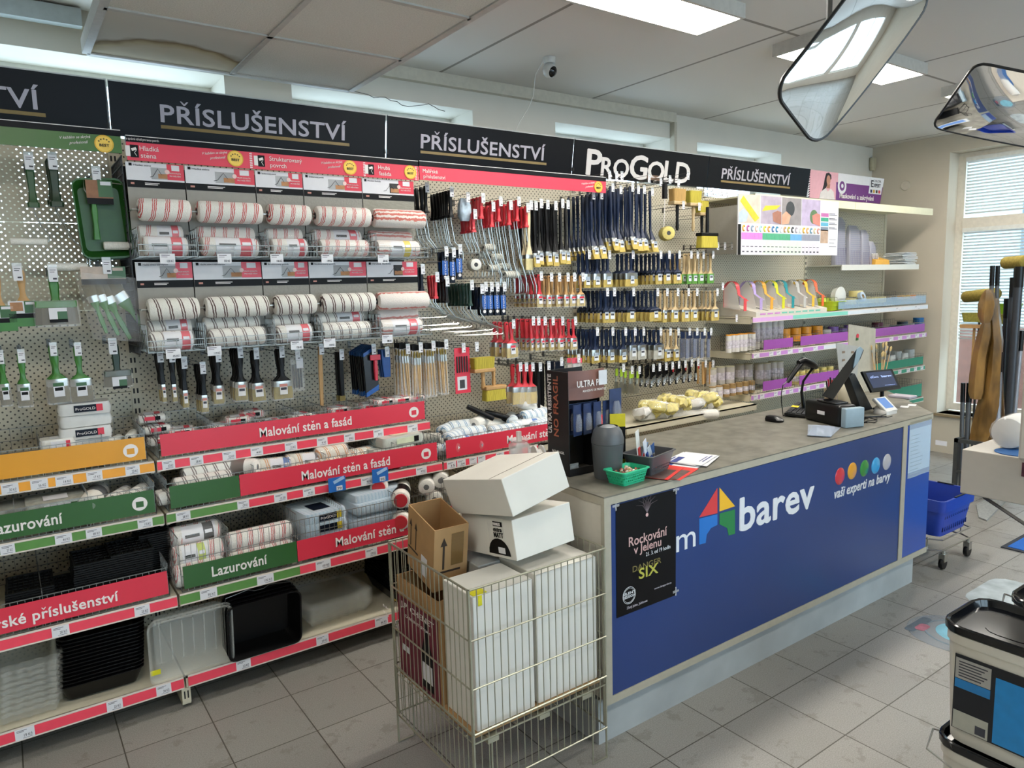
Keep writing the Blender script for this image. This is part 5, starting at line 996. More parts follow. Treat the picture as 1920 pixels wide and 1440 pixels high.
for i, (u, dz) in enumerate(((214, .09), (246, .10), (228, .06))): onrow(sleeve(.12, .022, fleece, nm='mini_roller_sleeve'), u, R1, .12+.03*i, 'small white sleeve %s near the bucket icon of the orange banner' % ('on the left', 'on the right', 'below')[i], 'mini roller', 'small white sleeves in the orange-fronted basket', dz=dz, rz=1.1+.2*i, key='sms')
for i in range(3): onrow(pk3, 300-8*i, R1, .13+.03*i, 'clear bag of striped mini rollers, %s of the pile where orange meets red' % ('lowest', 'middle', 'top')[i], 'roller pack', 'bags of striped mini rollers', dz=.05+i*.05, rz=.15-.12*i, key='pk3')
for i, (u, dy, dz, k) in enumerate(((340, .14, .075, 'pkr'), (385, .14, .02, 'pkr'), (412, .14, .07, 'pk3'), (445, .12, .10, 'pkr'), (470, .2, .11, 'pkr'), (505, .14, .06, 'pk3'), (560, .16, .07, 'pk3'), (590, .1, .055, 'pk3'), (630, .16, .08, 'pkr'), (690, .18, .075, 'pkr'), (715, .12, .10, 'pkr'), (748, .12, .10, 'pkr'), (775, .16, .095, 'pkr'))):
    onrow(pk3 if k == 'pk3' else pkr, u, R1, dy, '%s bag of %s mini rollers in the top red-fronted basket, counted from left' % (('first', 'second', 'third', 'fourth', 'fifth', 'sixth', 'seventh', 'eighth', 'ninth', 'tenth', 'eleventh', 'twelfth', 'thirteenth')[i], 'brown-striped' if k == 'pk3' else 'red-striped'), 'roller pack', 'bags of striped mini rollers', dz=dz, rz=random.uniform(-.2, .2), key=k)
# row 2 left
for i, u in enumerate((20, 52)): onrow(flatpack(.2, .2, .05, mat('#8f9389', .5, var=.3, scale=30, name='wrapped_grid'), None), u, R2, .16, 'clear-wrapped grey grid pack at the left edge of the green-fronted basket, %s' % ('left', 'right')[i], 'grid pack', 'wrapped grid packs', dz=.06, key='wgp')
onrow(flatpack(.22, .2, .06, mat('#9a9e93', .5, var=.3, scale=30, name='wrapped_grid'), [white, green], None), 105, R2, .14, 'clear-wrapped pack with green and white card in the green-fronted basket', 'grid pack', 'wrapped grid packs', dz=.06)
onrow(sleeve(.24, .045, fleece, tape=mat('#2a2c30', .5, name='dark_band'), end=mat('#17363e', .4, name='teal_core'), wrap=filmm), 175, R2, .14, 'white roller with dark teal end in the green-fronted basket', 'paint roller', dz=.085, rz=R(75))
for i, u in enumerate((222, 255)): onrow(sleeve(.16, .026, brst, wrap=filmm), u, R2, .14, 'wrapped mini roller behind the bucket icon of the green banner, %s' % ('left', 'right')[i], 'mini roller', 'mini rollers in the green-fronted basket', dz=.08, rz=R(60), key='mrr')
# row 2 second bay
for i, (u, dz, dy) in enumerate(((352, .03, .06), (380, .075, .10), (395, .11, .14), (345, .02, .16), (420, .03, .2))): onrow(sleeve(.25, .030, brst, wrap=filmm), u, R2, dy, 'slim white striped roller, %s in the half green basket' % ('front one', 'second one', 'top one', 'rear left one', 'rear right one')[i], 'paint roller', 'slim rollers in the half green basket', dz=dz+.02, rz=-.05+.03*i, key='slim')
onrow(sleeve(.22, .042, fleece, tape=mat('#4c3320', .4, name='brown_band'), wrap=filmm), 440, R2, .14, 'white roller with brown wrapper lying over the slim rollers', 'paint roller', dz=.12, rz=R(-35))
blab = [mat('#e6e6e6', .5), mat('#2469b8', .4, name='blue_card'), inkm]
def wrapped2(u, nm_, lc, mm, n):
    for i in range(n): onrow(sleeve(.20, .042, mm, label=(lc, -.1, .40) if i == n-1 else None, wrap=filmk), u, R2, .08+.05*i, '%s, %s of the pile' % (nm_, ('front', 'upper rear', 'rear')[i]), 'paint roller', 'wrapped rollers in the half red basket', dz=.055+.045*i, rz=-.12, ry=.05)
bluel = mat('#2469b8', .4, var=.1, name='blue_card')
wrapped2(512, 'fat wrapped roller with blue card in the half red basket', bluel, ogst, 2); wrapped2(572, 'fat wrapped roller with navy card in the half red basket', nvd, ogst, 2)
for i, (u, dz, dy) in enumerate(((608, .05, .08), (620, .10, .12), (615, .12, .2), (655, .03, .08), (668, .06, .14))): onrow(sleeve(.17, .04, ogst, wrap=filmm), u, R2, dy, 'orange-striped roller %s in the half red basket' % ('front', 'on top', 'rear on top', 'in the next compartment', 'rear of the next compartment')[i], 'paint roller', 'orange-striped rollers', dz=dz+.02, rz=.1, key='ogs')
onrow(flatpack(.26, .18, .05, stripe_mat('#c3cabc', '#6f93a0', style='long', name='fluffy_green_nap'), [mat('#cfd8b8', .5, name='pale_green_card'), black]), 728, R2, .12, 'fluffy white and green pad pack under the top red basket end', 'pad pack', 'fluffy pads', dz=.06); onrow(flatpack(.26, .18, .05, stripe_mat('#c3cabc', '#6f93a0', style='long', name='fluffy_green_nap'), [mat('#cfd8b8', .5, name='pale_green_card'), black]), 742, R2, .14, 'upper fluffy white and green pad pack', 'pad pack', 'fluffy pads', dz=.115, rz=.1)
for i, (u, dz) in enumerate(((800, .12), (806, .09))): onrow(sleeve(.16, .024, grst, end=black), u, R2, .13, 'grey mini roller with dark core end beside the fluffy pads, %s' % ('upper', 'lower')[i], 'mini roller', 'grey mini rollers', dz=dz, rz=R(-40))
for i, (u) in enumerate((632, 713)):
    Pq = at(u, 907-i*17, Y=R2[0]-.02); T = thing('offer_card', 'blue offer card with a roller clipped to the shelf edge, %s' % ('left one', 'right one')[i], 'card', Pq, 'blue offer cards'); s = .045
    M().bx(Pq.x-s, Pq.y, Pq.z-.04, Pq.x+s, Pq.y+.002, Pq.z+.034).build('card', bluel, T); M().bx(Pq.x-s*.1, Pq.y-.001, Pq.z-.035, Pq.x+s*.6, Pq.y, Pq.z-.012).build('price_box', white, T)
    m = M(); m.T = Matrix.Translation((Pq.x+.01, Pq.y-.002, Pq.z+.018)) @ Matrix.Rotation(R(-20), 4, 'Y'); m.bx(-.03, 0, -.008, .03, .0015, .008); m.build('roller_drawing', mat('#9dbfe0', .5), T); text('79' if i == 0 else '95', (Pq.x+.0, Pq.y-.0015, Pq.z-.031), (Pq.x+.022, Pq.y-.0015, Pq.z-.031), .012, inkm, T)
# row 3 left: black grids
gridm = mat('#070808', .5, var=.1, name='black_grid_plastic', spec=.25)
def gridpl():
    T = thing('drain_grid'); m = M(); m.bx(-.13, -.12, 0, .13, -.112, .007).bx(-.13, .112, 0, .13, .12, .007).bx(-.13, -.112, 0, -.122, .112, .007).bx(.122, -.112, 0, .13, .112, .007)
    for i in range(9): m.bx(-.122+i*.0285, -.112, .001, -.118+i*.0285, .112, .005)
    for i in range(6): m.bx(-.122, -.10+i*.04, .001, .122, -.096+i*.04, .005)
    m.build('grid', gridm, T); return T
for k, (u, dy, n, nm_) in enumerate(((55, .16, 15, 'first'), (110, .14, 12, 'second'), (175, .16, 21, 'third'), (240, .16, 22, 'fourth'), (290, .30, 24, 'rear'))):
    for i in range(n): onrow(gridpl, u, R3, dy, ('topmost ' if i == n-1 else 'lowest ' if i == 0 else '')+'black scraping grid in the %s stack of the Malířské příslušenství basket' % nm_, 'grid', 'stacked black scraping grids', dz=.005+.0095*i, rz=random.uniform(-.02, .02), key='grd', sc=(.62, .9, 1))
# row 3 second bay
yg = mat('#b9c84a', .4, name='lime_card')
for i, (dy, dz) in enumerate(((.07, .055), (.12, .125), (.17, .055), (.2, .19))): onrow(sleeve(.21, .05, redst, label=(yg, -.35, .15) if i == 1 else (black, -.3, .4) if i == 3 else None, wrap=filmm), 373-i*3, R3, dy, '%s red-striped roller in the left compartment above the Lazurování banner' % ('front lowest', 'upper, lime-labelled', 'rear lowest', 'topmost black-labelled')[i], 'paint roller', 'rollers above the Lazurování banner', dz=dz, rz=.03)
for i, (dy, dz) in enumerate(((.07, .055), (.14, .13), (.17, .055))): onrow(sleeve(.30, .05, redst, wrap=filmm), 490-i*4, R3, dy, '%s long red-striped roller in the second compartment above the Lazurování banner' % ('front', 'upper', 'rear')[i], 'paint roller', 'rollers above the Lazurování banner', dz=dz, rz=.03, key='lrs')
for i in range(4): onrow(flatpack(.22, .26, .055, bluepad, [nvd, mat('#d8c22e', .4, name='yellow_card')] if i in (2, 3) else None, 'ProGOLD' if i == 3 else None), 600-i*3, R3, .16+.01*(i > 2)+.1*(i == 3)*0, '%s blue fluffy pad pack in the third compartment' % ('lowest', 'second', 'third', 'topmost, yellow-labelled')[i], 'pad pack', 'blue pad packs', dz=.01+.05*i, rz=.05*i-.05)
for i in range(6): onrow(flatpack(.30, .26, .05, bluepad, None), 700-(i % 3)*4, R3, .18+.04*(i % 2), '%s large blue fluffy pad in clear bags right of the yellow-labelled pack' % ('lowest', 'second', 'third', 'fourth', 'fifth', 'topmost')[i], 'pad pack', 'blue pad packs', dz=.01+.037*i, rz=.04*i-.1, key='bigblue')
for i, (u, dz, dy) in enumerate(((757, .24, .10), (757, .14, .09), (705, .29, .2), (742, .29, .22))): onrow(sleeve(.27, .05, fleece, end=rh, tape=black if i < 3 else None, hole=.82 if 0 else .35) if 0 else redend, u, R3, dy, '%s white roller with red end cap beside the cardboard box' % ('front upper', 'front lower', 'rear left', 'rear right')[i], 'paint roller', 'white rollers with red end caps', dz=dz, rz=R(58), key='rede') if 0 else None
def redend():
    t = thing('paint_roller_sleeve'); sleeve_mesh(.27, .048).build('nap', [fleece, core], t, smooth=True); M().lathe([(.001, -.142), (.034, -.142), (.036, -.130)], 0, 18, 'x').build('end_cap', rh, t); M().lathe([(.0495, -.08), (.0495, .02)], 0, 18, 'x', cap=False).build('band', black, t); return t
for i, (u, dz, dy) in enumerate(((752, .25, .13), (752, .14, .12), (712, .30, .26), (742, .36, .30))): onrow(redend, u, R3, dy, '%s white roller with red end cap left of the cardboard box' % ('front upper', 'front lower', 'rear left', 'rear right')[i], 'paint roller', 'white rollers with red end caps', dz=dz-.05, rz=R(62), key='rede')
for i, (u, dz) in enumerate(((800, .20), (826, .22), (845, .16), (815, .12))): onrow(sleeve(.25, .045, fleece, wrap=filmm), u, R3, .25, 'white roller behind the cardboard box, %s' % ('first', 'second', 'third', 'lowest')[i], 'paint roller', 'white rollers behind the cardboard box', dz=dz, rz=R(60), key='wht')
# row 4 trays
clt = clear('#f4f6f0', .13, .05, 'clear_tray', .04); clt2 = clear('#f4f6f0', .16, .05, 'clear_rib_tray', .04); bkt = mat('#060607', .35, var=.05, name='black_tray_plastic', spec=.3)
def ribtray(w=.30, d=.34, h=.05):
    def f():
        T = thing('paint_tray'); n = 12; out = []
        for zz, k in ((0, .86), (h*.9, .98), (h, 1.04)):
            L = []
            for (ax, ay, bx_, by_) in ((-1, -1, 1, -1), (1, -1, 1, 1), (1, 1, -1, 1), (-1, 1, -1, -1)):
                for i in range(n):
                    t_ = i/n; q = 1-.08*(i % 2 if zz < h*.95 else 0); L.append(((ax+(bx_-ax)*t_)*w/2*k*q, (ay+(by_-ay)*t_)*d/2*k*q, zz))
            out.append(L)
        m = M(); m.loft(out, 0, cap=False); m.add(out[0], [tuple(range(len(out[0])))]); m.build('body', clt2, T); return T
    return f
for i in range(9): onrow(ribtray(.30, .40, .055), 30, R4, .22, ('topmost ' if i == 8 else 'lowest ' if i == 0 else '')+'clear ribbed paint tray in the stack at the lower left edge', 'paint tray', 'clear ribbed trays at the left edge', dz=.004+.024*i, rz=.0, key='rib', sc=(1, 1, 1))
bt_ = tray(.34, .42, .075, bkt)
for i in range(14): onrow(bt_, 187, R4, .245, ('topmost ' if i == 13 else 'lowest ' if i == 0 else '')+'large black paint tray in the stack between the clear trays', 'paint tray', 'stacked large black trays', dz=.004+.0155*i, rz=-.03, key='bt', sc=(.95, .95, 1))
ct_ = tray(.35, .30, .09, clt, ribs=6)
for i in range(2): 
    Pq = V((xu(345, R4[0]+.06+.03*i, .3), R4[0]+.075+.03*i, R4[1]+.155)); put('ctray', ct_, (Pq.x+.02, Pq.y, Pq.z), (R(90+8), 0, 0), None, 'clear rectangular tray standing upright beside the black stack' if i == 0 else 'clear tray nested behind the front upright one', 'paint tray', 'upright clear trays')
ltw = thing('yellow_tape', 'yellow tape tab at the lower corner of the clear upright tray', 'tape', (0, 0, 0)); Pq = at(292, 1262, Y=R4[0]+.02); M().bx(Pq.x-.02, Pq.y, Pq.z-.01, Pq.x+.02, Pq.y+.002, Pq.z+.012).build('tab', mat('#d6d01c', .4, name='yellow_tape'), ltw)
bt2 = tray(.34, .28, .10, bkt)
for i in range(4): Pq = V((xu(487, R4[0]+.07, .3), R4[0]+.075+.035*i, R4[1]+.15)); put('btray', bt2, (Pq.x, Pq.y, Pq.z+.004*i), (R(90+8), 0, 0), None, 'black mortar tray with wire bail standing upright, front one' if i == 0 else 'black mortar tray nested behind the front upright one', 'paint tray', 'upright black trays')
for i in range(4): Pq = V((xu(487, R4[0]+.07, .3), R4[0]+.045+.035*i, R4[1]+.298+.004*i)); o = thing('wire_bail', 'wire bail over the upright black trays, %s from front' % OR[i], 'handle', Pq, 'wire bails'); M().tube([(Pq.x-.165, Pq.y, Pq.z-.07), (Pq.x-.15, Pq.y, Pq.z-.01), (Pq.x-.05, Pq.y, Pq.z+.005), (Pq.x-.02, Pq.y, Pq.z-.008), (Pq.x+.02, Pq.y, Pq.z-.008), (Pq.x+.05, Pq.y, Pq.z+.005), (Pq.x+.15, Pq.y, Pq.z-.01), (Pq.x+.165, Pq.y, Pq.z-.07)], .002).build('wire', chrome, o)
for i in range(8): onrow(ribtray(.34, .36, .045), 612, R4, .25, ('topmost ' if i == 7 else 'lowest ' if i == 0 else '')+'clear ribbed tray lying in the stack right of the upright black trays', 'paint tray', 'clear ribbed trays at the right', dz=.004+.011*i, rz=.05, key='rib2')
for i in range(9): onrow(bt_, 758, R4, .24, ('topmost ' if i == 8 else 'lowest ' if i == 0 else '')+'black tray in the stack half hidden by the wire bin', 'paint tray', 'black trays behind the wire bin', dz=.004+.0155*i, key='bt', sc=(.95, .95, 1))
# third bay, row 2: blue rollers in a heap
random.seed(21)
heap = [(826, .07, .05, 0), (850, .1, .10, 0), (862, .07, .06, 1), (880, .13, .10, 0), (905, .07, .05, 0), (925, .07, .06, 0), (945, .09, .09, 0), (965, .08, .06, 0), (985, .09, .10, 1), (1010, .08, .09, 0), (1030, .09, .08, 1), (870, .2, .13, 0), (900, .2, .14, 2), (840, .22, .12, 0), (1000, .16, .14, 0), (1040, .15, .12, 2), (930, .22, .10, 2), (960, .2, .12, 0)]
for i, (u, dy, dz, k) in enumerate(heap):
    o = onrow(sleeve(.20, .040, blst if k < 2 else fleece, label=(bluel, -.2, .4) if k == 1 else None, end=nvd, wrap=filmm), u, R2, dy+.02, '%s roller in the heap of blue-striped rollers, place %s from left' % (('blue-striped', 'blue-labelled', 'plain white')[k], ('one', 'two', 'three', 'four', 'five', 'six', 'seven', 'eight', 'nine', 'ten', 'eleven', 'back one', 'back two', 'back three', 'back four', 'back five', 'back six', 'back seven')[i]), 'paint roller', 'heap of blue-striped rollers', dz=dz, rz=random.choice((.1, -.15, 1.0, .6, -.1)), rx=random.uniform(0, 3) if k != 1 else 0, key=('heap', k))
P0 = at(982, 720, Y=3.62); o = sleeve(.34, .035, fleece)(); solo(o, at(1005, 775, Y=3.62)+V((0, 0, .03)), 'long plain white roller leaning at the back of the heap', 'paint roller', None, (0, R(22), R(15)))
for i, (a, b, c, d) in enumerate(((876, 762, 925, 785), (910, 772, 968, 788), (940, 790, 1000, 772))):
    A, B = at(a, b, Y=3.62), at(c, d, Y=3.56); T = thing('roller_grip', 'black tubular grip lying over the heap of blue rollers, %s' % ('leftmost', 'middle', 'rightmost')[i], 'grip', A, 'black grips on the heap'); M().tube([A, A.lerp(B, .3), B], [.014, .018, .016], 0, 10).build('grip', blk if i < 2 else nvd, T, smooth=True)
# fourth bay shelf behind the counter: yellow wrapped goods
random.seed(31)
yel = mat('#e8d878', .6, var=.25, scale=25, name='yellow_foam_goods')
def foambag(w, mm):
    def f():
        t = thing('foam_pack'); L = [rrect(w*k, w*.75*k, w*.3*k, z) for k, z in ((.45, 0), (.9, w*.12), (1, w*.28), (.8, w*.46), (.3, w*.55))]; rnd = random.Random(5); L = [[(x+rnd.uniform(-.010, .010), y+rnd.uniform(-.010, .010), z+rnd.uniform(-.008, .010)) for x, y, z in l] for l in L]
        M().loft(L).build('foam', mm, t, smooth=True); L2 = [[(x*1.06+rnd.uniform(-.008, .008), y*1.08+rnd.uniform(-.008, .008), z*1.05+rnd.uniform(-.004, .006)) for x, y, z in l] for l in L]; M().loft(L2).build('film', filmk, t); return t
    return f
for i in range(16):
    u = 1205+i*8.5; row = (R2[0]+.02, .85, 0)
    onrow(foambag(.13, yel if i % 4 else mat('#e2e0da', .7, name='white_foam')), u, row, .03+.09*(i % 3), 'yellow or white bagged foam pack, number %s from left in the heap behind the counter' % ('one', 'two', 'three', 'four', 'five', 'six', 'seven', 'eight', 'nine', 'ten', 'eleven', 'twelve', 'thirteen', 'fourteen', 'fifteen', 'sixteen')[i], 'foam pack', 'bagged foam packs behind the counter', dz=.045+.03*(i % 2), rz=random.uniform(-1.5, 1.5), ry=random.uniform(-.35, .35), key=('yel', i % 4 > 0))
for i in range(10): onrow(foambag(.15, yel if i % 2 else mat('#e2e0da', .7, name='white_foam')), 1210+i*14, (R2[0], .85, 0), .12, 'lower bagged foam pack under the heap behind the counter', 'foam pack', 'lower foam packs behind the counter', dz=.0+.02*(i % 2), rz=i*.9, key=('yel2', i % 2))
o = sleeve(.42, .04, fleece, end=core, wrap=filmk)(); solo(o, at(1300, 778, Y=3.45), 'long wrapped white roller lying on the heap behind the counter', 'paint roller', None, (0, R(4), R(-12)))
# ================================================================ cream shelves: canopy, poster, tapes
DT = bays[4]
for b_, x0 in ((bays[4], xd0), (bays[5], xe0)):
    M().bx(x0+.002, DY, 2.455, x0+BW-.002, PB-.01, 2.468).bx(x0+.002, DY-.004, 2.405, x0+BW-.002, DY+.006, 2.468).build('canopy_shelf', mat('#d8d3b4', .5, var=.02, name='cream_canopy'), b_)
M().bx(xe0+.004, 3.56, 1.925, xe0+BW, PB-.01, 1.935).bx(xe0+.004, 3.555, 1.885, xe0+BW, 3.565, 1.935).build('shelf', mat('#d0cfc6', .45, var=.02, name='white_shelf'), bays[5])
M().bx(xd0-.01, 3.46, 2.03, xd0+.004, PB-.02, 2.40).build('side_panel', mat('#aaa79f', .6, var=.03, name='grey_side_panel'), DT)
po2 = thing('info_board', 'long masking tape chart board with four photos hanging under the cream canopy', 'board', (4.53, 3.44, 2.0)); X0, X1, Z0, Z1 = 4.53, 5.87, 2.01, 2.455; PY = 3.436
M().bx(X0, PY, Z0, X1, PY+.008, Z1).build('board', white, po2)
pw = (X1-X0)*.8
pics = [('#c9b8a8', '#e0b62e', '#a9b6c6'), ('#a59aa8', '#d8c22e', '#b7a79a'), ('#8d8788', '#34383c', '#c89a80'), ('#b4a6c0', '#5c7a54', '#c67f72')]
for i, (c1, c2, c3) in enumerate(pics):
    a = X0+i*pw/4+.004; b = a+pw/4-.008; zz0 = Z0+.235
    M().bx(a, PY-.001, zz0, b, PY, Z1).build('photo', mat(c1, .6, var=.15, scale=14), po2)
    m = M(); w = b-a; h = Z1-zz0
    if i < 2: m.add([(a+w*.05, PY-.002, zz0+h*(.75-.3*i)), (a+w*.75, PY-.002, zz0+h*.05+h*.5*i), (a+w*.95, PY-.002, zz0+h*.2+h*.5*i), (a+w*.2, PY-.002, zz0+h*(.95-.3*i))], [(0, 1, 2, 3)], 0)
    else: m.lathe([(w*.22, -.0008), (w*.22, 0)], 0, 20, 'y', (a+w*(.42 if i == 2 else .65), PY-.0012, zz0+h*(.6 if i == 2 else .35)))
    m.build('photo_subject', mat(c2, .6, var=.1), po2)
    m = M(); m.add([(a+w*q, PY-.0025, zz0+h*r_) for q, r_ in (((.0, .0), (.35, .05), (.45, .35), (.2, .5), (.0, .35)) if i % 2 == 0 else ((1, .0), (.6, .1), (.55, .4), (.8, .5), (1, .45)))], [(0, 1, 2, 3, 4)]); m.build('photo_hand', mat(c3 if i != 1 else '#9c6a58', .6, var=.1, scale=20), po2)
M().bx(X0, PY-.001, Z0, X0+.035, PY, Z0+.225).build('row_key', black, po2)
cc = ['#c87cc4']*5+['#4fa37c']*7+['#6aa5d4']*3+['#8c8f9c']*5; rc = ['#e0a83c', '#b868a0', '#8c9cb0', '#e0b4a0', '#9cc8cc', '#c8c83c', '#e09c4c', '#3c6c9c', '#3c8cb0', '#d8d8d8', '#c89c6c', '#b0a83c', '#34383c', '#b0a8b0', '#dcdcd8', '#e0b43c', '#d8a05c', '#6c9cb0', '#d8c89c', '#d89c8c']
for i in range(20):
    a = X0+.04+i*(pw-.04)/20; b = a+(pw-.04)/20-.002; K = M().bx(a, PY-.001, Z0+.115, b, PY, Z0+.165).build('chart_column', mat(cc[i], .6), po2)
    M().bx(a, PY-.0008, Z0+.005, b, PY, Z0+.11, 0).bx(a+.012, PY-.0014, Z0+.02, b-.012, PY-.0009, Z0+.03, 1).bx(a+.008, PY-.0014, Z0+.06, b-.01, PY-.0009, Z0+.065, 1).build('chart_cells', [mat('#d4cfd8' if i < 5 or i > 14 else '#cfe0cc', .6), inkm], K)
    c_ = (a+b)/2; M().tube([(c_+.012*cos(q/8*pi*1.5+.6), PY-.003, Z0+.197+.019*sin(q/8*pi*1.5+.6)) for q in range(9)], .006, 0, 5).build('tape_drawing', mat(rc[i], .6), K)
for i, h in enumerate(('#b868a0', '#3c9c7c', '#5ca8c4', '#7c8894')): M().bx(X0+pw+.01, PY-.001, Z1-.13-i*.038, X0+pw+.12, PY, Z1-.10-i*.038, 0).bx(X0+pw+.13, PY-.001, Z1-.115-i*.038, X1-.02, PY, Z1-.11-i*.038, 1).bx(X0+pw+.13, PY-.001, Z1-.105-i*.038, X1-.05, PY, Z1-.10-i*.038, 1).build('legend', [mat(h, .6), inkm], po2)
M().bx(X0+pw+.01, PY-.001, Z0+.10, X0+pw+.12, PY, Z0+.21, 0).bx(X0+pw+.14, PY-.001, Z0+.07, X1-.02, PY, Z0+.073, 1).bx(X0+pw+.14, PY-.001, Z0+.10, X1-.05, PY, Z0+.103, 1).bx(X0+pw+.14, PY-.001, Z0+.13, X1-.03, PY, Z0+.133, 1).build('side_text', [mat('#b59a84', .6, var=.2, scale=20), inkm], po2)
# tape hooks on a sloped plinth
def onD(build, u, row, dy, lab, cat, group=None, dz=0, rz=0, key=None, rx=0, sc=None, ry=0): return onrow(build, u, row, dy, lab, cat, group, dz, rz, key, rx, sc, ry)
zt = DR[0][1]; sl = thing('sample_plinth', 'white sloped plinth with strips of sample tape under the colourful hooks', 'display', (4.78, DY, zt))
a, b = 4.80, 5.78
M().prism([(DY+.01, zt), (DY+.01, zt+.035), (DY+.40, zt+.115), (DY+.40, zt)], a, b, 0, 'x').build('body', mat('#cfcabd', .5, var=.02, name='white_plinth'), sl)
z_ = lambda y: zt+.0352+(y-DY-.01)*.205
for i, h in enumerate(('#d8d4cc', '#3a3a3c', '#d8cfb0', '#b0a080', '#e0d8c8', '#c8804a', '#d8d4cc', '#3a3632', '#e0b87c', '#6c6c70')):
    x = a+.08+i*.088; q = M(); q.add([(x, DY+.03, z_(DY+.03)+.001), (x+(.012 if i % 2 == 0 else .03), DY+.03, z_(DY+.03)+.001), (x+(.012 if i % 2 == 0 else .03), DY+.16, z_(DY+.16)+.001), (x, DY+.16, z_(DY+.16)+.001)], [(0, 1, 2, 3)]); q.build('tape_sample', mat(h, .5), sl)
for i in range(9): M().bx(a+.05+i*.095, DY+.0088, zt+.012, a+.12+i*.095, DY+.0098, zt+.024).build('sample_tag', mat('#c87cc4' if i < 3 else '#6cbca4', .5), sl)
hooks_ = [(1372, '#d84a50', '#5a2a2a'), (1402, '#a894c4', '#6a5a86'), (1422, '#e8a23c', '#c07f2a'), (1444, '#cfcf2a', '#a9a91e'), (1462, '#1f8c94', '#14606a'), (1484, '#b9b7b2', '#a4a29c'), (1500, '#e0b636', '#b8922a'), (1518, '#e8683c', '#b5482a')]
for i, (u, h1, h2) in enumerate(hooks_):
    y = DY+.20; z0 = z_(y); x = xu(u, y, z0+.15); T = thing('tape_hook_display', '%s hook-shaped tape strip on an acrylic riser, %s from left' % (('red', 'violet', 'orange', 'yellow-green', 'teal', 'grey', 'mustard', 'orange-red')[i], OR[i]), 'tape sample', (x, y, z0), 'hook-shaped tape samples')
    R_ = .060; L = []; H = .15
    for q in range(9):
        an = pi-q*pi/8*1.05; L.append((0, y+R_*cos(-an)*-1*0-0+R_*cos(an)*1.0, z0+H+R_*sin(an)*.9))
    L = [(x, y+.06, z0)]+[(x, y-p_[1]+y, p_[2]) for p_ in L]
    lo = []
    for p_ in L: lo.append([(p_[0]-.022, p_[1], p_[2]), (p_[0]+.022, p_[1], p_[2]), (p_[0]+.022, p_[1]+.002, p_[2]+.002), (p_[0]-.022, p_[1]+.002, p_[2]+.002)])
    M().loft(lo).build('strip', mat(h1, .35), T, smooth=True)
    ex = [(x, y-.062, z0+H), (x-.005, y-.075, z0+.10), (x+.012, y-.10, z0+.075), (x+.03, y-.13, z0+.05)]
    M().loft([[(p_[0]-.016, p_[1], p_[2]), (p_[0]+.016, p_[1], p_[2]), (p_[0]+.016, p_[1]+.002, p_[2]+.001), (p_[0]-.016, p_[1]+.002, p_[2]+.001)] for p_ in ex]).build('loose_end', mat(h1, .35), T)
    M().bx(x-.016, y-.13, z_(y-.13), x+.016, y-.126, z0+.07).build('front_strip', mat(h1, .35), T)
    M().prism([(y-.10, z_(y-.10)), (y-.055, z0+H), (y, z0+H+.05), (y+.055, z0+H), (y+.058, z0)], x-.0225, x-.0205, 0, 'x').build('riser', clear('#e6e2de', .5, .15, 'frosted_acrylic'), T)
# goods beside the hooks and on the lower cream shelves
def roll(r, h, mm, hole=.45, nm='tape_roll', inner=None):
    def f():
        t = thing(nm); m = M(); m.lathe([(r*hole, 0), (r, 0), (r, h), (r*hole, h)], 0, 20, cap=False).lathe([(r*hole, .0), (r*hole, h)], 1, 20, cap=False); m.build('tape', [mm, inner or mat('#b9a27a', .7, name='cardboard_core')], t, smooth=True); return t
    return f
crm = mat('#cfc489', .5, var=.04, name='cream_tape')
for i, (u, dz, dy) in enumerate(((1592, .01, .16), (1612, .01, .15), (1634, .01, .15), (1605, .075, .15), (1648, .01, .14))): onD(roll(.062, .055, crm), u, DR[0], dy, 'cream masking tape roll beside the white round lid, %s' % ('first', 'second', 'third', 'on top', 'fourth')[i], 'tape roll', 'cream tape rolls', dz=dz+.03, key='crm')
for i, (u, h) in enumerate(((1662, '#8c6a34'), (1672, '#6c5a3c'), (1684, '#b8842c'), (1697, '#c8a03c'), (1708, '#d88c4c'))): onD(roll(.045, .04, mat(h, .5)), u, DR[0], .13, 'brownish tape roll in the pale blue basket, %s from left' % OR[i], 'tape roll', 'brown tape rolls in the blue-fronted basket', dz=.055)
onD(roll(.045, .03, mat('#a8b8c8', .3, name='silver_tape')), 1613, DR[0], .09, 'silver tape roll standing in front of the cream rolls', 'tape roll', dz=.10, rx=R(70))
T = thing('food_tub_lid', 'round translucent white tub standing on edge behind the lime basket', 'tub', at(1576, 558, Y=DY+.10)); P = at(1576, 556, Y=DY+.10); M().lathe([(.001, .05), (.075, .05), (.085, .01), (.088, 0), (.080, -.004), (.001, -.004)], 0, 24, 'y', P).build('tub', clear('#e4e4de', .75, .2, 'milky_plastic'), T, smooth=True)
def wbask(w, d, h, mm, k=.8, holes=True):
    def f():
        T = thing('small_basket'); m = M(); t_ = .003
        m.loft([rrect(w*k, d*k, .01, 0), rrect(w, d, .014, h), rrect(w+.012, d+.012, .016, h), rrect(w+.012, d+.012, .016, h+.004), rrect(w-t_*2, d-t_*2, .012, h+.004), rrect(w*k-t_*2, d*k-t_*2, .008, t_)]); m.build('body', mm, T, smooth=True)
        return T
    return f
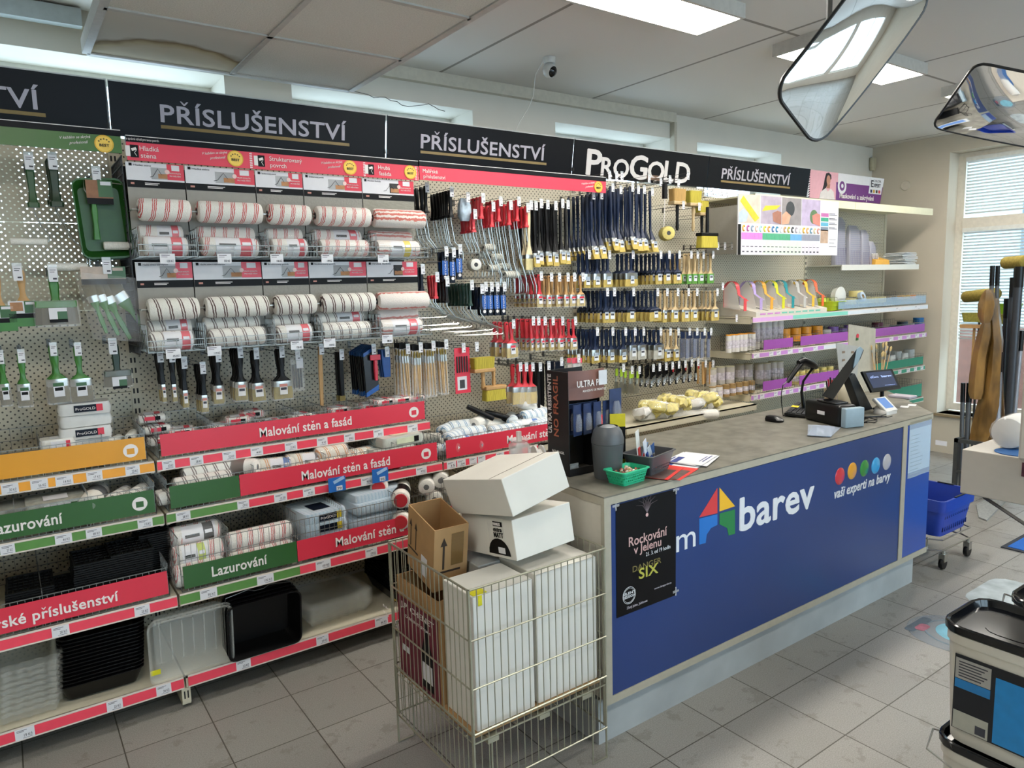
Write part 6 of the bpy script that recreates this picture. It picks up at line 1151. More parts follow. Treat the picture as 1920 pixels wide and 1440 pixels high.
def holes_mat(h, P=.008, r=.30, name='perforated_plastic'):
    key = ('holes', h, P)
    if key in MC: return MC[key]
    m, t, b = mnodes(name); g = N(t, 'TexCoord'); s = N(t, 'SeparateXYZ'); t.links.new(g.outputs['Object'], s.inputs[0])
    def c1(o): return math_(t, 'ABSOLUTE', math_(t, 'SUBTRACT', math_(t, 'FRACT', math_(t, 'ADD', math_(t, 'DIVIDE', o, P), 50)), .5))
    gx = math_(t, 'MINIMUM', c1(s.outputs[0]), c1(s.outputs[1])); side = math_(t, 'ADD', s.outputs[0], s.outputs[1])
    k = math_(t, 'MULTIPLY', math_(t, 'LESS_THAN', c1(side), r), math_(t, 'LESS_THAN', c1(s.outputs[2]), r)); 
    k = math_(t, 'MULTIPLY', k, math_(t, 'MULTIPLY', math_(t, 'GREATER_THAN', s.outputs[2], .006), math_(t, 'LESS_THAN', s.outputs[2], .042)))
    b.inputs['Base Color'].default_value = C(h); b.inputs['Roughness'].default_value = .4
    tr = N(t, 'BsdfTransparent'); mx = N(t, 'MixShader'); t.links.new(k, mx.inputs[0]); t.links.new(b.outputs[0], mx.inputs[1]); t.links.new(tr.outputs[0], mx.inputs[2]); t.links.new(mx.outputs[0], t.nodes['Material Output'].inputs[0]); MC[key] = m; return m
onD(wbask(.20, .16, .075, holes_mat('#b6c82a')), 1558, DR[0], .09, 'lime green perforated basket on the top cream shelf', 'basket', dz=.0)
sp = thing('sponge_heap', 'lime green cleaning cloth lying in the lime basket', 'cloth', (0, 0, 0)); P = at(1545, 560, Y=DY+.22); M().loft([rrect(.18, .1, .04, P.z-.03, cx=P.x, cy=P.y), rrect(.15, .08, .03, P.z, cx=P.x, cy=P.y), rrect(.05, .03, .01, P.z+.012, cx=P.x, cy=P.y)]).build('cloth', mat('#b4c850', .9, var=.2, scale=60, bump=.6), sp, smooth=True)
cyl = lambda r, h, mm, cap=None: (lambda: (lambda t: (M().lathe([(.001, 0), (r, 0), (r, h), (.001, h)], 0, 16).build('body', mm, t, smooth=True), M().lathe([(.001, h), (r*.96, h+.001), (r*.96, h+.008), (.001, h+.008)], 0, 16).build('cap', cap or mm, t), M().lathe([(r+.0008, h*.25), (r+.0008, h*.7)], 0, 16, cap=False).build('label', mat('#c9c3cb', .5, var=.35, scale=45, name='label_print'), t), t)[-1])(thing('foil_roll')))
wr_ = mat('#d6d2cc', .4, var=.04, name='white_foil'); org = mat('#e59a2c', .4, var=.05, name='orange_tape')
for i in range(7): onD(cyl(.022, .13, wr_, org), 1366+i*7.5, DR[1], .07+.02*(i % 2), 'slim white foil roll with orange top in the bundle above the purple rail, %s' % OR[i], 'foil roll', 'slim foil rolls with orange tops', dz=.012, key='slimf')
for i in range(5): onD(cyl(.033, .235, wr_, mat('#d8b89c', .5)), 1417+i*11, DR[1], .13+.02*(i % 2), 'tall white foil roll behind the slim bundle, %s from left' % OR[i], 'foil roll', 'tall white foil rolls', dz=.01, key='tallf')
for i, u in enumerate((1470, 1490, 1510, 1531)):
    for j in range(2): onD(roll(.05, .055, org), u, DR[1], .12, 'orange tape roll, %s column from left, %s' % (OR[i], ('lower', 'upper')[j]), 'tape roll', 'orange tape rolls', dz=.04+.058*j, key='orgr')
pr_ = mat('#7c5aa0', .4, var=.05, name='violet_tape')
for i, u in enumerate((1548, 1562, 1578, 1592)): onD(roll(.045, .05, pr_ if i else wr_), u, DR[1], .13, '%s tape roll right of the orange ones, %s' % ('violet' if i else 'white', OR[i]), 'tape roll', 'violet tape rolls', dz=.06+.02*(i % 2))
dr_ = mat('#5c1f38', .4, var=.1, name='wine_tape'); bl_ = mat('#1e6aa8', .35, var=.06, name='blue_tape'); gy = mat('#2a3a48', .4)
for i, (u, mm, dz, nm_) in enumerate(((1606, dr_, .05, 'wine red'), (1622, dr_, .06, 'wine red'), (1636, mat('#c890a0', .4), .06, 'pink'), (1650, dr_, .06, 'wine red'), (1662, mat('#a83048', .4), .06, 'crimson'), (1678, gy, .07, 'dark grey'), (1692, gy, .10, 'dark grey'), (1704, wr_, .07, 'white'), (1720, bl_, .07, 'blue'), (1722, bl_, .12, 'upper blue'), (1645, dr_, .115, 'upper wine red'))): onD(roll(.05, .045, mm), u, DR[1], .12+.03*(i % 2), '%s tape roll behind the purple banner at the corner, position %s' % (nm_, ('one', 'two', 'three', 'four', 'five', 'six', 'seven', 'eight', 'nine', 'ten', 'eleven')[i]), 'tape roll', 'tape rolls at the corner', dz=dz-.03)
tin = mat('#b9b4ac', .35, var=.1, name='pale_tub'); brn = mat('#9c7f52', .5, var=.08, name='brown_paper_roll')
for i, u in enumerate((1334, 1350, 1368, 1386, 1402, 1422, 1436, 1448, 1460)): onD(cyl(.038, .13+(.03 if i > 4 else 0), tin, mat('#c7c2a4', .4)), u, DR[2], .16+.03*(i % 2), 'pale foil tub in the upper row on the lowest visible cream shelf, %s from left' % OR[i], 'foil tub', 'pale foil tubs', dz=.085 if i < 5 else .04, key=('tin', i > 4))
for i, u in enumerate((1336, 1348, 1361, 1373, 1385, 1397, 1408)): onD(cyl(.028, .085, wr_ if i < 2 else brn, brn), u, DR[2], .07, '%s short roll in front of the pale tubs, %s from left' % ('white' if i < 2 else 'brown', OR[i]), 'paper roll', 'short rolls below the pale tubs', dz=.004, key=('brn', i < 2))
for i, u in enumerate((1490, 1502, 1514, 1528, 1542, 1555)): onD(cyl(.034, .10, mat('#cdbb6a', .5, var=.1, name='yellow_wrap'), crm), u, DR[2], .10, 'yellowish roll behind the handheld scanner, %s from left' % OR[i], 'paper roll', 'yellowish rolls', dz=.004, key='yel3')
for i, u in enumerate((1600, 1615, 1668, 1680, 1692, 1704)): onD(flatpack(.10, .08, .10, mat('#cfd2cf', .8, var=.06, name='wadding'), None), u, DR[2], .12+.03*(i % 2), 'white bagged wadding pack behind the green banner, %s from left' % OR[i], 'wadding pack', 'white wadding packs', dz=.03+.02*(i % 2), key='wad')
for i, u in enumerate((1670, 1682, 1693, 1703)): onD(roll(.04, .05, mat('#a8843c', .5, var=.2, scale=20)), u, DR[3], .13, 'brown small roll in the wire basket beyond the counter, %s' % OR[i], 'tape roll', 'brown rolls beyond the counter', dz=.02, key='brr')
# net packs on the middle shelf
netm = clear('#b8b6c4', .55, .3, 'grey_net')
for i, (u, vt, w) in enumerate(((1576, 406, .17), (1603, 422, .19), (1623, 430, .13), (1638, 452, .11))):
    P = at(u, 493, Y=3.66); zt_ = at(u, vt, Y=3.66).z; x = P.x; T = thing('net_pack', 'tall pack of grey netting on the white shelf, %s from left' % OR[i], 'net pack', (x, 3.66, 1.936), 'standing net packs')
    M().loft([rrect(w, .05, .01, 1.937, cx=x, cy=3.68), rrect(w*.95, .04, .01, zt_-.05, cx=x, cy=3.69), rrect(w*.7, .012, .004, zt_, cx=x, cy=3.70)]).build('bag', netm, T, smooth=True)
    m = M(); n = int((zt_-1.94)/.018)
    for j in range(n): m.bx(x-w*.46, 3.652+.0006*j*.5, 1.942+j*.018, x+w*.46, 3.653+.0006*j*.5, 1.944+j*.018)
    for j in range(7): m.bx(x-w*.45+j*w*.15, 3.651, 1.94, x-w*.45+j*w*.15+.003, 3.652, 1.94+(zt_-1.94)*.35)
    m.build('net_lines', mat('#6a6686', .7, name='net_lines'), T, kind='stuff')
T = thing('tool_box', 'yellow-orange open box of small tools on the white shelf', 'box', (0, 0, 0)); a, b = at(1641, 494, Y=3.62), at(1668, 494, Y=3.62); M().loft([[(a.x, 3.62, 1.937), (b.x, 3.62, 1.937), (b.x, 3.72, 1.937), (a.x, 3.72, 1.937)], [(a.x+.01, 3.62, 1.98), (b.x-.01, 3.62, 1.98), (b.x-.01, 3.72, 2.01), (a.x+.01, 3.72, 2.01)]]).build('box', mat('#d9a440', .5, var=.05, name='orange_card_box'), T)
for i in range(4): M().tube([(a.x+.03+i*.03, 3.66, 1.98), (a.x+.0+i*.03, 3.65, 2.04)], .007, 0, 6).build('tool', wr_, T)
for i in range(9): put('sheet', lambda: (lambda t: (M().bx(-.13, -.10, 0, .13, .10, .008).build('pad', mat('#d2d6da', .6, var=.05, name='folded_sheet'), t, bevel=.003), t)[-1])(thing('folded_sheet')), (at(1688, 490, Y=3.68).x+random.uniform(-.02, .02), 3.68, 1.937+i*.0135), (0, 0, random.uniform(-.15, .15)), None, 'folded plastic sheet in the pile at the right end of the white shelf', 'folded sheet', 'pile of folded sheets')
# ================================================================ wire bin with boxes
cart = mat('#dcd9d0', .75, var=.03, scale=6, bump=.15, name='white_carton'); kraft = mat('#a98458', .8, var=.06, scale=20, bump=.1, name='brown_cardboard')
zinc = mat('#a9a896', .35, metal=.7, var=.08, name='galvanised_wire')
BX0, BX1, BY0, BY1, BZ = 1.147, 1.742, 1.895, 2.478, .845
wb = thing('wire_bin', 'square galvanised wire bin full of cartons in front of the shelves', 'bin', (BX0, BY0, 0))
def side(o, a, n, nm_):
    o, a = V(o), V(a); m = M(); up = V((0, 0, 1)); out = a.cross(up).normalized()*.004
    for i in range(n+1):
        q = o+a*(i/n); m.tube([q+up*.13, q+up*BZ], .0020 if 0 < i < n else .0042, 0, 5)
    for z, rr in ((.13, .0035), (.34, .004), (.50, .003), (.67, .003), (BZ, .004)): m.tube([o+out+up*z, o+a+out+up*z], rr, 0, 6)
    return m.build(nm_, zinc, wb, smooth=True)
side((BX0, BY0, 0), (BX1-BX0, 0, 0), 20, 'front_panel'); side((BX1, BY0+.012, 0), (0, BY1-BY0-.02, 0), 16, 'right_panel'); side((BX1, BY1, 0), (BX0-BX1, 0, 0), 20, 'back_panel'); side((BX0, BY1-.012, 0), (0, BY0-BY1+.02, 0), 18, 'left_panel')
for (x, y) in ((BX0, BY0), (BX1, BY0), (BX0, BY1), (BX1, BY1)):
    M().tube([(x, y, BZ), (x, y, .005)], .0045, 0, 6).tube([(x, y, .005), (x+(-.07 if x > 1.4 else .07), y, .005), (x+(-.07 if x > 1.4 else .07), y, .30)], .0035, 0, 6).build('leg', zinc, wb, smooth=True)
m = M(); grid(m, (BX0, BY0, .305), (BX1-BX0, 0, 0), (0, BY1-BY0, 0), 10, 10, .002); m.build('base_grid', zinc, wb)
for x in (1.20, 1.42, 1.62): M().bx(x, BY0-.004, .285, x+.045, BY0+.07, .302).build('bracket', zinc, wb)
M().bx(BX0+.01, BY0+.02, .3095, BX1-.01, BY1-.02, .318).build('cardboard_base', kraft, wb)
def carton(lab, x0, y0, z0, x1, y1, z1, rot=None):
    t = thing('carton', lab, 'box', (0, 0, 0)); M().bx(x0, y0, z0, x1, y1, z1).build('body', cart, t, bevel=.004)
    xm = (x0+x1)/2; M().bx(x0-.0006, y0-.0008, z1-.0006, x1+.0006, y0+.0002, z1+.0002).build('lid_seam', mat('#8f8c82', .8), t); return t
t = carton('white closed carton at the front left of the wire bin, yellow tape on top', 1.180, 1.925, .319, 1.427, 2.12, .800)
M().bx(1.185, 1.93, .8005, 1.24, 1.975, .803).bx(1.2, 1.922, .765, 1.215, 1.9245, .8).build('yellow_tape', mat('#d8d01e', .4, name='yellow_tape'), t)
carton('white closed carton at the front right of the wire bin', 1.446, 1.93, .319, 1.730, 2.16, .806)
carton('white carton lying behind the two front ones in the wire bin', 1.45, 2.18, .319, 1.73, 2.46, .800)
gp = thing('parcel', 'small grey parcel deep between the brown box and the white cartons', 'box', (0, 0, 0)); M().bx(1.34, 2.14, .319, 1.44, 2.44, .80).build('body', mat('#9b9c98', .7, var=.05), gp, bevel=.004)
# wine box
wn = thing('wine_box', 'maroon and brown open wine box in the left of the wire bin, white lettering', 'box', (0, 0, 0)); wx0, wx1, wy0, wy1, wz0, wz1 = 1.162, 1.32, 2.135, 2.455, .319, .715; m = M(); q = .004
m.bx(wx0, wy0, wz0, wx0+q, wy1, wz1).bx(wx1-q, wy0, wz0, wx1, wy1, wz1).bx(wx0+q, wy0, wz0, wx1-q, wy0+q, wz1).bx(wx0+q, wy1-q, wz0, wx1-q, wy1, wz1).bx(wx0+q, wy0+q, wz0, wx1-q, wy1-q, wz0+q); m.build('body', kraft, wn)
M().bx(wx0-.0012, wy0+.002, wz0, wx0-.0002, wy1-.002, wz1-.075).build('maroon_print', mat('#6e1c30', .5, var=.05, name='maroon_print'), wn)
text('J.P. CHENET', (wx0-.002, wy1-.03, wz1-.115), (wx0-.002, wy0+.03, wz1-.115), .022, lt, wn, normal=(-1, 0, 0), bold=.01); text('CABERNET SYRAH', (wx0-.002, wy1-.06, wz1-.15), (wx0-.002, wy0+.06, wz1-.15), .011, lt, wn, normal=(-1, 0, 0))
yb0 = wy0+.05; M().loft([[(wx0-.0016, yb0+a_, b_), (wx0-.0022, yb0+a_, b_)] for a_, b_ in ((0, wz0+.02), (.085, wz0+.02), (.085, wz0+.17), (.055, wz0+.26), (.05, wz1-.13), (.035, wz1-.13), (.03, wz0+.26), (0, wz0+.17))][0:1]+[[(0, 0, 0), (0, 0, 0)]][:0], cap=False)
m = M(); pts_ = [(0, .02), (.085, .02), (.085, .16), (.056, .23), (.052, .30), (.034, .30), (.030, .23), (0, .16)]; m.add([(wx0-.0018, yb0+a_, wz0+b_) for a_, b_ in pts_], [tuple(range(8))]); m.build('bottle_drawing', black, wn); M().bx(wx0-.0024, yb0+.006, wz0+.05, wx0-.0018, yb0+.079, wz0+.12).build('bottle_label_drawing', white, wn)
M().bx(wx0-.0020, wy1-.09, wz0+.10, wx0-.0013, wy1-.03, wz0+.125).build('small_label', white, wn)
def obox(nm_, lab, c, e, d, build):
    t = thing(nm_, lab, 'box', (0, 0, 0)); t.location = c; t.rotation_euler = e; t.rotation_mode = 'XYZ'; build(t, *[k/2 for k in d]); return t
S_ = .87
def lowb(t, a, b, c):
    M().bx(-a, -b, -c, a, b, c).build('body', cart, t, bevel=.003)
    M().bx(-a-.001, -b+.055, -c+.01, -a-.0002, -b+.15, c-.008, 0).bx(-a-.0016, -b+.06, c-.03, -a-.001, -b+.115, c-.012, 1).build('print', [mat('#d6d3cb', .6, name='label_paper'), black], t)
    m = M(); m.add([(-a-.0014, -b+.095+.072*cos(i*pi/10)*.9, -c+.012+.06*sin(i*pi/10)) for i in range(11)], [tuple(range(11))]); m.build('dome_print', black, t); M().bx(-a-.002, -b+.06, -c+.018, -a-.0015, -b+.10, -c+.04).build('barcode_print', white, t)
    for s_, z0, h, l in (('PRIMALEX', c-.026, .010, .045), ('extra', c-.048, .016, .05), ('MATT', c-.070, .018, .055)): text(s_, (-a-.0022, -b+.115+.0, z0), (-a-.0022, -b+.115-l, z0), h, lt if s_ == 'PRIMALEX' else black, t, normal=(-1, 0, 0), bold=.02)
obox('carton', 'white carton with a black dome-shaped label lying askew on the full wire bin', (1.524, 2.144, .911), (-.144, -.028, .061), (.28, .318, .146), lowb)
def topb(t, a, b, c):
    M().bx(-a, -b, -c, a, b, c).build('body', cart, t, bevel=.003)
    M().bx(-a-.0008, -b-.0008, -.002, a, -b+.0, .001).build('dummy', cart, t) if 0 else None
    M().bx(-a+.002, -b+.075, c+.0002, a-.002, -b+.077, c+.0012).build('flap_seam', mat('#6f6c64', .8), t)
obox('carton', 'topmost white carton tilted on top of the stack beside the counter', (1.483, 2.160, 1.084), (-.206, -.193, .066), (.275, .395, .138), topb)
def cardb(t, a, b, c):
    q = .004; M().bx(-a, -b, -c, -a+q, b, c).bx(a-q, -b, -c, a, b, c).bx(-a+q, -b, -c, a-q, -b+q, c).bx(-a+q, b-q, -c, a-q, b, c).bx(-a+q, -b+q, -c, a-q, b-q, -c+q).build('body', kraft, t)
    m = M()
    for y0 in (.04, .085): m.bx(-a-.001, y0-.003, -.03, -a-.0002, y0+.003, .06).add([(-a-.001, y0-.012, .055), (-a-.001, y0+.012, .055), (-a-.001, y0, .085)], [(0, 1, 2)])
    m.bx(-a-.001, .02, -.045, -a-.0002, .105, -.038); x0 = -.03; m.bx(x0-.004, -b-.001, -.04, x0+.004, -b-.0002, .06).add([(x0-.014, -b-.001, .055), (x0+.014, -b-.001, .055), (x0, -b-.001, .09)], [(0, 1, 2)]).bx(x0-.02, -b-.001, -.055, x0+.07, -b-.0002, -.047); m.build('arrow_print', mat('#33261a', .7, name='dark_print'), t)
    M().bx(-a-.0012, -.06, -.10, -a-.0003, -.01, -.02).build('shipping_label', white, t); M().bx(.0, -b-.0014, -.03, .05, -b-.0011, .10).build('packing_tape', clear('#8a6a3c', .45, .15, 'brown_tape'), t)
obox('carton', 'open brown cardboard box with black arrows standing in the wire bin', (1.262, 2.300, .860), (.191, -.017, -.064), (.138, .226, .254), cardb)
# ================================================================ things on the counter
CT = CTZ+.0005
st = thing('display_stand', 'black cardboard display stand with copper header and vertical lettering', 'display', (1.84, 2.09, CT)); sx0, sx1, sy0, sy1 = 1.855, 2.055, 2.225, 2.365; H = .435
bkc = mat('#121113', .5, var=.1, name='black_cardboard'); brz = mat('#7c5348', .45, var=.25, scale=5, name='copper_print')
M().bx(sx0, sy0, CT, sx0+.004, sy1, CT+H).bx(sx1-.004, sy0+.03, CT, sx1, sy1, CT+H*.95).bx(sx0+.004, sy1-.004, CT, sx1-.004, sy1, CT+H).bx(sx0+.004, sy0, CT, sx1-.004, sy0+.004, CT+.03).build('body', bkc, st)
loops = []
for i in range(9): t_ = i/8; xx = sx0+.002+(sx1-sx0-.004)*t_; yy = sy0-.03*sin(pi*t_); loops.append([(xx, yy, CT+H-.115), (xx, yy, CT+H+.005), (xx, yy+.003, CT+H+.005), (xx, yy+.003, CT+H-.115)])
M().loft(loops).build('header_card', brz, st, smooth=True)
text('ULTRA PRO', (sx0+.02, sy0-.033, CT+H-.060), (sx1-.02, sy0-.033, CT+H-.060), .026, lt, st, bold=.02); text('ADHESIVO DE MONTAJE', (sx0+.05, sy0-.033, CT+H-.082), (sx1-.02, sy0-.033, CT+H-.082), .009, lt, st)
text('ULTRA RESISTENTE', (sx0-.001, sy1-.03, CT+.17), (sx0-.001, sy1-.03, CT+H-.015), .022, lt, st, normal=(-1, 0, 0), bold=.02); text('NO FRAGIL', (sx0-.001, sy1-.075, CT+.16), (sx0-.001, sy1-.075, CT+H-.02), .030, mat('#b5654a', .5, name='copper_lettering'), st, normal=(-1, 0, 0), bold=.02)
text('NO FRAGIL', (sx0-.001, sy1-.03, CT+.09), (sx0-.001, sy0+.03, CT+.09), .011, lt, st, normal=(-1, 0, 0))
M().bx(sx1-.065, sy0-.038, CT+H-.06, sx1-.02, sy0-.036, CT+H+.0).build('price_tag', white, st)
for i in range(7):
    x = sx0+.03+(i % 4)*.055+.01; y = sy0+.01+.03*(i//4)-.035*(i > 3)*0; o = put('blister', lambda: (lambda t: (M().bx(-.026, 0, 0, .026, .003, .13).build('card', mat('#26375e', .4, var=.3, scale=30, name='navy_blister_card'), t), M().loft([rrect(.034, .012, .005, .02, cy=-.006), rrect(.034, .014, .005, .06, cy=-.006), rrect(.02, .01, .004, .09, cy=-.004)]).build('blister', filmk, t, smooth=True), t)[-1])(thing('blister_pack')), (x, y-.02+.0, CT+.17-.0*i), (0, 0, random.uniform(-.2, .2)), None, 'navy blister pack hanging in the copper-headed display, %s from left' % (OR[i]), 'blister pack', 'navy blister packs')
o = put('blister', None, (sx1+.035, sy0-.03, CT+.18), (0, 0, 0), 1.3, 'big blue card sticking out right of the copper-headed display', 'blister pack', 'navy blister packs')
yc = thing('yellow_card', 'yellow card with black shape between swing bin and grey basket', 'card', (0, 0, 0)); m = M(); A = at(1150, 860, Y=2.17); m.T = Matrix.Translation((A.x+.03, 2.17, CT)) @ Matrix.Rotation(R(-35), 4, 'Z'); m.bx(-.035, 0, 0, .030, .003, .245, 0).bx(-.01, -.001, .05, .030, 0, .19, 1).bx(.0, -.002, .09, .018, -.001, .14, 0); m.build('card', [mat('#d6c622', .4, name='yellow_card'), black], yc)
# acrylic post and tape dispenser thing
ac = thing('acrylic_holder', 'clear acrylic holder edge at the counter corner', 'holder', (0, 0, 0)); P = at(1068, 893, Z=CT); M().bx(P.x, P.y, CT, P.x+.003, P.y+.05, CT+.42).bx(P.x, P.y, CT, P.x+.05, P.y+.003, CT+.05).build('body', clear('#e8ecec', .25, .05, 'acrylic'), ac)
gj = thing('glass_jar', 'clear plastic jar at the rear left of the counter', 'jar', (0, 0, 0)); P = V((1.80, 2.50, CT)); M().lathe([(.035, 0), (.045, .01), (.047, .10), (.035, .115), (.047, .125)], 0, 18, 'z', P, cap=False).build('jar', clear('#eeeeee', .35, .05, 'jar_plastic'), gj, smooth=True); M().lathe([(.012, .03), (.012, .16)], 0, 10, 'z', P).build('spindle', clear('#f0ece4', .6, .1), gj)
wr2 = thing('tape_reel', 'white reel standing on edge at the rear left of the counter', 'reel', (0, 0, 0)); P = V((1.815, 2.38, CT+.058)); m = M(); m.T = Matrix.Translation(P) @ Matrix.Rotation(R(-20), 4, 'Z'); m.lathe([(.02, -.02), (.056, -.02), (.058, -.012), (.04, -.01), (.04, .01), (.058, .012), (.056, .02), (.02, .02)], 0, 24, 'x', cap=False).lathe([(.02, -.02), (.02, .02)], 1, 16, 'x', cap=False); m.build('reel', [wr_, core], wr2, smooth=True)
sb = thing('swing_bin', 'small dark grey swing-lid bin on the counter', 'bin', (1.97, 2.135, CT)); P = V((1.975, 2.125, CT)); gsb = mat('#55585b', .4, var=.03, name='anthracite_plastic')
M().lathe([(.001, 0), (.048, 0), (.050, .004), (.058, .125), (.059, .128)], 0, 28, 'z', P).build('bucket', gsb, sb, smooth=True)
M().lathe([(.0592, .129), (.0592, .145), (.052, .172), (.038, .190)], 0, 28, 'z', P, cap=False).build('hood', gsb, sb, smooth=True)
m = M(); m.T = Matrix.Translation(P+V((0, 0, .158))) @ Matrix.Rotation(R(-12), 4, 'Y') @ Matrix.Diagonal((1, 1, .72, 1)); m.lathe([(.050, 0), (.046, .018), (.034, .036), (.018, .046), (.001, .049)], 0, 28); m.build('lid', mat('#85898c', .35, name='grey_plastic_lid'), sb, smooth=True)
sb.scale = (1.13,)*3
ge = put('gbask', wbask(.155, .105, .052, holes_mat('#2fb98a', .012), .82), (1.985, 2.025, CT), (0, 0, R(5)), None, 'small green perforated basket of sweets at the counter corner', 'basket')
random.seed(9)
for i in range(46):
    a_, r_ = random.uniform(0, 6.28), random.uniform(0, 1)**.5; x = 1.985+.058*r_*cos(a_); y = 2.025+.036*r_*sin(a_); z = CT+.030+.030*(1-r_*.5)*random.random()
    put(('sweet', i % 4), (lambda h: (lambda: (lambda t: (M().loft([rrect(.004, .006, .001, -.0), rrect(.016, .009, .003, .004), rrect(.004, .006, .001, .008)]).build('wrapper', mat(h, .3, var=.15, scale=90), t, smooth=True), t)[-1])(thing('wrapped_sweet'))))(('#c9a878', '#d8cfc0', '#5c5048', '#b86a5c')[i % 4]), (x, y, z), (random.uniform(-1, 1), random.uniform(-1, 1), random.uniform(0, 6)), 1.15, 'tiny %s wrapped sweet in the green basket' % ('tan', 'cream', 'dark', 'rusty')[i % 4], 'sweet', 'sweets in the green basket')
gb = put('gybask', wbask(.20, .14, .085, holes_mat('#4b4d50', .014, .22, 'grey_perforated'), .74), (2.165, 2.075, CT), (0, 0, R(14)), None, 'dark grey basket of pens and blister cards on the counter', 'basket')
for i, (dx, dy, an, h, c1) in enumerate(((-.05, .0, -22, .21, '#e2e0da'), (-.01, -.01, -28, .17, '#d0d4dc'), (.03, .0, -35, .14, '#b8c0c8'), (.05, .02, -20, .12, '#3a5a8c'), (-.02, .03, 12, .12, '#8ca0b8'), (.02, .03, 20, .10, '#20242c'))):
    T = thing('carded_knife', 'carded knife sticking out of the grey counter basket, %s from left' % OR[i], 'card pack', (2.165+dx, 2.075+dy, CT+.006), 'carded knives in the grey basket'); T.rotation_euler = (R(8), R(an), R(14)); M().bx(-.014, -.001, 0, .014, .001, h).build('card', mat(c1, .5, var=.08), T, bevel=.0005).matrix_parent_inverse = Matrix.Identity(4)
    o = M().bx(-.007, -.006, .01, .007, -.001, h*.6).build('knife', mat(('#c8302c', '#28488c', '#28488c', '#6c7074', '#c8302c', '#28488c')[i], .4), T); o.matrix_parent_inverse = Matrix.Identity(4)
# leaflets
wp = mat('#d8d8da', .5, var=.02, name='white_paper'); 
def leaf(c, w, d, an, mats, lab, g=None, z=0, pr=None):
    T = thing('leaflet', lab, 'leaflet', (c[0], c[1], CT+z), g); T.rotation_euler = (0, 0, R(an)); m = M().bx(-w/2, -d/2, 0, w/2, d/2, .0012)
    o = m.build('sheet', mats[0], T); o.matrix_parent_inverse = Matrix.Identity(4)
    if pr:
        m = M()
        for (a_, b_, c_, d_) in pr: m.bx(-w/2+w*a_, -d/2+d*b_, .0012, -w/2+w*c_, -d/2+d*d_, .0016)
        o = m.build('print', mats[1], T); o.matrix_parent_inverse = Matrix.Identity(4)
    return T
redp = mat('#d8302c', .4, var=.05, name='red_print'); darkp = mat('#5c4440', .5, var=.4, scale=30, name='tool_photo_print'); bluep = mat('#2c3c80', .5, var=.1, name='blue_print')
leaf((2.225, 2.00, 0), .21, .15, 20, (redp, darkp), 'lower red leaflet with tool photos beside the grey basket', 'red leaflets', .0005, [(.0, .1, .75, .9)]); leaf((2.18, 2.035, 0), .21, .15, 24, (redp, darkp), 'upper red leaflet with tool photos beside the grey basket', 'red leaflets', .003, [(.0, .1, .75, .9)])
for i, (x, y, an) in enumerate(((2.42, 2.08, 20), (2.45, 2.085, 14), (2.46, 2.07, 24), (2.44, 2.095, 17), (2.45, 2.08, 20))): leaf((x, y, 0), .21, .15, an, (wp, bluep), 'white and blue leaflet in the stack on the counter, %s from bottom' % OR[i], 'white and blue leaflets', .0005+.002*i, [(.0, .75, .5, .95), (.3, .1, .9, .14), (.3, .2, .8, .23)])
leaf((2.37, 2.25, 0), .21, .15, 35, (wp, bluep), 'blank white sheet behind the blue and white leaflets')
# register corner
blkp = mat('#0b0c0e', .32, var=.05, name='black_plastic', spec=.35); gryp = mat('#8ea2ad', .35, var=.05, name='blue_grey_plastic')
def obb(nm_, A, d1, L1, L2, z0, z1, mm, parent, bevel=.006, taper=0):
    e1 = V((cos(R(d1)), sin(R(d1)), 0)); e2 = V((sin(R(d1)), -cos(R(d1)), 0)); A = V((A[0], A[1], 0))
    lo = []
    for z, k in ((z0, 0), (z1, taper)):
        lo.append([A+e1*k+e2*k+V((0, 0, z)), A+e1*(L1-k)+e2*k+V((0, 0, z)), A+e1*(L1-k)+e2*(L2-k)+V((0, 0, z)), A+e1*k+e2*(L2-k)+V((0, 0, z))])
    return M().loft(lo).build(nm_, mm, parent, bevel=bevel, seg=3, smooth=True)
pr = thing('receipt_printer', 'black receipt printer with blue-grey end on the counter', 'printer', (3.6, 2.1, CT))
obb('body', (3.575, 2.05), 73, .27, .12, CT, CT+.115, blkp, pr, .018); obb('end_piece', (3.57, 2.012), 73, .036, .125, CT, CT+.105, gryp, pr, .006); obb('lid', (3.60, 2.09), 73, .14, .09, CT+.1152, CT+.124, mat('#1b1d20', .25, name='black_gloss'), pr, .004)
obb('label', (3.6045, 2.15), 73, .055, .001, CT+.05, CT+.07, white, pr, 0).location = (-.0035, .001, 0)
ms = thing('mouse', 'black computer mouse lying alone on the counter', 'mouse', (0, 0, 0)); P = at(1452, 790, Z=CT); M().loft([rrect(.055, .10, .02, CT, cx=P.x, cy=P.y), rrect(.06, .105, .022, CT+.012, cx=P.x, cy=P.y), rrect(.045, .08, .02, CT+.028, cx=P.x, cy=P.y+.01), rrect(.015, .03, .006, CT+.033, cx=P.x, cy=P.y+.015)]).build('shell', blkp, ms, smooth=True)
kb = thing('keyboard', 'black computer keyboard behind the receipt printer', 'keyboard', (0, 0, 0)); m = M(); Mx = Matrix.Translation((3.86, 2.44, CT+.012)) @ Matrix.Rotation(R(24), 4, 'Z') @ Matrix.Rotation(R(4), 4, 'X'); m.T = Mx; m.bx(-.21, -.075, -.008, .21, .075, .008); m.build('case', blkp, kb, bevel=.003)
m = M(); m.T = Mx
for i in range(15):
    for j in range(5): m.bx(-.20+i*.0268, -.066+j*.027, .008, -.178+i*.0268, -.044+j*.027, .013)
m.build('keys', mat('#2b2e31', .5, name='dark_keys'), kb, kind='stuff')
